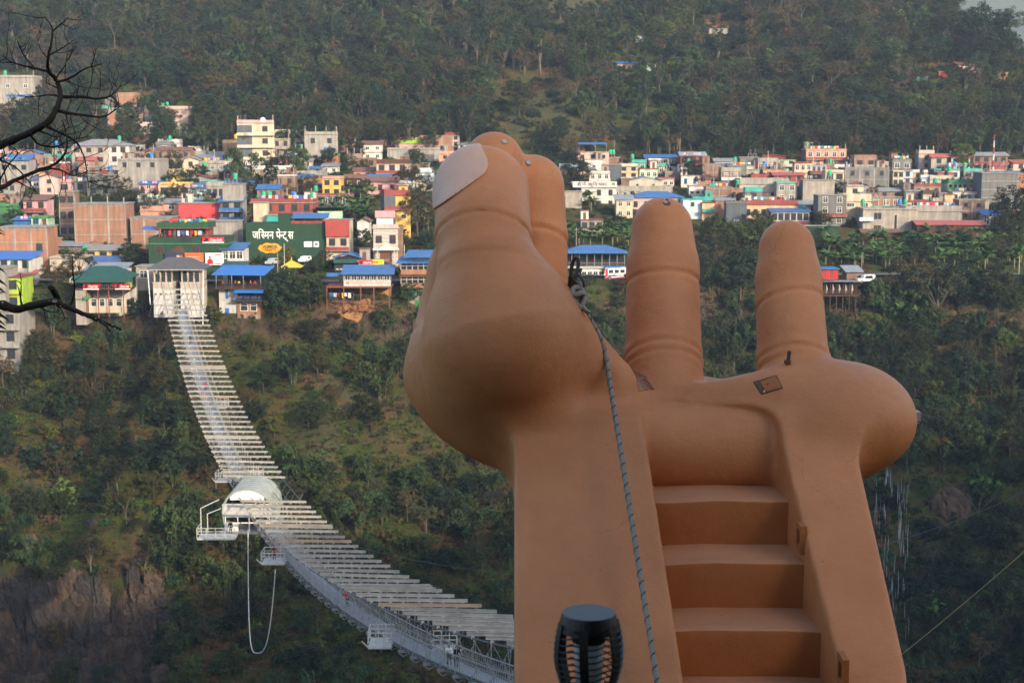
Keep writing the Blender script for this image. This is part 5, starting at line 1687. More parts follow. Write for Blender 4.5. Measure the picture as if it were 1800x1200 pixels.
# ---- right of the hand
h(1014,1070,266,300,'open rooftop shelter with a blue sheet on posts','blue sheet shelter house','palepink',fl=2,par=.3,shade=1,win=(3,1.1,1.1),fr='b')
h(1028,1060,279,305,'plain white cube house with a small dark opening','white cube house','white',fl=1,par=.3,win=(1,.8,1.0),fr='d')
h(1036,1072,301,332,'white house with long balcony under the white cube','white balcony house','white',fl=2,balc=(1,),bc_='white',win=(3,1.0,1.2),par=.7)
h(1058,1092,289,322,'slate grey blank house wall right of the white houses','slate blank house','slate',fl=2,par=.2)
h(1088,1122,288,314,'yellow-framed house with dark water tanks','yellow-framed house','cream',fl=2,win=(2,1.2,1.2),fr='d',band='yellow',tanks='kk')
h(1069,1092,276,292,'brick house with teal tanks on a high slab','teal tank brick house','brickb',fl=1,tanks='gg',par=.4)
h(1107,1136,281,302,'turquoise house with a shaded balcony','turquoise house','teal',fl=1,win=(2,1.2,1.2),balc=(0,),bc_='teal',tanks='g')
h(1124,1156,296,316,'mint house with brick-red roof slab','red slab mint house','mint',fl=1,win=(3,.9,1.2),rc='redb',par=.2)
h(1140,1163,279,300,'white-trimmed red house near the top of town','white-trimmed red house','redb',fl=2,band='white',win=(2,.9,.9),par=.5,pc='white')
h(1155,1185,312,330,'pale house with long white terrace','pale terrace house','palepink',fl=1,par=.5,pc='redb',win=(3,1,1))
h(1092,1112,313,330,'brown brick shed house under a rusty edge','brown brick shed','brickb',fl=1,par=.2)
h(1106,1163,311,332,'beige gabled house with two tiny windows and a blue roof side','beige gabled house','beige',fl=1,win=(2,.6,.6),fr='d',roof='gablef:blue')
h(1076,1182,327,345,'long grey-roofed row with a tin parapet','long tin parapet row','stone',fl=1,par=1.6,pc='conc',win=(7,1.0,1.3),tanks='gkgg')
r_ = h(1022,1083,329,388,'three-storey white building with blue lettering on its roof board','white lettered building','white',fl=3,win=(3,1.1,1.5),fr='d',par=.3,Y=432)
MB().box(-r_[1]*.5-2.6,r_[1]*.5+.1,-.5,-.35,r_[5]+.2,r_[5]+1.9).build('sign_board', W['white'], r_[0])
NVY = mat('navy_paint',(0.015,0.03,0.12),.6,.05,2)
put_glyphs([('ब',None,0),('ी',None,0),('.',None,.08),('प',None,0),('ी',None,0),('.',None,.25),('स',.62,-.05),('म',None,0),('ृ',None,0),('ि',None,-.32),('त',None,.25),('भ',None,0),('व',None,0),('न',None,0)], NVY, r_[0], -r_[1]*.5-1.3, r_[5]+.65, -.53, r_[1]*.85, 1.25, .012)
MB().prism([(r_[1]*.36,r_[5]+.9),(r_[1]*.46,r_[5]+.9),(r_[1]*.44,r_[5]+1.5),(r_[1]*.38,r_[5]+1.5)],-.53,-.5).build('tree_emblem', W['mgreen'], r_[0])
h(990,1023,336,398,'windowless mouldy concrete side building beside the white lettered building','mouldy concrete block','stone',fl=3,par=.2,Y=424,d=6)
h(1021,1060,386,408,'low veranda house under banana leaves with a red roof edge','low veranda house','conc',fl=1,win=(3,1.2,1.4),fr='d',rc='redb',par=.2)
h(1083,1112,344,384,'cream narrow house with grey tin lean-to','cream lean-to house','cream',fl=2,win=(2,.9,1.3),roof='shed:grey')
r_ = h(1108,1202,338,372,'long house under a wide blue tin roof behind the ring finger','long blue-roofed house','palepink',fl=1,win=(5,1.0,1.4),fr='b',roof='hip:blue',tanks='kk')
h(1200,1234,349,386,'pale blue blank house with one small window right of the ring finger','pale blue blank house','pblue',fl=2,win=(1,.8,.9),fr='d',par=.3,rc='teal',skip=(0,))
h(1218,1254,346,366,'turquoise-railed terrace house right of the pale blue blank house','turquoise terrace house','teal',fl=1,par=1.0,pc='teal')
h(1234,1256,355,388,'orange house with red slab and turquoise balcony','orange red-slab house','peach',fl=2,rc='redb',par=.3,balc=(1,),bc_='teal')
h(1197,1229,308,330,'half brick half white shed with a blue door','blue-doored shed','white','brickb',fl=1,win=(2,.8,1.6),fr='c',par=.2)
h(1226,1250,309,330,'brown open-sided brick lean-to','brick lean-to','bricko',fl=1,roof='shed:rust')
h(1235,1272,288,316,'framed red-brown brick house under the palm','framed red brick house','brickb',fl=2,frame=2,par=.2)
h(1252,1283,288,306,'brick verandah house with a blue-grey roof','blue-grey roofed verandah house','bricko',fl=1,roof='shed:blue',win=(2,1,1),fr='d')
h(1279,1312,290,318,'dark grey rounded concrete house','dark grey house','concd',fl=2,par=.3)
h(1310,1334,297,318,'stone-faced cement house below the pink window house','stone-faced house','stone',fl=1,par=.3)
h(1300,1333,276,300,'blank grey wall house left of the pink window house','blank grey upper house','concd',fl=2,par=.2,tanks='kk')
r_ = h(1332,1368,278,306,'pink house with three wide blue-grey windows','pink three-window house','salmon',fl=1,win=(3,2.4,2.2),fr='w',bars=2,par=1.4,pc='conc')
h(1340,1382,272,284,'upper terrace with a dark red pitched roof','dark red pitched terrace','redb',fl=1,roof='gablef:red')
h(1366,1398,280,304,'mint and cream house with long balcony','mint balcony house','mint',fl=2,balc=(1,),bc_='cream',win=(2,1.1,1.2),fr='d',par=.3)
h(1396,1426,285,322,'tall cream house with red trim and arched windows','tall cream red-trim house','cream',fl=2,win=(3,.9,1.5),par=.4,pc='redb',band='redb',rc='redb')
h(1416,1428,287,320,'narrow orange house strip with blue glass','narrow orange strip','peach',fl=3,win=(1,1.4,1.4),fr='c')
h(1426,1452,289,320,'pink and white house with blue arched windows','blue arch house','palepink',fl=2,win=(3,.8,1.4),fr='c',balc=(1,),bc_='redb',par=.3)
h(1450,1483,299,338,'cream-yellow house with four big dark windows','four-window cream house','cream',fl=2,win=(2,1.8,1.6),fr='d',band='pblue',par=.8)
h(1300,1386,314,348,'long beige house with a row of barred windows and a broken parapet','long barred-window house','beige',fl=2,win=(5,1.4,1.5),fr='d',bars=2,par=1.8,pc='conc',skip=(1,))
h(1360,1412,304,330,'dark red shed houses with stacked tin roofs','stacked red sheds','redb',fl=2,roof='gable:red',win=(3,1,1),fr='d')
h(1411,1466,316,362,'blotchy bare concrete house with no windows','blotchy concrete house','stone',fl=3,par=.2,tanks='gk')
h(1211,1242,326,346,'low white house with three tiny windows','low tiny-window house','white',fl=1,win=(3,.7,.6),fr='d',par=.2,tanks='kk')
h(1241,1287,328,358,'broad brown brick house with a concrete middle band','broad brown brick house','brickb',fl=2,frame=2,par=.4,wash=1)
h(1284,1308,331,350,'orange brick house with a yellow tank','orange brick tank house','bricko',fl=1,win=(2,.7,.9),fr='b',tanks='yg',par=.2)
r_ = h(1308,1402,352,386,'long orange house with dark red balconies and washing','long orange balcony house','peach',fl=1,win=(7,1.0,1.6),fr='d',rc='redb',par=1.4,pc='redb',balc=(0,),bc_='rail',wash=1)
h(1276,1312,354,400,'dark slate cement house between the fingers','slate cement house','slate',fl=3,par=.4,tanks='kk',win=(1,1.0,1.2),skip=(1,2))
h(1257,1280,352,382,'small brick house beside the slate cement house','small side brick house','brick',fl=2,par=.2)
h(1356,1422,364,394,'brick-sided white house under a blue tin edge','blue-edged white house','white','brickb',fl=1,win=(6,1.2,1.8),fr='d',roof='shed:blue',balc=(0,),bc_='redb',tanks='g')
h(1437,1487,342,398,'grey cement house with a corner balcony of cream and red','corner balcony house','concd',fl=3,win=(2,1.3,1.5),balc=(1,),bc_='redb',par=.3)
r_ = h(1483,1531,341,368,'cream upper storey with two barred windows and a deep parapet','cream two-window storey','cream',fl=1,win=(2,2.0,1.8),fr='w',bars=2,par=2.2,Y=418)
h(1484,1532,368,398,'orange brick ground storey with concrete posts under the cream storey','brick ground storey','bricko',fl=1,frame=3,par=.2,Y=418.3)
h(1485,1562,294,334,'bare grey block house with a brick left end','bare grey block house','concd','brick',fl=2,frame=3,tanks='kk',par=.3,posts=3,win=(3,1.0,1.2),fr='d',skip=(0,))
h(1536,1572,284,302,'coral pink terrace house at the top of town','coral terrace house','salmon',fl=1,par=1.4,pc='salmon',tanks='ggk')
h(1548,1570,299,322,'brown house with deep open balconies','brown balcony house','bricko',fl=2,balc=(1,),bc_='wood',win=(1,1.4,1.5),fr='d')
h(1569,1588,300,328,'narrow cream house with paired dark windows','narrow cream house','cream',fl=2,win=(2,1.0,1.5),fr='d',par=.4)
h(1586,1604,300,327,'narrow sky blue house with two small windows','narrow sky blue house','lblue',fl=2,win=(1,.9,1.2),fr='b',band='redb',par=.2)
h(1603,1630,299,326,'orange and white house with one wide dark window','orange and white house','salmon',fl=2,win=(1,2.2,1.3),fr='d',par=.8,pc='white')
h(1618,1640,308,330,'pale blue low house with a dark tank','pale blue tank house','pblue',fl=1,tanks='k',win=(2,1,1))
h(1634,1672,309,332,'cream house with white window surrounds and a green sign board','green signboard house','cream',fl=1,win=(2,1.6,1.8),bars=2,par=1.2,pc='beige',tanks='k')
r_ = h(1666,1716,316,346,'house with a broad pale green parapet and cluttered balcony','pale green parapet house','mint',fl=2,win=(6,.8,1.4),fr='d',balc=(1,),bc_='mgreen',par=1.3,pc='mgreen',tanks='kk')
h(1724,1788,303,362,'huge blank grey concrete building beside the tall mast','huge blank grey building','concd',fl=4,par=.3,band='conc',side='slate',tanks='kk')
h(1783,1806,304,350,'brick house strip behind the huge grey building','brick strip','bricko',fl=3,par=.3)
h(1590,1626,334,356,'dark cement house with a rust-brown door','rust-doored cement house','concd',fl=1,win=(2,1,1.4),fr='b',par=.4)
h(1622,1650,335,360,'beige house with a dark brown tiled parapet','brown parapet house','beige',fl=1,win=(1,1.4,1.6),par=1.2,pc='wood')
h(1648,1662,338,360,'small blank cement house','small blank cement house','conc',fl=1,par=.3)
h(1660,1677,341,361,'small peach house with a red slab','small peach house','peach',fl=1,rc='redb',par=.2)
h(1674,1722,336,356,'patchwork white and red house with washing','patchwork house','white',fl=1,win=(4,.8,1.2),fr='b',wash=1,par=.3)
h(1594,1632,352,372,'long dark red roofed house','long dark red house','beige',fl=1,rc='redb',par=.5,pc='redb',win=(3,1,1))
h(1630,1656,354,374,'bright pink house with two black tanks','black-tanked pink house','pink',fl=1,rc='redb',par=.3,tanks='kk')
h(1656,1684,357,376,'cream house with red slab behind the water tanks','cream red-slab house','cream',fl=1,rc='redb',par=.3)
h(1685,1731,350,388,'brown brick house with a concrete belt and small windows','belted brown brick house','brickb',fl=2,frame=2,win=(2,.9,.9),fr='d',par=.3)
h(1712,1738,352,372,'light concrete terrace room','light terrace room','conc',fl=1,win=(1,1.2,1.4),par=.2)
h(1728,1762,370,402,'grey house with tall windows and a narrow white balcony','tall-window grey house','stone',fl=1,win=(3,1.4,2.0),balc=(0,),bc_='rail',roof='shed:blue')
h(1760,1806,372,404,'mottled house with red roof and washing behind the dark tree','mottled red-roofed house','beige',fl=1,roof='shed:red',wash=1,win=(3,1,1.2),fr='d')
h(1590,1690,362,398,'streaky concrete terrace with a green tank and washing','streaky concrete terrace','conc',fl=1,par=1.6,tanks='gk',wash=1)
r_ = h(1516,1612,366,412,'wide streaked concrete building with rounded balconies on its left','wide streaked concrete building','stone',fl=2,par=.4,tanks='ggu',Y=408,d=9)
for f in (0,1):
    MB().box(-r_[1]/2-1.2,-r_[1]/2+2.6,-1.3,.0,f*r_[4]+.3,f*r_[4]+1.3).build('balcony', W['pblue'], r_[0])
    for xx in (-.36,-.29): window(r_[0], r_[1]*xx+1.4, f*r_[4]+.9, -.004, .8, 1.6, 'd', 0)
MB().box(r_[1]*.08,r_[1]*.12,-.06,0,1,r_[5]-1.5).build('stair_slit', W['dark'], r_[0])
r_ = h(1612,1732,389,412,'long open shed under a red tin roof above the banana grove','long red-roofed shed','wood',fl=1,roof='gable:red',Y=402,d=8)
h(1516,1584,404,422,'low shed under a rust-striped tin roof','rust-striped shed','wood',fl=1,roof='gable:rust',Y=400,d=7)
h(1410,1474,396,412,'low dark green wall behind the little finger','dark green wall','dgreen',fl=1,par=.2,Y=402,d=2,nm='green_wall',cat='wall')
# ---- hamlet on the hill
h(1752,1772,120,140,'small pink house alone on the wooded hill','lone pink hill house','salmon',fl=1,roof='gablef:rust',win=(1,1,1),fr='d',Y='hill')
h(1684,1720,108,130,'pink house with sheltered porch high on the wooded hill','porch hill house','pink',fl=1,roof='shed:rust',win=(3,1,1),fr='b',Y='hill')
h(1650,1672,126,142,'red hut in the hillside hamlet','red hill hut','red',fl=1,par=.2,Y='hill')
h(1611,1630,135,150,'teal hut in the hillside hamlet','teal hill hut','teal',fl=1,par=.2,win=(1,1,1.2),fr='d',Y='hill')
h(1085,1118,108,124,'blue-roofed hut among the trees on the hill','blue-roofed hill hut','salmon',fl=1,roof='shed:bblue',win=(4,.8,.9),fr='d',Y='hill')
h(1136,1153,112,126,'mint green hut half hidden by hill trees','mint hill hut','mint',fl=1,par=.2,Y='hill')
h(1117,1132,62,76,'tiny white hut high on the hill','tiny white hill hut','white',fl=1,roof='gablef:stone',Y='hill')
h(1246,1290,50,62,'flat grey slab building on an orange cutting high on the hill','grey slab hill building','conc',fl=1,par=.3,Y='hill')
# ------------------------------------------------------------------ buildings that need their own shape
def frame_at(x0, x1, yb, Y):
    c = at((x0+x1)/2, yb, Y); m = mpp((x0+x1)/2, yb, Y)
    return c, m, (x1-x0)*m

def board(parent, x, z, y, w, hh, m, name='billboard'):
    return MB().box(x-w/2, x+w/2, y-.12, y, z, z+hh).build(name, m, parent)
M_COLA = mat('board_red', (0.55,0.012,0.025), .5, .05, 1)
M_LET = mat('letter_white', (0.78,0.77,0.75), .6, .03, 1)
M_BLK = mat('letter_black', (0.012,0.012,0.012), .6, .03, 1)
def cola(parent, x, z, y, w, hh):
    o = board(parent, x, z, y, w, hh, M_COLA, 'drink_board')
    MB().box(x-w/2, x+w/2, y-.14, y-.122, z, z+hh*.16).build('board_foot', M_LET, o)
    put_text('Coca-Cola', M_LET, o, x+w*.12, z+hh*.34, y-.15, w*.58, hh*.62, .35, .012)
    MB().prism([(x-w*.46,z+hh*.2),(x-w*.30,z+hh*.2),(x-w*.20,z+hh*.72),(x-w*.34,z+hh*.9)], y-.14, y-.122).build('bottle_print', M_BLK, o)
    return o

# ---- bridge terminal
c, m, w = frame_at(269, 356, 553, 309)
tm = empty('bridge_terminal', tuple(c), 0, 'white bridge terminal with two anchor walls and a grey hipped roof', 'bridge terminal')
H1 = (556-502)*m; H2 = (556-478)*m
for s in (-1, 1):
    xa, xb = (.75, w/2*.98) if s > 0 else (-w/2*.96, -.75)
    bt = .35
    b = MB(); b.add([(xa*.98,-.5,-.5),(xb*.98,-.5,-.5),(xb,0,H1-.9),(xa,0,H1-.9),(xa*.98,6,-.5),(xb*.98,6,-.5),(xb,6,H1-.9),(xa,6,H1-.9)],[(0,1,2,3),(5,4,7,6),(1,5,6,2),(4,0,3,7),(3,2,6,7),(0,4,5,1)])
    b.build('anchor_wall', W['white'], tm)
    MB().box(xa,xb,-.06,6,H1-.9,H1+.15).build('stone_band', W['beige'], tm)
    MB().box(xa-.1,xb+.1,-.12,6,H1+.15,H1+.35).build('coping', W['white'], tm)
    for xx in np.linspace(xa+.5, xb-.5, 4):
        MB().box(xx-.22,xx+.22,-.16,.1,H1-2.3,H1-1.9).build('anchor_plate', M_CABLE, tm)
        b = MB(); b.tube([(xx,-.1,H1-2.1),(xx*.80+(-.2),-9.5,H1-5.6)], .035, 5); b.build('stay_cable', M_CABLE, tm)
    for xx in np.linspace(xa+.3, xb-.3, 4):
        MB().box(xx-.14,xx+.14,.2,.5,H1+.35,H2+.3).build('pillar', W['cream'], tm)
    for xx in np.linspace(xa+.3, xb-.3, 4)[:-1]:
        wd = (xb-xa-.6)/3
        window(tm, xx+wd/2, H1+.55, .5, wd*.6, (H2-H1)*.55, 'd', 1)
    MB().box(xa,xb,5.4,5.8,H1+.35,H2+.3).build('rear_wall', W['stone'], tm)
MB().box(-.75,.75,.5,8,H1-6.2,H1-6.0).build('passage_floor', W['conc'], tm)
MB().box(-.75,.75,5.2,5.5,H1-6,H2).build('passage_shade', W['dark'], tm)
rf = roof_shape(tm, 'hip', 'slate', w+.3, 6.2, H2+.3, over=.75, rise=(479-461)*m)
MB().box(-w/2-.9,w/2+.9,-1.05,-.9,H2+.08,H2+.30).build('eaves_board', M_STEEL, tm)
for s, xb_, zb_ in ((-1,-w/2+.3,-2.5),(1,w/2+.15,-5.5)):
    MB().tube([(s*(w/2+.6),-.9,H2+.1),(s*(w/2+.1)if s<0 else w/2+.35,-1.6,H2-(7.0 if s<0 else 11.5))], .09, 6).build('pole', M_WHITE, tm)
person((c[0]+.1, c[1]-.5+1.2, c[2]+H1-5.95), 0, BL, BL, 'person in black standing in the terminal passage', .03, 'down', 1.7)

# ---- roadside cafe with drink boards
c, m, w = frame_at(134, 230, 546, 310.5)
cf = empty('cafe', tuple(c), .03, 'two-storey cafe with a dark green tin roof and two red drink boards', 'cafe')
zf = (546-508)*m; zr = (546-489)*m
MB().box(-w/2,-w/2+2.2,0,7,-3,zf-.1).build('block_wall', W['stone'], cf)
MB().box(-w/2+2.2,w/2,5.5,7,-3,zr).build('back_wall', W['white'], cf)
MB().box(-w/2+2.4,w/2-1.2,1.2,1.5,-.6,zf-2.2).build('front_wall', W['cream'], cf)
for k in range(4): window(cf, -w/2+3.5+k*1.75, .85, 1.19, 1.1, 1.5, 'w', 0)
MB().box(-w/2,w/2,-.3,7,zf-.1,zf+.12).build('floor_slab', W['wood'], cf)
for xx in (-w/2+2.3,-1,1.2,w/2-1.5): MB().box(xx-.08,xx+.08,-.1,.1,-1.5,zr).build('post', W['redb'], cf)
b = MB(); b.box(-w/2+2,w/2,-.28,-.22,zf+1.0,zf+1.08)
for k in range(22): b.box(-w/2+2+k*.42,-w/2+2.05+k*.42,-.27,-.23,zf+.12,zf+1.0)
b.build('railing', RAILM, cf)
MB().box(w*.12,w/2-.2,2.6,2.8,zf+.1,zr-.2).build('lime_wall', W['lime'], cf)
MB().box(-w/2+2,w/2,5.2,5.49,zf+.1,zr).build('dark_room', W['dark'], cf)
roof_shape(cf, 'hip', 'green', w-1, 7, zr, over=.9, rise=(489-470)*m)
MB().box(-w/2+.2,w/2+.9,-1.5,-1.35,zr-.75,zr+.02).build('eaves_sheet', TIN['green'], cf)
cola(cf, -w*.20, zf-.05, -.30, 3.3, 1.25); cola(cf, w*.37, zf-.05, -.30, 3.2, 1.25)
MB().prism([(-w*.38,zf-2.6),(-w*.24,zf-2.0),(-w*.24,zf-1.2),(-w*.38,zf-1.7)],-.25,-.2).build('green_banner', W['mgreen'], cf)
for k, xx in enumerate((-.6,1.9)):
    b = MB(); b.bar((xx,-.3,zf+1),(xx+.1,-.35,zr-.2),.05); b.prism([(xx,zr-1.6),(xx+.45,zr-1.4),(xx+.1,zr-.2)],-.36,-.32)
    b.build('pennant', M_COLA, cf)

# ---- terrace restaurant with a bright blue roof
c, m, w = frame_at(384, 461, 562, 312)
rs = empty('restaurant', tuple(c), -.10, 'stacked terrace restaurant with bright blue tin roof right of the terminal', 'restaurant')
z1 = (562-527)*m; z2 = (562-505)*m; z3 = (562-483)*m
MB().box(-.6,w/2-.4,0,7,-4,z1-.2).build('brick_wall', W['bricko'], rs)
MB().box(-.62,w/2-.38,-.03,6.9,-4,1.0).build('cement_base', W['conc'], rs)
MB().box(-w/2,-.6,.5,7,-.5,z2-.2).build('white_wall', W['white'], rs)
MB().box(-w/2+1.3,-w/2+2.1,.42,.5,-.2,2.4).build('door', TIN['bblue'], rs)
MB().box(-w/2+1.4,-w/2+2.0,.42,.5,z1+.2,z1+2.2).build('door', TIN['bblue'], rs)
window(rs, .9, 2.0, -.01, 1.6, 1.6, 'w', 0); window(rs, w/2-1.7, 2.0, -.01, 1.2, 1.6, 'w', 0)
MB().box(-1.4,w/2+.5,-1.4,7,z1-.2,z1).build('lower_deck', W['wood'], rs)
MB().box(-w/2-.2,w/2+.4,-1.6,7,z2-.2,z2).build('upper_deck', W['wood'], rs)
for zz, xa in ((z1,-1.4),(z2,-w/2-.2)):
    b = MB(); b.box(xa,w/2+.4,-1.5,-1.44,zz+.95,zz+1.02); b.box(xa,w/2+.4,-1.5,-1.44,zz+.45,zz+.5)
    q = int((w/2+.4-xa)/.3)
    for k in range(q+1): b.box(xa+k*.3,xa+k*.3+.04,-1.49,-1.45,zz,zz+.95)
    b.build('railing', W['wood'], rs)
for xx in (-w/2,-1.3,1.2,w/2+.3):
    MB().box(xx-.06,xx+.06,-1.3,-1.18,z2,z3).build('post', RAILM, rs)
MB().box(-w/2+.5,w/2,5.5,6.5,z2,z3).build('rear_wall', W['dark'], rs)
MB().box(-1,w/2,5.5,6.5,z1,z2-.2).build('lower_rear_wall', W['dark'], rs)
roof_shape(rs, 'shed', 'bblue', w+.6, 7, z3, over=.8, rise=(483-472)*m)
b = MB(); b.add([(-.6,-2.4,z2-.9),(w/2+1,-2.4,z2-.9),(w/2+1,-1.0,z2-.25),(-.6,-1.0,z2-.25),(-.6,-2.4,z2-.8),(w/2+1,-2.4,z2-.8),(w/2+1,-1.0,z2-.15),(-.6,-1.0,z2-.15)],[(0,3,2,1),(4,5,6,7),(0,1,5,4),(1,2,6,5),(2,3,7,6),(3,0,4,7)])
b.build('awning', TIN['bblue'], rs)
CH = MB(); CH.box(-.22,.22,-.22,.22,.40,.45); CH.box(-.22,.22,.18,.22,.45,.85)
for sx in (-.2,.2):
    for sy in (-.2,.2): CH.box(sx-.02,sx+.02,sy-.02,sy+.02,0,.40)
CHM = CH.mesh('chair', TIN['bblue'])
Mr = Matrix.Rotation(-.10,4,'Z'); Mr.translation = Vector(c)
for k in range(8):
    p = Mr @ Vector((-1.0+k*.75, -.7+.4*(k%2), z1))
    o = link('plastic_chair', CHM, None, tuple(p)); tag(o, 'blue plastic chair on the lower deck of the blue-roofed restaurant', 'chair', 'blue chairs on the lower restaurant deck')
PCOL = [RD, BL, GY, cloth('yellow',(.6,.4,.03)), NV, cloth('orange',(.6,.2,.03))]
for k in range(7):
    p = Mr @ Vector((-w/2+1.2+k*1.15, -.4+.5*(k%3), z2))
    nmc = ['red','black','grey','yellow','navy','orange'][k%6]
    person(tuple(p), k*1.1, PCOL[k%6], BL, ('guest in a %s top on the upper deck of the blue-roofed restaurant' % nmc) if k < 6 else 'last guest in red at the right end of the upper restaurant deck', .1, 'down', 1.55)

# ---- the green building behind the terminal, with its hoardings
c, m, w = frame_at(262, 400, 467, 334)
gb = empty('green_building', tuple(c), 0, 'dark green roadside building with arched window and three hoardings', 'building')
Hg = (467-417)*m
b = MB(); b.box(-w/2,w/2,0,9,-3,Hg,0,1); b.build('wall', [W['dgreen'], W['slate']], gb)
MB().box(-w/2-.1,w/2+.3,-.3,9.2,Hg-1.6,Hg-1.4).build('cornice', W['mgreen'], gb)
for k in (-.36,.10): window(gb, w*k, Hg-3.6, -.004, 1.4, 1.6, 'b', 2)
ar = [(1.7*math.cos(math.pi*k/12), 1.7*math.sin(math.pi*k/12)) for k in range(13)]
MB().prism([(p[0]-w*.12, p[1]+Hg-3.7) for p in ar], -.05, .0).build('arched_window', W['wood'], gb)
MB().prism([(p[0]*.8-w*.12, p[1]*.8+Hg-3.7) for p in ar], -.08, -.05).build('pane', PANE, bpy.data.objects[gb.children[-1].name] if gb.children else gb)
zb_ = (467-464)*m
b1 = board(gb, -w*.166, zb_, -.7, (318-285)*m, (464-443)*m, mat('board_navy',(.03,.035,.07),.5,.2,.5), 'hoarding')
MB().prism([(-w*.166-.2,zb_),(-w*.166+1.9,zb_),(-w*.166+1.9,zb_+2.3),(-w*.166+.6,zb_+1.1)],-.84,-.822).build('orange_print', W['bricko'], b1)
MB().prism([(-w*.166+.3,zb_+.1),(-w*.166+1.2,zb_+.1),(-w*.166+1.3,zb_+2.0),(-w*.166+.6,zb_+2.1)],-.86,-.842).build('figure_print', W['palepink'], b1)
M_OR = mat('board_orange',(.58,.12,.035),.5,.06,1)
b2 = board(gb, w*.088, zb_-.1, -.7, (354-321)*m, (465-444)*m, M_OR, 'hoarding')
put_text('----------- ------', M_LET, b2, w*.088, zb_+1.05, -.84, 2.4, .5)
for zz in (.75,1.65): MB().box(w*.088-1.5,w*.088+1.5,-.835,-.822,zb_+zz,zb_+zz+.05).build('print_frame', M_LET, b2)
b3 = board(gb, w*.345, zb_-.15, -.7, (389-357)*m, (465-444)*m, M_LET, 'hoarding')
xq = w*.345
MB().prism([(xq-1.7,zb_),(xq-.3,zb_),(xq-.35,zb_+.9),(xq-.8,zb_+1.25),(xq-1.3,zb_+1.2),(xq-1.65,zb_+.8)],-.84,-.822).build('shirt_print', M_COLA, b3)
MB().prism([(xq-1.05+.28*math.cos(a),zb_+1.5+.33*math.sin(a)) for a in np.linspace(0,6.0,10)],-.84,-.822).build('face_print', M_SKIN, b3)
MB().prism([(xq-1.05+.29*math.cos(a),zb_+1.62+.26*math.sin(a)) for a in np.linspace(0,3.14,8)],-.85,-.842).build('hair_print', M_BLK, b3)
MB().box(xq+.1,xq+1.6,-.835,-.822,zb_+1.95,zb_+2.2).build('heading_print', M_COLA, b3)
MB().box(xq+.1,xq+1.6,-.835,-.822,zb_+.05,zb_+.3).build('heading_print', M_COLA, b3)
# upper storey of the green building
zu0, zu1 = Hg, (467-402)*m
xu0, xu1 = w*(-.36), w*.24
MB().box(xu0,xu1,2,8,zu0,zu1).build('upper_wall', W['redb'], gb)
for k in range(6): window(gb, xu0+1.0+k*(xu1-xu0-2)/5, zu0+.6, 1.99, .9, 1.5, 'b', 0)
MB().box(xu0-.6,xu1+.8,-.3,8.4,zu1,zu1+.15).build('upper_slab', W['redb'], gb)
MB().box(xu0-.5,xu1+.6,-.2,8.2,zu1+.15,zu1+1.35).build('upper_parapet', W['green'], gb)
for k in range(4): MB().box(xu0+k*(xu1-xu0)/3-.1,xu0+k*(xu1-xu0)/3+.1,.2,.4,zu0,zu1).build('veranda_post', W['redb'], gb)
b = MB(); b.add([(xu0-4.2,0,zu1-.2),(xu0-.2,0,zu1-.5),(xu0-.2,5,zu1+.1),(xu0-4.2,5,zu1+.3),(xu0-4.2,0,zu1-.1),(xu0-.2,0,zu1-.4),(xu0-.2,5,zu1+.2),(xu0-4.2,5,zu1+.4)],[(0,3,2,1),(4,5,6,7),(0,1,5,4),(1,2,6,5),(2,3,7,6),(3,0,4,7)])
b.build('tin_awning', TIN['blue'], gb)
cola(gb, w*.33, Hg-1.25, -.35, (393-357)*m*1.05, (427-417)*m*1.0)
clothesline(c[0]+xu0+1, c[0]+xu1-1, c[1]+.8, c[2]+zu1-.5, 'veranda of the green building', 3, 1.2)
clothesline(c[0]+xu0+2, c[0]+xu1, c[1]+1.5, c[2]+zu1+2.1, 'roof terrace of the green building', 5, .8)
h(363,419,388,440,'streaked grey concrete wall house behind the red drink board','streaked wall house','conc',fl=2,par=.2,Y=352,d=7)
h(390,428,430,462,'white shop with a grey-blue tin roof beside the green building','grey-blue roofed shop','white',fl=1,win=(3,1.6,1.7),roof='shed:blue',Y=334,d=6)
h(392,430,463,482,'low shop with a long white sign board below the grey-blue roof','long sign shop','white',fl=1,roof='shed:green',Y=322,d=5)
h(240,266,466,498,'grey stone gatehouse between the cafe and the terminal','stone gatehouse','stone',fl=1,win=(1,1.6,1.6),par=.3,Y=320,d=5)

# ---- paint-company wall
c, m, w = frame_at(433, 574, 458, 346)
pw = empty('painted_wall_building', tuple(c), 0, 'big green painted wall building with white lettering and a yellow oval emblem', 'building')
Hp = (458-393)*m
b = MB(); b.box(-w/2,w/2,0,8,-3,Hp,0,0)
b.build('wall', W['dgreen'], pw)
MB().box(-w*.095,w*.065,-.02,3,Hp,Hp+(393-376)*m).build('raised_wall', W['dgreen'], pw)
u = lambda px: (px-503.5)*m
zz = lambda py: (458-py)*m
put_glyphs([('ज',None,-.04),('ि',None,-.36),('स',.62,-.05),('म',None,0),('न',None,.28),('प',None,0),('े',None,0),('न',.60,-.05),('ट',None,0),('्',None,0),('स',None,0)], M_LET, pw, u(445), zz(419.5), -.04, (517-445)*m, (420-399)*m*.92, .02)
ov = [(u(475)+(20.5+1.2*math.sin(k*2.3))*m*math.cos(2*math.pi*k/28), zz(436)+(8.8+1.0*math.sin(k*1.7))*m*math.sin(2*math.pi*k/28)) for k in range(28)]
em = MB().prism(ov, -.06, .0).build('oval_emblem', mat('emblem_yellow',(.72,.33,.012),.6,.08,1), pw)
put_text('JASMINE', M_BLK, em, u(475), zz(436), -.08, 26*m, 1.0, 0, .02)
put_text('PAINTS', M_BLK, em, u(475.5), zz(442), -.08, 20*m, 1.0, 0, .02)
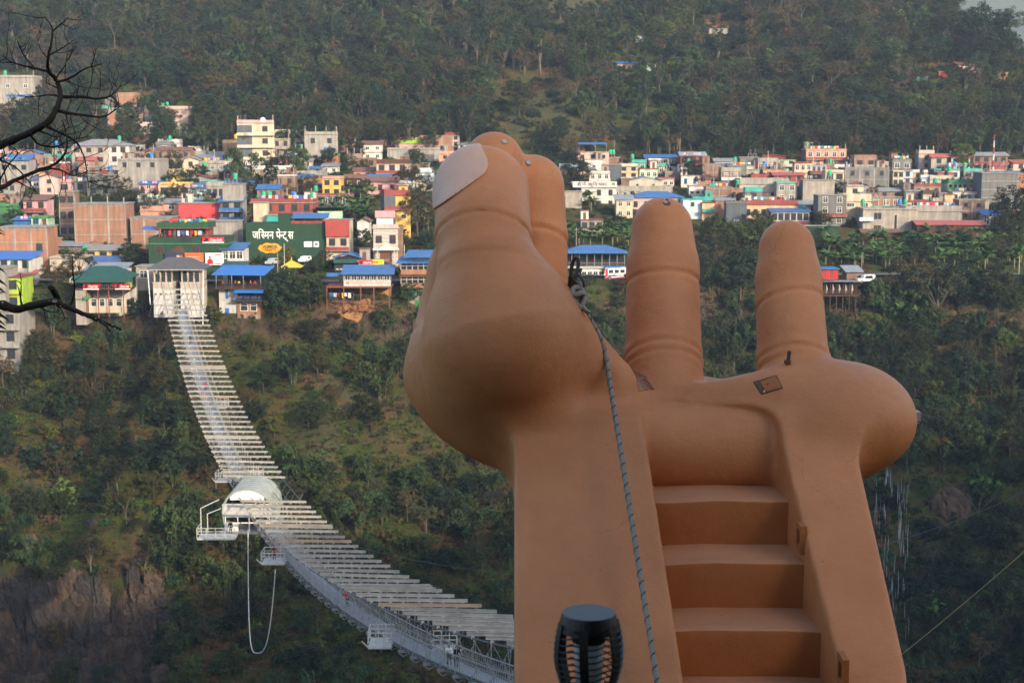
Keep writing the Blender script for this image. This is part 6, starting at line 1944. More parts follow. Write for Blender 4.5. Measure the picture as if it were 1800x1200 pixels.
for px_, ww in ((542,14),(556.5,9)):
    p_ = MB().box(u(px_)-ww/2*m, u(px_)+ww/2*m, -.05, 0, zz(434), zz(424.5)).build('white_panel_print', M_LET, pw)
MB().box(u(542)-5*m,u(542)+5*m,-.07,-.05,zz(430),zz(428.5)).build('print_line', W['concd'], pw)
MB().box(u(556.5)-2.4*m,u(556.5)+2.4*m,-.07,-.05,zz(431.5),zz(427)).build('print_frame', W['concd'], pw)
# roof terrace with tin awning
for px_ in (514,536,558,576): MB().bar((u(px_),1,Hp),(u(px_),1,zz(383)),.12).build('awning_post', W['white'], pw)
b = MB(); b.add([(u(513),-.4,zz(384)),(u(578),-.4,zz(384)),(u(576),6,zz(377)),(u(512),6,zz(377)),(u(513),-.4,zz(383.4)),(u(578),-.4,zz(383.4)),(u(576),6,zz(376.4)),(u(512),6,zz(376.4))],[(0,3,2,1),(4,5,6,7),(0,1,5,4),(1,2,6,5),(2,3,7,6),(3,0,4,7)])
b.build('tin_awning', TIN['blue'], pw)
MB().box(u(515),u(576),4,5,Hp,zz(384)).build('terrace_wall', W['beige'], pw)
b = MB(); b.box(u(513),u(572),.1,.2,Hp,Hp+.6); b.build('terrace_parapet', W['redb'], pw)

for k in range(7):
    o = link('flower_pot', MB().lathe([(.0,0),(.28,0),(.36,.5),(.0,.5)],8).mesh('flower_pot', W['redb']), None, (c[0]+u(518)+k*1.05, c[1]+.55, c[2]+Hp))
    tag(o, 'terracotta flower pot on the parapet of the green painted wall', 'flower pot', 'flower pots on the painted wall')
h(441,551,350,398,'house with dark red terraces, green ground floor and laundry above the painted wall','red terrace laundry house','redb',fl=2,balc=(0,1),bc_='redb',par=1.0,pc='redb',win=(5,1.3,1.6),fr='d',wash=1,tanks='gggu',Y=364,d=9)
h(469,505,377,394,'emerald green room under the red terrace','emerald room','teal',fl=1,par=.2,Y=359,d=3)
h(446,470,355,394,'cream wall house at the left of the red terraces','cream terrace wall','cream',fl=2,par=.2,Y=361,d=3)
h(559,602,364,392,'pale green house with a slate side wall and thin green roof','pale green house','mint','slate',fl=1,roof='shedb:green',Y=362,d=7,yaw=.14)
r_ = h(574,614,386,440,'yellow house with a big red upper wall and red balcony','red-topped yellow house','cream',fl=2,win=(2,1.2,1.5),fr='d',balc=(0,),bc_='redb',par=.3,Y=345,d=8,skip=(1,))
MB().box(-r_[1]/2-.1,r_[1]/2+.1,-.5,-.02,r_[5]*.46,r_[5]+.3).build('red_upper_wall', wallm('brick_red',(.36,.06,.05),.08), r_[0])
# ---- patterned house
c, m, w = frame_at(657, 700, 466, 338)
ph = empty('patterned_house', tuple(c), .10, 'narrow house with wavy black and white patterned front and white porch', 'house')
Hh = (466-402)*m
pm = bpy.data.materials.new('wavy_tiles'); pm.use_nodes = True
_N = pm.node_tree.nodes; _L = pm.node_tree.links
wv = _N.new('ShaderNodeTexWave'); wv.inputs['Scale'].default_value = 1.0; wv.inputs['Distortion'].default_value = 1.5; wv.bands_direction = 'Z'; wv.inputs['Detail'].default_value = 1.0
tc_ = _N.new('ShaderNodeTexCoord'); _L.new(tc_.outputs['Object'], wv.inputs['Vector'])
cr = _N.new('ShaderNodeValToRGB'); cr.color_ramp.interpolation = 'CONSTANT'; cr.color_ramp.elements[1].position = .5
cr.color_ramp.elements[0].color = (.10,.09,.085,1); cr.color_ramp.elements[1].color = (.62,.58,.52,1)
_L.new(wv.outputs['Fac'], cr.inputs['Fac']); _L.new(cr.outputs[0], _N['Principled BSDF'].inputs['Base Color'])
MB().box(-w/2,w/2,0,7,-3,Hh).build('wall', pm, ph)
MB().box(w/2-.003,w/2+1.2,.5,7,-3,Hh+.5).build('brick_flank', W['brickb'], ph)
MB().box(-w/2-.2,w/2+.3,-.3,7,Hh,Hh+.2).build('roof', W['palepink'], ph)
MB().box(-w/2-.1,w/2+.1,-.2,.0,Hh+.2,Hh+1.0).build('parapet', W['palepink'], ph)
MB().box(-w*.36,w*.32,2,6,Hh+.2,Hh+2.6).build('roof_room', W['pblue'], ph)
MB().box(-w*.42,w*.40,1.6,1.75,Hh+2.4,Hh+4.0).build('roof_sign', W['pink'], ph)
window(ph,-w*.28,Hh*.62,-.004,1.2,1.5,'b',1); window(ph,w*.28,Hh*.60,-.004,1.2,1.7,'b',1)
for s in (-1,1): MB().box(s*w*.34-.14,s*w*.34+.14,-1.4,-1.1,0,Hh*.42).build('porch_column', W['palepink'], ph)
MB().box(-w/2-.2,w/2+.2,-1.6,0,Hh*.42,Hh*.47).build('porch_slab', W['white'], ph)
MB().prism([(-1.6,Hh*.47),(1.6,Hh*.47),(.9,Hh*.55),(0,Hh*.64),(-.9,Hh*.55)],-1.6,-1.4).build('porch_gable', W['white'], ph)
MB().box(-1.3,1.3,-.08,0,0,Hh*.36).build('door', FR['b'], ph)
b = MB(); b.box(-w/2,w/2,-1.5,-1.45,.8,.86)
for k in range(16): b.box(-w/2+k*w/15-.02,-w/2+k*w/15+.02,-1.49,-1.46,0,.8)
b.build('railing', RAILM, ph); MB().box(-w/2-.2,w/2+.2,-1.7,0,-.3,0).build('porch_floor', W['palepink'], ph)
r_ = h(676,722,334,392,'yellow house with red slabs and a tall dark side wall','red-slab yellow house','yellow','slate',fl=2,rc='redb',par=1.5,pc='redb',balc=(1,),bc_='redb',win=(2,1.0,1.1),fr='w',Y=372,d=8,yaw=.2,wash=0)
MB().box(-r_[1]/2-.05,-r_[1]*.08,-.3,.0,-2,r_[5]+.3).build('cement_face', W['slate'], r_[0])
h(628,649,383,408,'small white gabled house in the trees','small white gabled house','white',fl=1,roof='gablef:rust',Y=366,d=6)
# ---- shops and the stilt restaurant
r_ = h(588,636,446,478,'roadside shop with white gable, blue roof and a dark lettered sign','white-gabled shop','dark',fl=1,roof='gablef:blue',Y=332,d=7)
board(r_[0],0,r_[5]*.05,-.5,r_[1]*.98,1.15,mat('sign_dark',(.03,.03,.032),.6,.1,1),'sign_board')
put_text('-- ----- ----- ----', M_LET, r_[0], 0, r_[5]*.05+.35, -.66, r_[1]*.86, .8, 0, .03)
MB().box(-r_[1]*.52,r_[1]*.52,-.8,-.6,r_[5]-.9,r_[5]).build('green_fascia', TIN['green'], r_[0])
h(630,680,458,480,'low shop row carrying the red and yellow signs','low sign shop row','wood',fl=1,par=.2,Y=331,d=5)
c, m, w = frame_at(630, 656, 466, 329.5)
dbo = empty('drink_sign', tuple(c), 0, 'red drink sign between the dark lettered sign and the yellow poster', 'sign')
cola(dbo, 0, 0, 0, w*.96, 1.1)
b = MB(); b.bar((-w*.4,0.05,0),(-w*.4,.05,-2.6),.1); b.bar((w*.4,.05,0),(w*.4,.05,-2.6),.1); b.build('sign_legs', RAILM, dbo)
c, m, w = frame_at(655, 675, 468, 329.5)
ys = empty('poster_sign', tuple(c), 0, 'yellow poster sign with red lettering beside the red drink sign', 'sign')
board(ys, 0, 0, 0, w, 1.45, mat('board_yellow',(.75,.56,.02),.5,.06,1), 'sign_board')
put_text('Wai Wai', M_COLA, ys, -w*.22, .75, -.14, w*.42, .6, .15, .03); put_text('-- --', M_COLA, ys, w*.2, .95, -.14, w*.3, .5, .1, .03)
MB().prism([(w*.08,.25),(w*.42,.2),(w*.45,.6),(w*.2,.7)],-.14,-.122).build('bowl_print', W['lime'], ys)
b = MB(); b.bar((-w*.4,0.05,0),(-w*.4,.05,-2.4),.1); b.bar((w*.4,.05,0),(w*.4,.05,-2.4),.1); b.build('sign_legs', RAILM, ys)

c, m, w = frame_at(573, 688, 503, 313.5)
sr = empty('stilt_restaurant', tuple(c), 0, 'restaurant with a blue tin roof standing on tall rusty steel stilts', 'restaurant')
XX = lambda px: (px-630.5)*m
ZZ = lambda py: (503-py)*m
M_RST = mat('rusty_steel',(.17,.065,.045),.8,.25,2)
MB().box(XX(573),XX(688),0,7,-.35,0).build('floor_deck', M_RST, sr)
MB().box(XX(604),XX(687),.1,.3,.0,ZZ(493)).build('front_board', W['white'], sr)
put_text('M 224 RESTAURANT', mat('faded_red',(.62,.33,.30),.7,.1,1), sr, XX(645.5), .42, .07, (683-608)*m, 1.15, 0, .02)
for k in range(7):
    window(sr, XX(611)+k*(XX(680)-XX(611))/6, ZZ(492), .12, 1.0, (492-483)*m*.92, 'w', 1)
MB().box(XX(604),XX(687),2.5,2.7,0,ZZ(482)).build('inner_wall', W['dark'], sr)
for k in range(9): MB().box(XX(604)+k*(XX(687)-XX(604))/8-.06,XX(604)+k*(XX(687)-XX(604))/8+.06,.1,.25,ZZ(493),ZZ(481)).build('mullion', W['palepink'], sr)
b = MB(); b.add([(XX(600),-.9,ZZ(482)),(XX(694),-.9,ZZ(482)),(XX(692),6,ZZ(470)),(XX(599),6,ZZ(470)),(XX(600),-.9,ZZ(481)),(XX(694),-.9,ZZ(481)),(XX(692),6,ZZ(469)),(XX(599),6,ZZ(469))],[(0,3,2,1),(4,5,6,7),(0,1,5,4),(1,2,6,5),(2,3,7,6),(3,0,4,7)])
b.build('roof', TIN['blue'], sr)
MB().box(XX(574),XX(601),.2,.32,ZZ(486),ZZ(479.5)).build('blue_banner', W['blue'], sr)
b = MB(); b.box(XX(573),XX(603),.1,.16,1.0,1.06)
for k in range(11): b.box(XX(573)+k*.37,XX(573)+k*.37+.04,.11,.15,0,1)
b.build('railing', M_RST, sr)
for px_, pb in ((574,552),(604,560),(634,548),(657,538),(684,556)):
    for yy in (.15, 5.5):
        MB().bar((XX(px_),yy,0),(XX(px_),yy,ZZ(pb)-(0 if yy<1 else -4)),.24).build('stilt', M_RST, sr)
b = MB()
for z_ in (ZZ(530), ZZ(546)): b.bar((XX(574),.15,z_),(XX(684),.15,z_),.16)
for (pa, pb) in ((574,604),(604,634),(634,684)):
    b.bar((XX(pa),.1,ZZ(530)),(XX(pb),.1,ZZ(548)),.10); b.bar((XX(pb),.1,ZZ(530)),(XX(pa),.1,ZZ(548)),.10)
b.build('stilt_brace', M_RST, sr)
MB().box(XX(575),XX(684),4.6,4.9,ZZ(528),ZZ(512)).build('lower_wall', wallm('ochre_plaster',(.40,.22,.08),.2), sr)
clothesline(c[0]+XX(577), c[0]+XX(620), c[1]+1.5, c[2]+ZZ(516), 'lower bay of the stilt restaurant', 9, 1.1)
# ---- glass restaurant left of the hand
c, m, w = frame_at(705, 765, 505, 317)
gr = empty('glass_restaurant', tuple(c), 0, 'glass-fronted restaurant with blue tin roofs beside the giant hand', 'restaurant')
Q = lambda py: (505-py)*m
for z0, z1 in ((Q(506),Q(487)),(Q(482),Q(463))):
    MB().box(-w/2,w/2,0,6,z0,z0+1.0).build('brick_dado', W['bricko'], gr)
    MB().box(-w/2+.1,w/2,.5,5.8,z0+1.0,z1+.1).build('dark_inside', PANE, gr)
    for k in range(7): MB().box(-w/2+k*w/6-.07,-w/2+k*w/6+.07,-.02,.12,z0+1.0,z1).build('mullion', W['white'], gr)
    MB().box(-w/2,w/2,-.02,.1,(z0+z1)/2+.6,(z0+z1)/2+.72).build('transom', W['white'], gr)
MB().box(-w/2-.3,w/2,-.5,6,Q(487),Q(482)).build('floor_slab', W['wood'], gr)
for z0, x0_ in ((Q(462.5),-w/2-1.0),(Q(452),-w/2+.6)):
    b = MB(); b.add([(x0_,-1.2,z0),(w/2,-1.2,z0),(w/2,4,z0+1.2),(x0_+.8,4,z0+1.2),(x0_,-1.2,z0+.1),(w/2,-1.2,z0+.1),(w/2,4,z0+1.3),(x0_+.8,4,z0+1.3)],[(0,3,2,1),(4,5,6,7),(0,1,5,4),(1,2,6,5),(2,3,7,6),(3,0,4,7)])
    b.build('roof', TIN['blue'], gr)
MB().box(-w/2+1.8,w/2,.8,5,Q(460),Q(450)).build('mint_signboard', W['mint'], gr)
MB().box(-w/2+1.5,w/2,1,6,-14,Q(506)).build('base_wall', W['stone'], gr)
o = MB().box(-w/2+1.5,-w/2+3.2,.85,.97,-2.2,-.4).build('teal_sign', W['teal'], gr)
o = MB().box(-w/2+3.0,w/2,.80,.93,-9,-2.8).build('green_banner', W['mgreen'], gr)

# ---- pagoda pavilion
g_ = (510.5, 486); c, m, w = frame_at(491, 530, 487, 322)
pv = empty('pavilion', tuple(c), 0, 'small white pavilion with a yellow two-tier pagoda roof', 'pavilion')
MB().box(-w*.18,w*.18,1,1+w*.36,-2,(487-470)*m).build('wall', W['white'], pv)
MB().box(-w*.05,w*.05,.95,1.0,0,1.5).build('door', W['dark'], pv)
def pyr(r, z, hh, cy): 
    b = MB(); b.add([(-r,cy-r,z),(r,cy-r,z),(r,cy+r,z),(-r,cy+r,z),(-.15,cy-.15,z+hh),(.15,cy-.15,z+hh),(.15,cy+.15,z+hh),(-.15,cy+.15,z+hh)],[(0,3,2,1),(4,5,6,7),(0,1,5,4),(1,2,6,5),(2,3,7,6),(3,0,4,7)]); return b
pyr(w*.5,(487-470)*m,(470-459)*m,1+w*.18).build('roof', TIN['yellow'], pv)
pyr(w*.5,-1.2,1.2,-.2).build('lower_roof', TIN['yellow'], pv)
MB().lathe([(.0,0),(.15,.05),(.1,.4),(.02,.8)],8,(0,1+w*.18,(487-459)*m)).build('finial', TIN['yellow'], pv)

# ---- hip-roofed restaurant and white container house behind the fingers
c, m, w = frame_at(992, 1098, 469, 356)
hr = empty('hip_roof_restaurant', tuple(c), 0, 'open restaurant with a blue hipped roof seen between two giant fingers', 'restaurant')
MB().box(-w/2,w/2,0,7,-.3,.0).build('floor', W['white'], hr)
b = MB()
for k in range(9): b.box(-w/2+k*w/8-.08,-w/2+k*w/8+.08,.1,.26,0,(469-445)*m)
b.build('post_row', RAILM, hr)
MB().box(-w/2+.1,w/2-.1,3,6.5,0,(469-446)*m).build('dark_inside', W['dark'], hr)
b = MB(); b.box(-w/2,w/2,0,.06,.95,1.02)
for k in range(40): b.box(-w/2+k*w/39-.02,-w/2+k*w/39+.02,.01,.05,0,.95)
b.build('railing', RAILM, hr)
roof_shape(hr, 'hip', 'blue', w, 7, (469-445)*m, over=.9, rise=(445-433)*m)
MB().box(XX(0)*0-w*.20,w*.16,.6,6,(469-497)*m,-.4).build('white_container', wallm('ribbed_white',(.66,.64,.60),.2), hr)
for k in range(4): window(hr, -w*.17+k*w*.095, (469-485)*m, .59, .9, 1.0, 'w', 1)
MB().box(-w*.2,w*.1,1.2,6,-15,(469-497)*m).build('base_wall', W['stone'], hr)
# ---- timber terrace restaurant right of the little finger
c, m, w = frame_at(1436, 1510, 519, 348)
tr = empty('timber_restaurant', tuple(c), 0, 'timber terrace restaurant on posts right of the little finger', 'restaurant')
T = lambda py: (519-py)*m
for z_ in (T(519),): MB().box(-w/2,w/2,0,7,z_-.25,z_).build('deck', W['wood'], tr)
roof_shape(tr, 'shedb', 'grey', w*.92, 7, T(498), over=.8, rise=.5)
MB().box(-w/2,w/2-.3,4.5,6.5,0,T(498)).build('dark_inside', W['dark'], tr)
for k in range(7):
    MB().box(-w/2+.2+k*w/6.6-.09,-w/2+.2+k*w/6.6+.09,.2,.4,T(548),T(498)).build('post', W['wood'], tr)
    if k < 6: MB().tube([(-w/2+.8+k*w/6.6,.5,T(500)),(-w/2+.9+k*w/6.6,.55,T(508)),(-w/2+.8+k*w/6.6,.5,T(516))],[.05,.25,.12],6).build('tied_curtain', W['palepink'], tr)
b = MB(); b.box(-w/2,w/2,.0,.06,.9,1.0)
for k in range(26): b.box(-w/2+k*w/25-.03,-w/2+k*w/25+.03,.01,.05,0,.9)
b.build('railing', W['wood'], tr)
MB().box(-w/2,w*.0,.5,6,T(492),T(474)).build('upper_room', W['redb'], tr)
for k in range(3): MB().box(-w/2+.4+k*1.7,-w/2+1.3+k*1.7,.45,.5,T(490),T(477)).build('curtain', M_COLA, tr)
MB().box(-w/2-.4,w*.03,.0,6.5,T(473.5),T(472)).build('upper_roof', TIN['blue'], tr)
h(1488,1514,470,498,'grey tin shack beside the white jeep','grey tin shack','brickb',fl=1,roof='shed:grey',Y=356,d=5)

# ------------------------------------------------------------------ vehicles
M_TYRE = mat('tyre',(0.012,0.012,0.012),.8,.05,3)
def wheels(root, xs, y0, y1, r=.36):
    for x in xs:
        for y in (y0, y1):
            o = MB().tube([(x,y-.11,r),(x,y+.11,r)],[r,r],12).build('wheel', M_TYRE, root)
            MB().tube([(x,y-.12,r),(x,y+.12,r)],[r*.5,r*.5],8).build('rim', M_STEEL, o)
def car(px, py, Y, colm, label, L=4.2, Hh=1.7, kind='car', rz=0.0, nm='car'):
    c = at(px, py, Y); c[2] = max(c[2], tz(c[0], Y)) if abs(c[2]-tz(c[0],Y)) < 4 else c[2]
    t = empty(nm, tuple(c), rz, label, kind)
    hw = .85
    prof = [(-L/2,.45),(-L/2+.05,.95),(-L*.22,1.02),(-L*.10,Hh-.05),(L*.40,Hh),(L/2-.05,1.0),(L/2,.45)] if nm != 'jeep' else [(-L/2,.5),(-L/2,1.05),(-L*.2,1.1),(-L*.14,Hh),(L*.48,Hh),(L/2,1.0),(L/2,.5)]
    MB().prism(prof, -hw, hw).build('body', colm, t)
    for yy in (-hw-.012, hw-.003):
        MB().prism([(-L*.12,1.06),(L*.36,1.06),(L*.34,Hh-.16),(-L*.06,Hh-.16)], yy, yy+.015).build('side_window', PANE, t)
    wheels(t, (-L*.3, L*.3), -hw, hw)
    for yy in (-.6,.6): MB().box(-L/2-.03,-L/2,yy-.13,yy+.13,.62,.8).build('headlight', M_LET, t)
    return t
car(1521, 497, 352, M_LET, 'white jeep parked by the timber restaurant', 4.3, 1.95, 'jeep', .15, 'jeep')
car(50, 507, 323, mat('car_grey',(.08,.085,.09),.3,.05,1), 'dark grey pickup car parked by the lime green house', 4.4, 1.7, 'car', 0)
car(479, 466, 334, mat('car_silver',(.4,.42,.43),.3,.05,1), 'silver car parked in front of the green painted wall', 4.0, 1.55, 'car', 1.2)
car(536, 462, 336, M_LET, 'small white car parked in front of the bright green roadside tree', 3.8, 1.5, 'car', 1.3)
car(130, 506, 324, M_LET, 'white van on the road left of the green-roofed cafe', 4.4, 2.0, 'van', .1)
c = at(1084, 492, 357); c[2] = at(1084, 492, 357)[2]
bus = empty('bus', tuple(c), .25, 'white and magenta painted bus with a bright blue roof between the giant fingers', 'bus')
MB().prism([(-3.4,.5),(-3.5,1.3),(-3.3,3.0),(5,3.0),(5,.5)],-1.15,1.15).build('body', M_LET, bus)
MB().prism([(-3.42,.45),(-3.5,1.0),(-1.6,.7),(5.02,1.1),(5.02,.45)],-1.17,1.17).build('magenta_skirt', mat('paint_magenta',(.35,.02,.18),.4,.05,1), bus)
MB().box(-3.3,5,-1.2,1.2,3.0,3.35).build('roof', TIN['bblue'], bus)
for k in range(5): MB().box(-2.4+k*1.45,-1.25+k*1.45,-1.165,-1.15,1.75,2.6).build('side_window', PANE, bus)
MB().box(-3.5,-3.36,-1.0,1.0,1.5,2.7).build('windscreen', PANE, bus)
MB().prism([(-2.8,1.0),(-1,1.5),(0,1.1),(1.2,1.6),(.6,1.0)],-1.18,-1.165).build('green_swirl', W['mgreen'], bus)
MB().box(-3.3,-2.6,-1.17,-1.155,1.2,2.9).build('red_corner', M_COLA, bus)
wheels(bus, (-2.2, 3.2), -1.1, 1.1, .5)

# ------------------------------------------------------------------ poles, masts, flag
def pole(px, pt, pb, Y, label, r=.12, m=W['conc'], cat='pole', nm='utility_pole', arms=True):
    a = Vector(at(px, pb, Y)); t_ = Vector(at(px, pt, Y))
    hgt = t_.z-a.z
    t = empty(nm, tuple(a), 0, label, cat)
    MB().tube([(0,0,-1.5),(0,0,hgt)],[r,r*.7],7).build('post', m, t)
    if arms: MB().box(-.7,.7,-.05,.05,hgt-.6,hgt-.48).build('crossarm', RAILM, t)
    return t
a = Vector(at(1745, 305, 470)); hgt = at(1747, 236, 470)[2]-a.z
ms = empty('radio_mast', tuple(a), 0, 'tall red and white radio mast behind the huge grey building', 'mast')
for k in range(6):
    MB().tube([(0,0,hgt*k/6-(2 if k==0 else 0)),(0,0,hgt*(k+1)/6)],[.34-.03*k,.31-.03*k],6).build('mast_section', W['redb'] if k%2 else W['white'], ms)
pole(1013, 400, 436, 372, 'grey utility pole in the banana leaves above the hip-roofed restaurant')
pole(1514, 447, 488, 366, 'utility pole standing in the banana grove by the tin shack')
pole(1790, 450, 502, 360, 'thin pale post at the right edge above the gorge', .10, W['white'], arms=False)
pole(488, 430, 468, 330, 'utility pole in front of the yellow oval emblem')
pole(500, 428, 462, 332, 'slim white post left of the roadside tree', .08, W['white'], arms=False)
pole(711, 430, 470, 328, 'curved lamp post on the roof edge beside the glass restaurant', .1, W['white'], arms=False, nm='lamp_post')
for i, (px, pt, pb) in enumerate([(505,330,356),(520,340,356),(377,262,285),(1490,276,300),(1563,272,296),(1430,270,288),(1665,290,312),(1350,265,285)]):
    gy = 470 if pt < 300 else 366
    pole(px, pt, pb, gy, ['slim pole rising beside the green tanks above the red terraces','second slim pole over the red terraces','slim pole above the low white terrace house','pole behind the bare grey block house','pole over the coral terrace house','pole above the blue arch house','thin pole above the green signboard house','pole over the pink three-window house'][i], .10, W['white'], arms=False, nm='thin_pole')
a = Vector(at(976, 322, 452)); fl_ = empty('flag', tuple(a), 0, 'red and white flag on a pole just right of the middle finger', 'flag')
MB().tube([(0,0,-6),(0,0,3.6)],[.06,.04],5).build('flag_pole', W['white'], fl_)
for k, mm in ((0,M_COLA),(1,M_LET),(2,M_COLA)):
    b = MB(); vs = []
    for s_ in (0,.04):
        for i in range(6): 
            for q in (0,1): vs.append((.1+i*.38, .12*math.sin(i*1.1)+s_, 3.5-(k+q)*.45+i*.16-.0))
    fs = [(2*i,2*i+1,2*i+3,2*i+2) for i in range(5)]+[(12+2*i,12+2*i+2,12+2*i+3,12+2*i+1) for i in range(5)]
    b.add(vs, fs); b.build('stripe', mm, fl_)
# satellite dish on the tall cream house
o = MB().lathe([(.0,0),(.5,.08),(.8,.28),(.78,.30),(.48,.11),(.0,.03)],12).build('dish', W['white'], None, tuple(at(462,211,455)))
o.rotation_euler = (math.radians(70),0,math.radians(20)); o.name = 'satellite_dish'; tag(o, 'round white satellite dish on the tall cream and grey house', 'satellite dish')

# retaining wall and road along the plateau edge
def ribbon(name, pts, wd, m, thick=.25):
    vs = []; fs = []
    for i, (x, y, z) in enumerate(pts):
        d_ = np.array(pts[min(i+1,len(pts)-1)])-np.array(pts[max(i-1,0)]); n_ = np.array([-d_[1], d_[0], 0]); n_ = n_/np.linalg.norm(n_)*wd/2
        vs += [(x-n_[0],y-n_[1],z),(x+n_[0],y+n_[1],z)]
    fs = [(2*i,2*i+2,2*i+3,2*i+1) for i in range(len(pts)-1)]
    return tag(link(name, mesh_np(name, np.array(vs), np.array(fs), m)), kind='structure')
rx = np.arange(-125, 130, 3.0)
ribbon('road', [(x, float(edge_y(np.array([x]))[0])+9, tz(x, float(edge_y(np.array([x]))[0])+9)+.45) for x in rx], 5.5, mat('asphalt',(.12,.12,.12),.9,.2,.5))
# ------------------------------------------------------------------ the rest of the town: houses wherever the plateau is still empty
NAMED = [(hx_, hy_, i) for i, (hx_, hy_, a, b_, c_) in enumerate(HOUSES)]
HN = {}
for o in COL.objects:
    if o.get('category') == 'house': HN[(round(o.location.x, 2), round(o.location.y, 2))] = o['label']
used_lab = set(o['label'] for o in COL.objects if 'label' in o)
rf_ = random.Random(77)
def shortname(l):
    w = l.split(' ')
    for k, t in enumerate(w):
        if t in ('house','building','villa','storey','room','shed','hut','shop','block','tower','terraces','wall') and k >= 1: return 'the ' + ' '.join(w[:k+1])
    return None
REFS = [(k[0], k[1], shortname(l)) for k, l in HN.items() if shortname(l) and len(shortname(l).split()) <= 7]
styles = [('brick','brick'),('brickb','brown brick'),('conc','bare concrete'),('concd','dark cement'),('cream','cream'),('white','white'),('palepink','pale pink'),('beige','beige'),('salmon','salmon'),('bricko','orange brick'),('pblue','pale blue'),('yellow','yellow'),('stone','grey stone'),('redb','brick red'),('mint','mint green')]
wts = [12,14,14,12,6,5,6,8,4,9,2,1,8,5,1]
nf_ = 0
zones = [(-10,110,215,340,16),(110,430,225,350,30),(430,780,245,345,17),(430,760,300,380,3),(1000,1230,290,345,20),(1180,1810,296,352,46),(1240,1810,340,396,34)]
for (xa, xb, ya, yb, cnt) in zones:
    k = 0
    for _ in range(cnt*14):
        if k >= cnt: break
        px, py = rf_.uniform(xa, xb), rf_.uniform(ya, yb)
        g = ground(px, py)
        if g is None or g[1] > 497: continue
        w_ = rf_.choice((5,6,7,8,9,11,13)); d_ = min(w_*.8, 7.5)
        bad = False
        for hx_, hy_, hw_, hd_, hh_ in HOUSES:
            if abs(g[0]-hx_) < (w_+hw_)/2-.4 and g[1] < hy_+hd_+.3 and g[1]+d_ > hy_-.3: bad = True; break
        if bad or abs(g[1]-float(edge_y(np.array([g[0]]))[0])-9) < 12: continue
        m_ = mpp(px, py, g[1]); wpx = w_/m_
        fl = rf_.choice((1,1,1,1,2,2)); hpx_ = (fl*2.9+.6)/m_
        st, cn = rf_.choices(styles, wts)[0]
        tin = rf_.random()
        roof = 'flat' if tin < .62 else rf_.choice(('shed','gable','gablef'))+':'+rf_.choice(('blue','rust','grey','red','stone'))
        rn = 'flat roof' if roof == 'flat' else {'blue':'blue tin','rust':'rusty tin','grey':'grey tin','red':'red tin','stone':'stone-grey'}[roof.split(':')[1]]+' roof'
        ref = min(REFS, key=lambda r: (r[0]-g[0])**2+(r[1]-g[1])**2)
        dx, dy = g[0]-ref[0], g[1]-ref[1]
        rel = 'behind' if dy > abs(dx) else 'in front of' if dy < -abs(dx) else 'right of' if dx > 0 else 'left of'
        sz = 'small' if w_ < 7 else 'wide' if w_ > 9 else 'plain'
        lab = '%s %s %s house with %s %s %s' % (sz, {1:'low',2:'two-storey',3:'tall'}[fl], cn, rn, rel, ref[2])
        if len(lab.split()) > 16: lab = '%s %s house with %s %s %s' % (sz, cn, rn, rel, ref[2])
        if lab in used_lab or len(lab.split()) > 16 or len(ref[2].split()) > 6: continue
        used_lab.add(lab)
        nm_ = '%s %s house %s %s' % (sz, cn, rel, ref[2])
        if len(nm_.split()) > 10: nm_ = '%s house %s %s' % (cn, rel, ref[2])
        side = rf_.choice((None,None,'conc','slate','brickb'))
        house(px-wpx/2, px+wpx/2, py-hpx_, py, lab, nm_, st, side, fl=fl,
              win=(max(1, int(w_/2.6)), rf_.choice((1.0,1.2,1.4)), rf_.choice((1.2,1.4,1.6))), fr=rf_.choice('wbdd'), bars=rf_.choice((1,1,2)), roof=roof,
              par=rf_.choice((.2,.5,.9,1.3)), pc=rf_.choice((None,None,'redb','conc','white','teal')), frame=(max(2,int(w_/3.5)) if st in ('brick','brickb','bricko') and rf_.random()<.7 else 0),
              balc=((1,) if fl > 1 and rf_.random() < .5 else None), bc_=rf_.choice(('rail','conc','redb','white','mgreen')), tanks=rf_.choice(('','','k','g','kk','gk','u')) if roof == 'flat' else '',
              wash=rf_.random() < .08, posts=rf_.choice((0,0,2,3)) if roof == 'flat' else 0, Y=float(g[1]), d=d_)
        k += 1; nf_ += 1
print('filler houses', nf_, 'all', len(HOUSES))
M_STONEW = mat('shade_wall_stone',(.16,.145,.12),.9,.3,3,.01,30,objvar=.25)
# ------------------------------------------------------------------ green between the houses
def free(x, y, r=1.5):
    for hx_, hy0, hw_, hd_, _h in HOUSES:
        if abs(x-hx_) < hw_/2+r and hy0-r < y < hy0+hd_+r: return False
    return True
def banana_zone(x0, x1, y0, y1, n, label, group, hh=(3.2,5.0), seed=1):
    rr = random.Random(seed); put = []; k = 0
    for _ in range(n*6):
        if k >= n: break
        g = ground(rr.uniform(x0,x1), rr.uniform(y0,y1))
        if g is None or not free(g[0], g[1], .8): continue
        if any((g[0]-a)**2+(g[1]-b_)**2 < 2.0 for a, b_ in put): continue
        put.append((g[0], g[1])); k += 1
        plant('banana', g[0], g[1], rr.uniform(*hh), label, group, rng=rr)
banana_zone(1440,1815,420,474,125,'banana plant in the big grove right of the little finger','bananas in the right hand grove')
banana_zone(985,1110,412,436,30,'banana plant between the middle and ring fingers','bananas between the fingers',seed=2)
banana_zone(560,655,350,392,22,'banana plant on the slope below the bright yellow house','bananas below the yellow house',seed=3)
banana_zone(452,530,322,346,12,'banana plant above the red laundry terraces','bananas above the laundry terraces',seed=4)
banana_zone(335,425,196,214,12,'banana plant at the forest edge right of the plain pink house','bananas behind the plain pink house',seed=5)
banana_zone(252,280,186,206,5,'banana plant left of the plain pale pink house','bananas left of the plain pink house',seed=6)
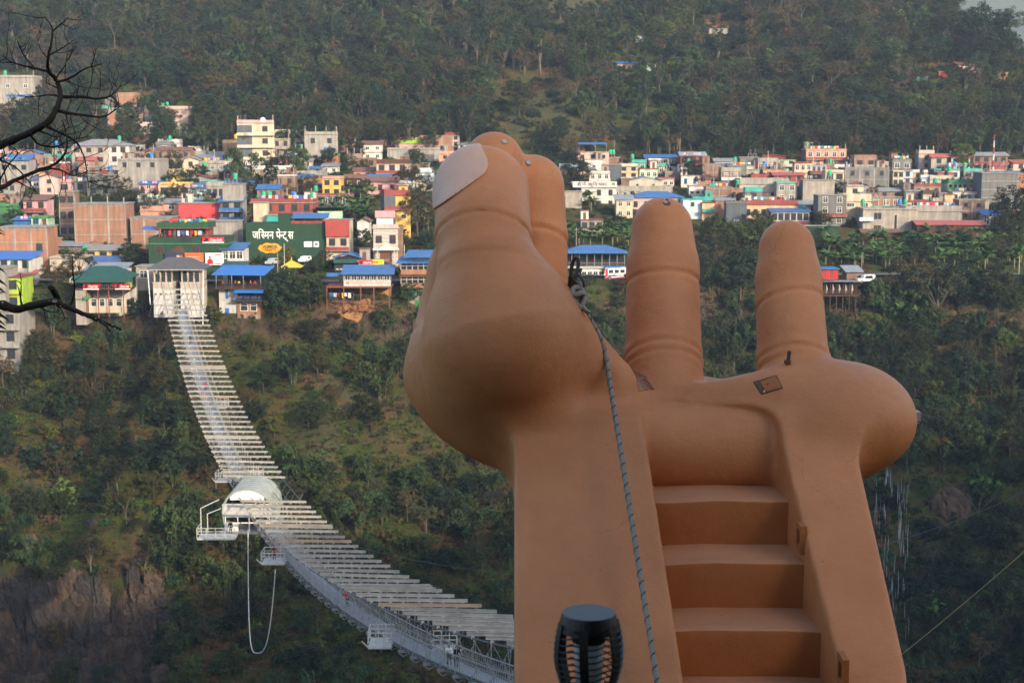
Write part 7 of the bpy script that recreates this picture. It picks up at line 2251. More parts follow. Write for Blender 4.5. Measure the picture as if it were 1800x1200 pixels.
banana_zone(1034,1056,352,384,4,'banana plant in front of the white lettered building','bananas by the lettered building',seed=7)
banana_zone(375,412,222,244,8,'banana plant left of the tall cream and grey house','bananas left of the tall cream house',seed=8)
banana_zone(700,752,352,395,10,'banana plant beside the red-slab yellow house','bananas beside the yellow house',seed=9)
banana_zone(1240,1330,410,440,14,'banana plant between the ring and little fingers','bananas right of the ring finger',seed=10)
for k_, px, py, hp, lb in [
 ('yellow',525,316,66,'bright yellow-green tree in front of the long lilac-grey house'),('dark',487,322,54,'dark tree left of the bright yellow-green tree'),
 ('bamboo',436,338,84,'drooping dark bamboo clump left of the tall dark tree'),('tall',478,352,74,'tall trunked tree below the tall cream house'),
 ('dark',626,284,40,'broad dark tree above the bright yellow house'),('dark',577,292,34,'dark tree below the square concrete house'),('bush',606,294,18,'round bush left of the broad dark tree'),
 ('olive',752,412,100,'tall open tree just left of the thumb joint'),('olive',735,420,84,'thin tree beside the tall open tree at the thumb'),('broad',738,306,40,'leafy tree below the long raw concrete wall'),
 ('olive',724,350,60,'spreading tree right of the red banded beige house'),('dark',241,282,28,'round dark tree right of the stone villa'),('dark',275,276,34,'small dark tree beside the box room'),
 ('dark',300,318,52,'large dark tree left of the tall cream house terraces'),('dark',262,306,40,'dark tree above the blank concrete house'),('broad',330,336,38,'green tree above the light blue washing house'),
 ('broad',352,322,34,'green tree behind the dark-doored concrete house'),('olive',28,252,84,'big feathery tree behind the bare branches at left'),('dark',62,226,44,'dark tree right of the light blue upper house'),
 ('broad',95,240,54,'leafy tree left of the dark red blue-roofed house'),('olive',303,232,42,'pale thin tree in front of the plain pink house'),('olive',214,352,44,'thin tree below the dark balcony house'),
 ('olive',262,386,60,'thin bare-limbed tree left of the stone house with teal slab'),('broad',180,346,38,'low tree between the pink houses'),('dark',232,472,52,'dense dark tree left of the green building'),
 ('olive',100,524,62,'feathery grey-green tree by the road at left'),('olive',139,508,74,'feathery tree left of the green-roofed cafe'),('yellow',503,476,48,'round leafy tree with yellow flowers before the painted wall'),
 ('bush',604,470,24,'long low hedge bush right of the painted wall'),('broad',556,486,34,'small spreading tree right of the pagoda pavilion'),('olive',444,454,36,'slim young tree at the left end of the painted wall'),
 ('dark',497,566,88,'big dark bushy tree right of the terrace restaurant'),('broad',545,552,74,'big leafy tree left of the steel stilts'),('dark',470,508,40,'dark bush behind the terrace restaurant'),
 ('dark',1003,305,44,'dark tree left of the white cube house'),('dark',1012,334,56,'large dark tree beside the white balcony house'),('olive',1004,284,44,'greyish tree right of the middle finger'),
 ('dark',1215,324,48,'round dark tree left of the framed red brick house'),('broad',1255,446,70,'leafy tree right of the ring finger'),('yellow',1296,440,58,'bright leafy tree below the slate cement house'),
 ('dark',1330,492,112,'tall dark tree left of the little finger'),('olive',1262,524,112,'brownish tree beside the ring finger'),('dark',1300,532,96,'dark thick tree between the ring and little fingers'),('broad',1345,420,40,'small leafy tree beside the tip of the little finger'),
 ('dark',1792,416,100,'large dark spreading tree at the right edge of town'),('dark',1772,426,64,'dark tree just left of the right edge tree'),('bush',1438,352,26,'bush on the corner of the grey cement house'),
 ('olive',1604,566,112,'olive tree rising in front of the banana grove'),('dark',1684,548,104,'dark tree in front of the banana grove'),('olive',1646,584,118,'bushy brown-olive tree at the cliff edge right'),
 ('dark',1744,548,78,'dark tree below the thin pale post'),('bamboo',1560,580,96,'bamboo clump below the timber restaurant'),('yellow',1690,306,62,'pale yellow-green tree behind the mint parapet house'),
 ('dark',1733,122,116,'huge dark tree with a leaning pale trunk on the skyline'),('dark',1762,132,66,'dark tree next to the skyline giant'),('bamboo',1598,76,76,'feathery bamboo on the skyline ridge'),('tall',1664,92,84,'tall thin tree on the skyline left of the giant'),
 ('bare',1182,192,72,'pale leafless tree standing alone on the hill'),('bare',1034,178,50,'small leafless tree in the hill clearing'),('broad',955,252,34,'lone small tree on the bare slope above the middle finger'),
 ('bush',88,820,64,'large round dark green bush on the grassy slope at left'),('bamboo',642,690,100,'dark bamboo thicket left of the giant hand'),('bamboo',672,716,96,'second bamboo thicket touching the giant hand'),
 ('bush',283,566,26,'bush at the foot of the left anchor wall'),('bush',352,568,30,'bush at the foot of the right anchor wall'),('dark',258,560,36,'dark bushy tree left of the anchor walls'),('bush',372,560,30,'bush between the terminal and the terrace restaurant'),('dark',290,760,70,'dense dark tree beside the bridge beams'),('dark',306,830,78,'glossy dark tree left of the bungee hut'),('olive',160,735,84,'spreading thin tree on the slope left of the bridge'),('olive',268,712,76,'flat-topped thin tree left of the bridge'),
 ('bamboo',310,990,120,'tall bushy bamboo clump below the bungee platform'),('yellow',556,880,60,'bright green tree right of the bungee hut'),('broad',75,650,72,'tree with two pale trunks right of the cliff house'),
 ('pine',1697,712,90,'slim pine with a reddish trunk right of the hypothenar bulge'),('pine',1740,730,92,'second slim pine at right'),('pine',1690,1140,96,'pine with a sunlit orange trunk low on the right slope'),
 ('bush',1612,985,40,'bright green bush right of the waterfall'),('ybush',1590,560,60,'bright green shrub under the timber restaurant'),('yellow',1530,610,70,'bright leafy tree on the slope right of the little finger'),('yellow',1640,720,60,'light green tree behind the side of the hand'),('ybush',1735,860,50,'bright shrub above the yellow cable'),('yellow',1770,640,66,'light green tree at the right edge of the slope'),('ybush',120,880,50,'light green shrub on the lower left slope'),('yellow',480,830,50,'light green tree just right of the hut'),('ybush',1620,1070,60,'drooping light green bush low on the right slope')]:
    ymin = 500 if py < 200 else 200
    g = ground(px, py, ymin)
    if g is None: continue
    plant(k_, g[0], g[1], hp*mpp(px, py, g[1]), lb.replace('the hypothenar bulge','the hand'), None, wide=1.15 if k_ in ('dark','broad') else 1.0)
# palm
g = ground(1228, 300); pal = empty('palm_tree', tuple(g), 0, 'feathery palm above the framed red brick house', 'tree')
MB().tube([(0,0,-.5),(.1,0,3)],[.22,.16],7).build('trunk', M_BARK, pal)
b = MB()
for k in range(14):
    a = k*2.4; up = .3+.7*((k*37)%10)/10
    pts = [Vector((math.cos(a)*t*2.8, math.sin(a)*t*2.8, 3+2.6*up*t-2.2*t*t*(1.2-up*.6))) for t in np.linspace(0,1,6)]
    s_ = Vector((-math.sin(a), math.cos(a), 0))
    for i in range(5):
        w0, w1 = .45*math.sin(math.pi*min(.1+i/5,1)), .45*math.sin(math.pi*min(.1+(i+1)/5,1))
        for sg in (-1,1):
            dz = Vector((0,0,-.25))
            b.add([pts[i], pts[i+1], pts[i+1]+s_*sg*w1+dz*w1*2, pts[i]+s_*sg*w0+dz*w0*2], [(0,1,2,3)])
me = b.mesh('fronds', M_BANA); at_ = me.attributes.new('tone','FLOAT','POINT'); at_.data.foreach_set('value', np.full(len(me.vertices), .9, np.float32)); link('fronds', me, pal)
# hedges, weeds and small trees filling the town's gaps
n = 5200
x = rg_.uniform(-170, 180, n); y = rg_.uniform(322, 500, n); ok, px, py = inframe(x, y, terrain(x, y), 10)
ok &= (y > edge_y(x)+2)
sel = [i for i in np.nonzero(ok)[0] if free(x[i], y[i], .5) and abs(y[i]-float(edge_y(x[i:i+1])[0])-9) > 3.2]
x, y = x[sel], y[sel]; s = .35+.75*rg_.random(len(x))
scatter('town_greenery', ['bush','dry','ybush'], np.stack([x,y,terrain(x,y)-.1],1), np.stack([s*1.1,s*1.1,s],1), rnd_rot(rg_, len(x)), rg_.choice([0,1,2,3,5,4,1,2], len(x)))
n = 900
x = rg_.uniform(-170, 180, n); y = rg_.uniform(330, 498, n); ok, px, py = inframe(x, y, terrain(x, y), 10)
ok &= (y > edge_y(x)+14) & (vnoise(x, y, 30) > -.05)
sel = [i for i in np.nonzero(ok)[0] if free(x[i], y[i], 2.2)][:190]
for i in sel:
    k_ = ['dark','broad','olive','broad','dark'][i % 5]
    zone = 'left of the thumb' if px[i] < 800 else 'right of the middle finger'
    plant(k_, float(x[i]), float(y[i]), 3.4+2.8*rg_.random(), {'dark':'small dark tree','broad':'small green tree','olive':'small thin-crowned tree'}[k_]+' among the houses '+zone, 'garden %s trees %s' % (k_, zone), wide=1.1)
# unseen wall added under the view to keep low light off the stairs
gw = empty('added_shade_wall', (.6, 3.35, -2.75), 0, 'low unseen stone wall added to block low light before the hand', 'wall')
rw = random.Random(8)
zc_ = 0.0
for row in range(7):
    x_ = -3.2 - .2*(row % 2)
    while x_ < 3.6:
        l_ = rw.uniform(.32,.62); MB().box(x_, x_+l_-.02, -.16+rw.uniform(-.02,.02), .16, row*.19, row*.19+.175).build('stone', M_STONEW, gw); x_ += l_
MB().box(-3.3,3.7,-.2,.2,1.33,1.40).build('coping', W['conc'], gw)
# unseen shelter, added so that its roof keeps the high sky off the stairs
sh = empty('added_shade_shelter', (.8, 0, -1.75), 0, 'added unseen timber shelter with a dark roof, shading the stairs', 'shelter')
for k in range(12): MB().box(-3.6+k*.6, -3.02+k*.6, -4.2, 3.5, 3.30, 3.34).build('roof_board', W['wood'], sh)
for xx in (-3.4, 3.4):
    for yy in (-4.0, 3.2): MB().box(xx-.07, xx+.07, yy-.07, yy+.07, -.95 if yy > 0 else 0, 3.20).build('post', W['wood'], sh)
    MB().box(xx-.06, xx+.06, -4.2, 3.5, 3.20, 3.298).build('beam', W['wood'], sh)
# bare ground showing between the trees
def bare_patch(cx, cy, rx, ry, m, ymin=200.0, lift=.25, name='bare_slope'):
    rr2 = np.random.default_rng(int(cx)); vs = []; K, NR = 26, 7; ph = rr2.random(4)*6
    for i in range(NR):
        for k in range(K):
            a = 2*math.pi*k/K; q = (i/(NR-1))*(1+.22*math.sin(2*a+ph[0])+.16*math.sin(3*a+ph[1])+.12*math.sin(5*a+ph[2]))
            g = ground(cx+rx*q*math.cos(a), cy+ry*q*math.sin(a), ymin)
            if g is None: return
            vs.append((g[0], g[1], g[2]+lift*(1 if i < NR-1 else -1)))
    fs = [(i*K+k, i*K+(k+1)%K, (i+1)*K+(k+1)%K, (i+1)*K+k) for i in range(NR-1) for k in range(K)]
    tag(link(name, mesh_np(name, np.array(vs), np.array(fs), m)), kind='structure')
M_DRYG = mat('dry_grass', (0.052,0.050,0.019), .95, .45, .12, .3, .7)
M_ORSOIL = mat('orange_soil', (0.26,0.125,0.05), .95, .35, .3, .25, 1.0)
bare_patch(960,215,62,55,M_DRYG,505); bare_patch(1008,16,70,26,M_DRYG,505); bare_patch(772,66,24,14,M_DRYG,505); bare_patch(1235,285,40,12,M_DRYG,490)
bare_patch(1262,40,34,16,M_ORSOIL,505); bare_patch(625,548,30,22,M_ORSOIL,200); bare_patch(1185,215,10,6,M_DRYG,505)
bare_patch(545,790,60,70,M_DRYG,200,.05); bare_patch(610,690,50,50,M_DRYG,200,.05)

# name the shared-label trees by the house or landmark they stand nearest to
ALLREF = REFS + [(float(o.location.x), float(o.location.y), n_) for n_, o in (('the bridge terminal',tm),('the green-roofed cafe',cf),('the terrace restaurant',rs),('the green building',gb),('the painted green wall',pw),('the stilt restaurant',sr),('the pagoda pavilion',pv),('the patterned house',ph),('the timber restaurant',tr),('the hip-roofed restaurant',hr),('the radio mast',ms))]
trees_ = [o for o in COL.objects if o.get('group') and o.get('category') in ('tree','bamboo','bush') and ('forest edge' in o['group'] or 'garden' in o['group'])] + [o for o in COL.objects if o.get('category') == 'banana plant']
tmp_ = {}
for o in trees_:
    x_, y_ = o.location.x, o.location.y
    r_ = min(ALLREF, key=lambda r: (r[0]-x_)**2+(r[1]-y_)**2)
    dx, dy = x_-r_[0], y_-r_[1]
    rel = 'behind' if dy > abs(dx) else 'in front of' if dy < -abs(dx) else 'right of' if dx > 0 else 'left of'
    base = 'banana plant' if o['category'] == 'banana plant' else o['label'].split(' at the forest')[0].split(' among the')[0]
    far_ = ' at the forest edge,' if 'forest edge' in o['group'] else ''
    tmp_.setdefault('%s%s %s %s' % (base, far_, rel, r_[2]), []).append(o)
for lb, os_ in tmp_.items():
    for o in os_:
        o['label'] = lb
        if len(os_) == 1: del o['group']
        else: o['group'] = 'trees: ' + lb

# ------------------------------------------------------------------ rocks
def rock(px, py, Y, sx, sy, sz, seed, label, m):
    c = at(px, py, Y) if Y else ground(px, py)
    bm = bmesh.new(); bmesh.ops.create_icosphere(bm, subdivisions=4, radius=1)
    rr = np.random.default_rng(seed); off = rr.random(3)*50
    for v in bm.verts:
        p = np.array(v.co)
        d_ = 1 + .35*float(vnoise(p[0]*2+off[0]+p[2], p[1]*2+off[1]-p[2]*.7, .8)) + .22*float(vnoise(p[0]*5+off[1]+p[2]*2, p[1]*5+off[2], .8))+.12*float(vnoise(p[0]*11+p[2]*7, p[1]*11+off[0], .8))
        v.co = Vector((p[0]*sx*d_, p[1]*sy*d_, p[2]*sz*d_))
    me = bpy.data.meshes.new('rock'); bm.to_mesh(me); bm.free(); me.materials.append(m)
    for p_ in me.polygons: p_.use_smooth = False
    return tag(link('rock', me, None, tuple(c)), label, 'rock')
M_ROCK = mat('brown_rock', (0.085,0.060,0.044), .95, .45, .35, .5, 1.2, streak=.4)
M_ROCKD = mat('dark_rock', (0.040,0.034,0.031), .95, .4, .5, .4, 1.5)
rock(1668, 900, None, 4.2, 2.5, 4.6, 1, 'brown rock outcrop on the slope right of the waterfall', M_ROCK)
rock(1648, 940, None, 2.2, 1.8, 2.6, 2, 'smaller brown rock below the right outcrop', M_ROCK)
rock(135, 556, None, 1.5, 1.2, 2.2, 3, 'dark boulder on the slope below the green-roofed cafe', M_ROCKD)
rock(1592, 1110, None, 2.0, 1.5, 4.2, 4, 'dark rock at the foot of the waterfall', M_ROCKD)
rock(318, 1085, None, 1.6, 1.2, 1.8, 6, 'small brown rock on the grass below the bungee rope', M_ROCK)
rock(55, 955, None, 1.6, 1.2, 1.7, 7, 'brown rock on the grassy slope at the left edge', M_ROCK)
rock(160, 922, None, 1.2, 1.0, 1.2, 8, 'dark small rock on the grassy slope left of the hut', M_ROCKD)
o = MB().lathe([(2.3,-.6),(2.3,.2),(1.9,1.0),(1.3,1.55),(.6,1.85),(.0,1.95)],14).build('hay_stack', mat('hay',(.22,.13,.055),.95,.3,3,.15,8), None, tuple(at(168,437,358)), True)
tag(o, 'brown dome of hay in front of the nine-panel brick building', 'hay stack')

rr = np.random.default_rng(31); vs_ = []; fs_ = []; mi_ = []
for k in range(110):
    px_, py_ = rr.uniform(-15, 300), rr.uniform(1035, 1215)
    g = ground(px_, py_)
    if g is None: continue
    bm = bmesh.new(); bmesh.ops.create_icosphere(bm, subdivisions=4, radius=1)
    sx, sy, sz = rr.uniform(.7,2.2), rr.uniform(.7,1.6), rr.uniform(1.2,4.2); off = rr.random(3)*60
    base = len(vs_)
    for v in bm.verts:
        p = np.array(v.co)
        d_ = 1+.5*float(vnoise(p[0]*2+off[0]+p[2], p[1]*2+off[1]-p[2]*.7, .8))+.35*float(vnoise(p[0]*5+off[1]+p[2]*1.2, p[1]*5+off[2], .8))+.22*float(vnoise(p[0]*11+p[2]*2, p[1]*11+p[2]*5+off[0], .8))
        q = np.sign(p)*np.abs(p)**.75
        vs_.append((g[0]+q[0]*sx*d_, g[1]+.4+q[1]*sy*d_, g[2]-.3+q[2]*sz*d_))
    m_ = 0 if rr.random() < .55 else 1
    for f in bm.faces: fs_.append(tuple(base+v.index for v in f.verts)); mi_.append(m_)
    bm.free()
b = MB(); b.v = vs_; b.f = fs_; b.m = mi_
tag(b.build('cliff_rocks', [M_ROCKD, M_ROCK]), kind='stuff')
# ------------------------------------------------------------------ falling water on the right
rr = random.Random(12); b = MB()
for (px, w_, y0, y1, n_) in ((1557,5,815,1000,40),(1549,7,860,1080,30),(1580,4,795,960,40),(1587,4,800,1120,44),(1594,4,790,950,26),(1565,8,820,1100,36),(1541,5,830,930,14),(1574,9,960,1100,26)):
    for k in range(int(n_*.42)):
        y_ = rr.uniform(y0, y1); x_ = px+rr.gauss(0, w_*.6)+(y_-y0)*.02
        p = at(x_, y_, 246-8*(y_-800)/300); L_ = rr.uniform(.8,4.0); r_ = rr.uniform(.018,.05)
        b.tube([(p[0],p[1],p[2]),(p[0],p[1],p[2]-L_*.7),(p[0],p[1],p[2]-L_)],[r_*.4,r_,r_*.3],4,cap=False)
tag(b.build('waterfall', mat('falling_water',(0.33,0.36,0.38),.25,.1,1,spec=.5)), kind='structure')

# ------------------------------------------------------------------ wires
M_WIREY = mat('yellow_wire',(0.42,0.38,0.16),.6,.1,1)
def wire(nm, a, b_, r, m, label, sag=0.0):
    a, b_ = Vector(a), Vector(b_); pts = []
    for k in range(25):
        t = k/24; p = a.lerp(b_, t); p.z -= sag*4*t*(1-t); pts.append(p)
    return tag(MB().tube(pts, r, 5).build(nm, m), label, 'cable')
wire('zip_line', at(1480,1230,60), at(1900,882,34), .014, M_WIREY, 'yellowish zip line cable slanting up to the right edge', .15)
wire('wire', at(1480,975,210), at(1860,838,180), .05, M_CABLE, 'faint thin wire above the yellow zip line', 1.0)
wire('wire', at(560,940,150), at(905,1010,110), .018, M_CABLE, 'thin guy wire on the slope right of the bridge beams', .5)
for k,(a,b_) in enumerate((((90,452,325),(232,455,325)),((90,470,324),(232,480,324)))):
    wire('power_line', at(*a), at(*b_), .03, M_CABLE, ['upper','lower'][k]+' power line over the road beside the cafe', .4)

# ------------------------------------------------------------------ things fixed to the hand
M_DISC = mat('bolt_grey',(0.36,0.37,0.38),.45,.15,30)
M_RUST2 = mat('bolt_rust',(0.16,0.085,0.045),.8,.3,40)
M_IRON = mat('iron_dark',(0.075,0.075,0.08),.45,.15,30)
def disc_on_hand(px, py, r, m, name, t=.008):
    p, n_ = on_hand(px, py)
    if p is None: return
    q = Vector(p); nn = Vector(n_); nn = -nn if nn.dot(q) > 0 else nn
    O = Vector(HAND_O)
    return MB().tube([q-nn*.01-O, q+nn*t*.6-O, q+nn*t-O],[r,r,r*.8],14).build(name, m, hand)
disc_on_hand(886,250,.0135,M_DISC,'bolt_cap'); disc_on_hand(928,287,.0135,M_DISC,'bolt_cap')
disc_on_hand(928,287,.0165,M_IRON,'bolt_washer',.004)
disc_on_hand(1172,357,.019,M_RUST2,'rust_spot',.0015); disc_on_hand(1170,356,.011,M_DISC,'bolt_cap',.006); disc_on_hand(1172,353,.006,M_IRON,'bolt_hole',.009)
p, n_ = on_hand(1384, 641)
if p is not None:
    O = Vector(HAND_O); q = Vector(p)-O
    st = MB().tube([q+Vector((0,0,-.02)), q+Vector((.008,0,.062))],[.0085,.0085],8).build('anchor_stud', M_IRON, hand)
    MB().tube([q+Vector((0,0,.004)), q+Vector((.001,0,.020))],[.016,.016],6).build('nut', M_RUST2, st)
def patch(corners, name, m, t=.004, n=8, rough=0.0, seed=0):
    rr = random.Random(seed); O = Vector(HAND_O); vs = []; C4 = [np.array(c, float) for c in corners]
    for i in range(n+1):
        for k in range(n+1):
            u, v = i/n, k/n
            c = (C4[0]*(1-u)+C4[1]*u)*(1-v)+(C4[3]*(1-u)+C4[2]*u)*v
            p, nn = on_hand(*c)
            if p is None: return
            q = Vector(p); dirv = -q.normalized()
            e = t if 0 < i < n and 0 < k < n else -.003
            vs.append(q + dirv*(e+rr.uniform(-rough,rough)) - O)
    fs = [(i*(n+1)+k,(i+1)*(n+1)+k,(i+1)*(n+1)+k+1,i*(n+1)+k+1) for i in range(n) for k in range(n)]
    b = MB(); b.add(vs, fs)
    return b.build(name, m, hand)
M_PATCHD = mat('chipped_edge',(0.13,0.085,0.06),.9,.4,60)
patch([(1318,670),(1368,655),(1381,684),(1336,697)],'patch_edge',M_PATCHD,.0025)
patch([(1334,670),(1364,658),(1377,682),(1341,693)],'repair_patch',M_CLAY_STEP,.006)
patch([(1113,645),(1136,660),(1152,684),(1122,690)],'rough_mortar',clay('rough_mortar_paint',(0.33,0.18,0.11),.8),.005,14,.004,3)
for cpx, cpy in ((1342,682),(1350,676),(1344,689)): disc_on_hand(cpx,cpy,.004,M_IRON if cpx!=1344 else M_LET,'screw_hole',.0085)
def wall_x(px, py):
    ys = np.linspace(4.9, 6.4, 300)
    e = [at(px,py,y)[0]-x_right(y) for y in ys]
    y = ys[int(np.argmin(np.abs(e)))]; return at(px,py,y)
for px, py in ((1410,944),(1484,1178)):
    c = wall_x(px, py)-HAND_O
    b = MB(); W_, H_, T_ = .10, .115, .022
    x1 = c[0]+.006; x0 = x1-T_
    b.box(x0,x1,c[1]-W_/2,c[1]+W_/2,c[2]-H_/2,c[2]-H_*.28); b.box(x0,x1,c[1]-W_/2,c[1]+W_/2,c[2]+H_*.28,c[2]+H_/2)
    b.box(x0,x1,c[1]-W_/2,c[1]-W_*.26,c[2]-H_*.28,c[2]+H_*.28); b.box(x0,x1,c[1]+W_*.26,c[1]+W_/2,c[2]-H_*.28,c[2]+H_*.28)
    o = b.build('step_light', M_CLAY_STEP, hand)
    MB().box(x0+.012,x1,c[1]-W_*.25,c[1]+W_*.25,c[2]-H_*.27,c[2]+H_*.27).build('recess', M_RUST2, o)
c = at(1611,731,6.45)
o = empty('floodlight', tuple(c), 0, 'small white floodlight box fixed at the right side of the hand', 'light')
MB().box(-.05,.012,-.03,.04,-.018,.022).build('housing', M_STEEL, o); MB().box(-.05,.01,-.02,.04,-.045,-.03).build('bracket', M_IRON, o); MB().bar((-.2,.03,-.04),(-.03,.01,-.038),.012).build('arm', M_IRON, o)

# rope, knot and hook
M_ROPE = mat('rope_grey',(0.25,0.235,0.19),.85,.15,60,.0015,160)
M_TRACE = mat('rope_tracer',(0.04,0.042,0.045),.85,.1,40)
kp, kn = on_hand_l(1029, 530)
kp = Vector(kp); toward = -kp.normalized()
K0 = kp + toward*.012
rpx = [(1031,527),(1038,545),(1050,570),(1060,600),(1067,640)]
pts = []
for a in rpx:
    p, n_ = on_hand_l(*a); p = Vector(p) if p is not None else Vector(at(a[0],a[1],pts[-1].y)); pts.append(p - p.normalized()*.014)
pend = Vector(at(1158,1216,5.02)); p0 = pts[-1]
for k in range(1, 26):
    t = k/25; q = p0.lerp(pend, t); pxx = 1067+(1158-1067)*t - 7*math.sin(math.pi*t)*0
    pts.append(q)
# follow the photographed slight bow
rope = empty('rope', tuple(pts[0]), 0, 'grey climbing rope with dark flecks hanging down the front of the hand', 'rope')
O = pts[0].copy()
pl = [p-O for p in pts]
dense = []
for a, b_ in zip(pl[:-1], pl[1:]):
    m_ = max(int((b_-a).length/.008), 1)
    dense += [a.lerp(b_, i/m_) for i in range(m_)]
dense.append(pl[-1])
for _ in range(30):
    dense = [dense[0]]+[(dense[i-1]+dense[i]*2+dense[i+1])/4 for i in range(1,len(dense)-1)]+[dense[-1]]
MB().tube(dense, .0108, 10).build('strand', M_ROPE, rope, smooth=True)
for ph in (0.0, .55):
    h_ = []; 
    for i, p in enumerate(dense):
        d_ = (dense[min(i+1,len(dense)-1)]-dense[max(i-1,0)]).normalized()
        u = d_.cross(Vector((0,1,0))).normalized(); w = d_.cross(u)
        a = i*.008/.052*2*math.pi + ph
        h_.append(p+(u*math.cos(a)+w*math.sin(a))*.0102)
    MB().tube(h_, .0022, 4).build('tracer', M_TRACE, rope)
b = MB()
kc = K0-O+Vector((-.004,-.01,.01))
kt = []
for k in range(70):
    a = k/69*2*math.pi*3
    kt.append(kc+Vector((.030*math.cos(a)*(.8+.2*math.cos(a/3)), .022*math.sin(a*1.0+.5)-.012, .040*math.sin(a/3*2+.3)+.012*math.sin(a))))
b.tube(kt, .0115, 8); b.build('knot', M_ROPE, rope, smooth=True)
tl = MB(); tl.tube([kc+Vector((.01,-.015,-.02)), kc+Vector((.035,-.03,-.045)), kc+Vector((.05,-.03,-.055))],[.011,.011,.010],8); tl.build('tail', M_ROPE, rope, smooth=True)
hk = empty('carabiner_hook', tuple(K0), 0, 'steel hook and carabiner holding the rope on the thumb base', 'hook')
Yk = K0.y
def lp(px, py, dy=0.0): return Vector(at(px, py, Yk+dy))-K0
def bez(ps, n=8):
    out = []
    for i in range(len(ps)-1):
        a = ps[max(i-1,0)]; b_ = ps[i]; c_ = ps[i+1]; d_ = ps[min(i+2,len(ps)-1)]
        for k in range(n):
            t = k/n; out.append(.5*((2*b_)+(c_-a)*t+(2*a-5*b_+4*c_-d_)*t*t+(3*b_-a-3*c_+d_)*t**3))
    return out+[ps[-1]]
MB().tube(bez([lp(1001,506,.05),lp(1003,484,.03),lp(1006,464,.02),lp(1011,453),lp(1016,455),lp(1016,470),lp(1012,486),lp(1008,498,.02)]), .0085, 8).build('ring', M_IRON, hk, smooth=True)
MB().tube(bez([lp(1002,510,.06),lp(1004,492,.04),lp(1007,482,.03)]), .013, 8).build('rusty_eye', M_RUST2, hk, smooth=True)
MB().tube(bez([lp(1005,478),lp(1008,490),lp(1016,499),lp(1024,503),lp(1027,498),lp(1022,488),lp(1014,481)]), .0065, 8).build('carabiner', M_IRON, hk, smooth=True)
MB().tube(bez([lp(1019,496),lp(1021,505),lp(1024,515),lp(1028,523)]), .011, 8).build('rope_loop', M_ROPE, hk, smooth=True)
MB().tube(bez([lp(1016,500),lp(1017,510),lp(1021,520),lp(1025,526)]), .011, 8).build('rope_loop', M_ROPE, hk, smooth=True)

# ------------------------------------------------------------------ solar garden torch in front
LY = 2.62
mp_ = mpp(1035, 1075, LY)
lt = at(1035, 1077, LY); gz_ = tz(lt[0], lt[1])
lamp = empty('solar_torch', (lt[0], lt[1], gz_), 0, 'black slatted solar garden torch standing in front of the hand', 'garden lamp')
M_BP = mat('black_plastic',(0.006,0.0063,0.007),.45,.1,20,spec=.4)
M_SOLAR = mat('solar_panel',(0.055,0.058,0.066),.55,.06,30,spec=.5)
M_DIFF = mat('lamp_diffuser',(0.42,0.47,0.48),.4,.08,20,spec=.4)
zt_ = lt[2]-gz_
def rad(t):  # cage radius from the top (0) to the bottom (1)
    return (47 + 15.5*math.sin(math.pi*min(t*1.02+.06,1)))*mp_ if t < .5 else (47+15.5*math.sin(math.pi*min(t*1.02+.06,1))-10*(t-.5)*2)*mp_
LH = 172*mp_
MB().tube([(0,0,zt_-.030),(0,0,zt_-.016),(0,0,zt_-.001),(0,0,zt_+.0015),(0,0,zt_+.001),(0,0,zt_-.007)],[rad(.10),rad(.04),47.5*mp_,46.5*mp_,42.5*mp_,42*mp_],32,cap=False).build('cap_rim', M_BP, lamp)
MB().tube([(0,0,zt_-.012),(0,0,zt_-.005)],[41.8*mp_,41.8*mp_],32).build('solar_panel', M_SOLAR, lamp)
MB().tube([(0,0,zt_-.05),(0,0,zt_-LH)],[26*mp_,22*mp_],20).build('diffuser', M_DIFF, lamp, smooth=True)
MB().tube([(0,0,zt_-.035),(0,0,zt_-.052)],[30*mp_,30*mp_],16).build('light_head', M_BP, lamp)
for k in range(6):
    a0 = -math.pi/2 - .22 + k*math.pi/3
    hw = .17 if k != 0 else .13
    b = MB(); vs = []; n_ = 14
    for i in range(n_+1):
        t = .08+.92*i/n_; r = rad(t); z = zt_-LH*t
        for rr2 in (r, r-.004):
            for s in (-hw, hw): vs.append((rr2*math.cos(a0+s+t*.10), rr2*math.sin(a0+s+t*.10), z))
    fs = []
    for i in range(n_):
        o = i*4
        fs += [(o,o+1,o+5,o+4),(o+2,o+6,o+7,o+3),(o,o+4,o+6,o+2),(o+1,o+3,o+7,o+5)]
    b.add(vs, fs); b.build('rib', M_BP, lamp)
for k in range(14):
    t = .13+k*.066; r = rad(t)-.002; z = zt_-LH*t
    pts_ = [(r*math.cos(a), r*math.sin(a), z+.0035*math.sin(6*a+1.3)) for a in np.linspace(0, 2*math.pi, 37)]
    b = MB(); vs = []
    for p in pts_:
        q = Vector((p[0],p[1],0)).normalized()
        for dr, dz in ((0,-.0012),(.002,0),(0,.0012),(-.002,0)): vs.append((p[0]+q.x*dr, p[1]+q.y*dr, p[2]+dz*1.3))
    fs = [(i*4+j,i*4+(j+1)%4,(i+1)*4+(j+1)%4,(i+1)*4+j) for i in range(36) for j in range(4)]
    b.add(vs, fs); b.build('slat', M_BP, lamp)
MB().lathe([(rad(1)*.98,zt_-LH-.004),(rad(1)*.9,zt_-LH-.02),(.02,zt_-LH-.05),(.013,zt_-LH-.07),(.013,0.0),(.004,-.12)][::-1],16).build('stake', M_BP, lamp, smooth=True)

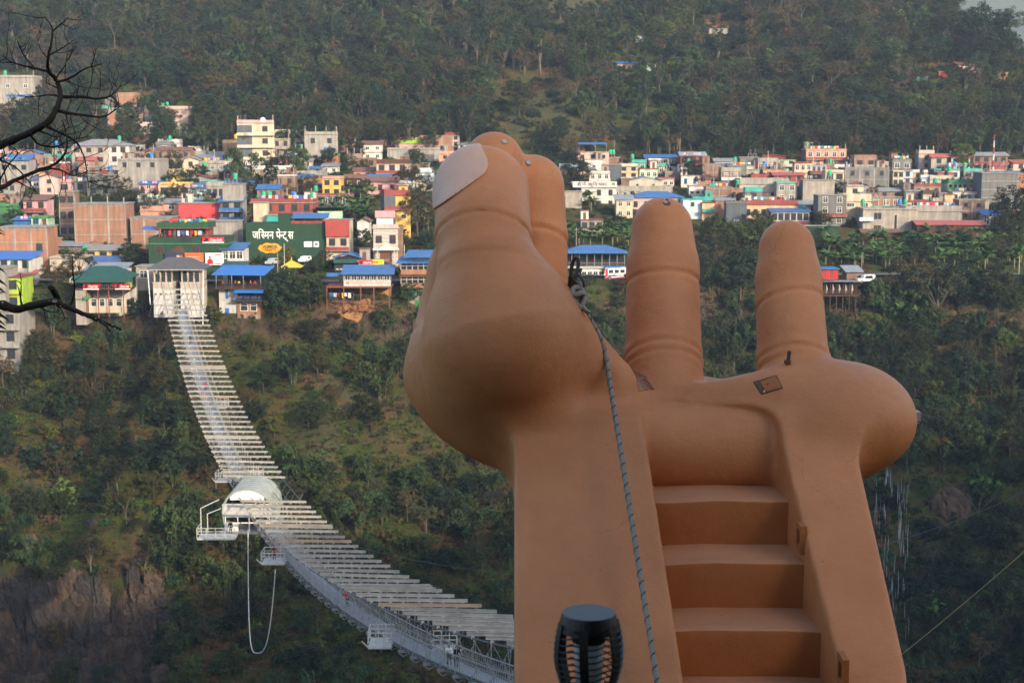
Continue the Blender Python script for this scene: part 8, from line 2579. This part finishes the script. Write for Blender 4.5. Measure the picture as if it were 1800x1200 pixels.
# ------------------------------------------------------------------ bare branches and leaves at the left edge
M_DARKBARK = mat('lichen_bark',(0.018,0.014,0.011),.95,.5,9,.006,40)
M_LICH = mat('lichen',(0.16,0.17,0.16),.9,.3,30)
TY = 9.2
tx = at(-190, 600, TY)[0]
bt = empty('leafless_tree', (tx, TY, tz(tx, TY)), 0, 'dark leafless tree reaching branches in from the left edge', 'tree')
BTO = Vector(bt.location)
kx = mpp(100, 400, TY)
def bp(px, py, dy=0.0): return Vector(at(px, py, TY+dy))-BTO
def curve(ps, dys):
    return bez([bp(p[0], p[1], d_) for p, d_ in zip(ps, dys)], 6)
rb2 = random.Random(21)
twigs = MB()
def twig(p, d, l, r, lev):
    pts = [p]; q = p.copy(); dd = d.normalized()
    for i in range(4):
        dd = (dd+Vector((rb2.uniform(-.28,.28), rb2.uniform(-.25,.25), rb2.uniform(-.2,.32)))).normalized(); q = q+dd*l/4; pts.append(q.copy())
    twigs.tube(pts, [r, r*.85, r*.7, r*.55, r*.4], 4)
    if lev > 0:
        for k in range(rb2.choice((1,2,2))):
            i = rb2.choice((2,3,4))
            nd = (dd+Vector((rb2.uniform(-.9,.9), rb2.uniform(-.6,.6), rb2.uniform(-.6,.8)))).normalized()
            twig(pts[i], nd, l*rb2.uniform(.45,.75), r*.6, lev-1)
def limb(ps, r0, r1, ntw=6, tl=.16, name='branch'):
    n_ = len(ps); dys = [.12*math.sin(i*1.3+ps[0][1]*.05) for i in range(n_)]
    c_ = curve(ps, dys); m_ = len(c_)
    c_ = [p+Vector((rb2.uniform(-1,1), rb2.uniform(-1,1), rb2.uniform(-1,1)))*kx*.6*min(1,r0/2) for p in c_]
    rs = [(r0+(r1-r0)*i/(m_-1))*kx*(1+rb2.uniform(-.10,.10)) for i in range(m_)]
    o = MB().tube(c_, rs, 8).build(name, M_DARKBARK, bt, smooth=True)
    for k in range(ntw):
        i = rb2.randrange(m_//5, m_-1)
        d_ = (c_[min(i+1,m_-1)]-c_[i-1]).normalized()
        side = d_.cross(Vector((0,1,0)))*rb2.choice((-1,1))
        twig(c_[i], d_*.5+side*.9, tl*rb2.uniform(.6,1.4), max(rs[i]*.4, .0030), 2)
    return c_, rs
S = 1/1.937
z_ = lambda L: [(a*S, b_*S) for a, b_ in L]
limb([(-190,330),(-120,305),(-60,282)]+z_([(0,495),(60,470),(150,425),(190,375),(205,320),(190,270),(165,240),(165,190),(180,105),(150,55)]), 9.5, .9, 7)
limb(z_([(180,105),(205,85),(230,60)]), 1.6, .7, 2, .08)
limb(z_([(168,245),(125,235),(85,225),(40,212),(10,190)]), 2.6, .8, 4)
limb(z_([(120,235),(85,195),(70,165),(60,142)]), 1.8, .7, 3, .1)
limb(z_([(165,190),(210,165),(250,138)]), 1.8, .7, 3, .1)
limb(z_([(192,280),(240,265),(290,235),(345,220)]), 2.4, .8, 6)
limb(z_([(204,330),(270,330),(340,336),(385,320),(415,285)]), 3.2, .8, 7)
limb(z_([(375,325),(400,350),(385,380)]), 1.6, .7, 2, .08)
limb(z_([(190,378),(270,390),(350,397),(412,362)]), 3.2, .8, 7)
limb(z_([(150,428),(200,450),(255,480),(280,520),(292,560),(302,640)]), 2.6, .8, 8, .2)
limb(z_([(100,450),(130,490),(190,500),(235,480),(300,465)]), 2.0, .7, 6)
limb([(-190,420),(-110,375),(-50,345)]+z_([(0,640),(60,610),(130,580),(185,560),(222,520),(228,470),(212,410)]), 5.5, .9, 8, .2)
limb(z_([(120,585),(190,575),(250,598),(300,580)]), 2.0, .7, 6, .16)
limb(z_([(0,545),(55,572),(95,615),(125,655)]), 1.8, .7, 5, .16)
limb(z_([(0,610),(30,560),(60,520),(20,490)]), 1.6, .7, 4, .14)
cc, rs_ = limb([(-190,560),(-100,530),(-40,526),(0,535),(30,543),(60,536),(95,530),(110,536),(140,549),(170,561),(195,571),(213,579)], 11, 2.0, 2, .1)
limb([(104,535),(98,518),(89,505)], 7, 5.0, 0)
limb([(124,536),(131,510),(128,478),(127,450)], 1.7, .9, 4, .1)
limb([(70,540),(88,548),(105,546)], 1.5, .7, 2, .08)
limb([(178,566),(188,574),(192,582)], 2.6, 1.0, 0)
o = twigs.build('twigs', M_DARKBARK, bt); o['kind'] = 'stuff'
b = MB()
for k in range(46):
    i = rb2.randrange(8, len(cc)-2); a = rb2.uniform(0, 6.28); p = cc[i]; r = rs_[i]
    q = p+Vector((rb2.uniform(-.01,.01), -math.cos(a*.25)*r*.92, math.sin(a)*r*.7))
    b.tube([q, q+Vector((0,-.003,.001))],[rb2.uniform(.003,.009)]*2,6)
o = b.build('lichen', M_LICH, bt); o['kind'] = 'stuff'
gzb = tz(tx, TY)
MB().tube([(0,0,-.5),(.05,.05,(BTO.z*-1-1.0)*.5),(.0,0,bp(-190,560).z),(-.02,0,bp(-190,420).z),(0,0,bp(-190,330).z),(-.1,.1,bp(-190,330).z+2.0)],[.22,.18,.13,.10,.08,.02],10).build('trunk', M_DARKBARK, bt, smooth=True)
# leafy shoot
lsx = at(-60, 600, 8.4)[0]
ls = empty('leafy_shoot', (lsx, 8.4, tz(lsx, 8.4)), 0, 'dark narrow leaves of a shoot at the left edge', 'plant')
LO = Vector(ls.location)
MB().tube([Vector((0,0,-.3)), Vector(at(-60,700,8.4))-LO, Vector(at(-45,560,8.4))-LO, Vector(at(-25,440,8.4))-LO, Vector(at(-20,400,8.4))-LO],[.03,.02,.014,.008,.004],6).build('stem', M_DARKBARK, ls)
M_NL = mat('narrow_leaf',(0.022,0.045,0.015),.6,.2,8)
for (x0,y0,x1,y1,w_) in ((-30,414,9,413,3),(-28,402,8,409,3),(-20,470,12,482,3.5),(-25,490,14,504,4),(-22,505,12,517,4),(-30,530,10,540,3.5),(-28,548,18,565,4.5),(-25,560,12,574,4),(-22,575,13,580,4.5),(-30,590,8,585,3),(-25,608,5,612,3),(-24,620,6,628,4),(-22,640,6,652,4),(-20,655,3,664,3)):
    a, b_ = Vector(at(x0,y0,8.35))-LO, Vector(at(x1,y1,8.25))-LO
    d_ = (b_-a); s_ = d_.cross(Vector((0,1,0.5))).normalized()*w_*kx*1.1
    vs = []
    for i in range(7):
        t = i/6; c_ = a+d_*t+Vector((0,0,.02*math.sin(math.pi*t))); w2 = math.sin(math.pi*min(.06+t*.94,1))**.8
        vs += [c_-s_*w2, c_+Vector((0,.004,-.004)), c_+s_*w2]
    bb = MB(); bb.add(vs, [f for i in range(6) for f in ((i*3,i*3+1,i*3+4,i*3+3),(i*3+1,i*3+2,i*3+5,i*3+4))])
    bb.build('leaf', M_NL, ls)

# ------------------------------------------------------------------ air
hz_m = bpy.data.materials.new('haze_air'); hz_m.use_nodes = True
_N = hz_m.node_tree.nodes; _L = hz_m.node_tree.links; _N.clear()
_o = _N.new('ShaderNodeOutputMaterial'); _v = _N.new('ShaderNodeVolumePrincipled')
_v.inputs['Color'].default_value = (0.72, 0.86, 1.0, 1); _v.inputs['Density'].default_value = 0.00018; _v.inputs['Anisotropy'].default_value = 0.3
_L.new(_v.outputs[0], _o.inputs['Volume'])
zs = [GZ.min(), GZ.max()]
o = MB().box(-680, 1750, -560, 2350, float(zs[0])-1.0, max(float(zs[1])+26, float(fz.max())+6)).build('haze', hz_m)
tag(o, kind='stuff')
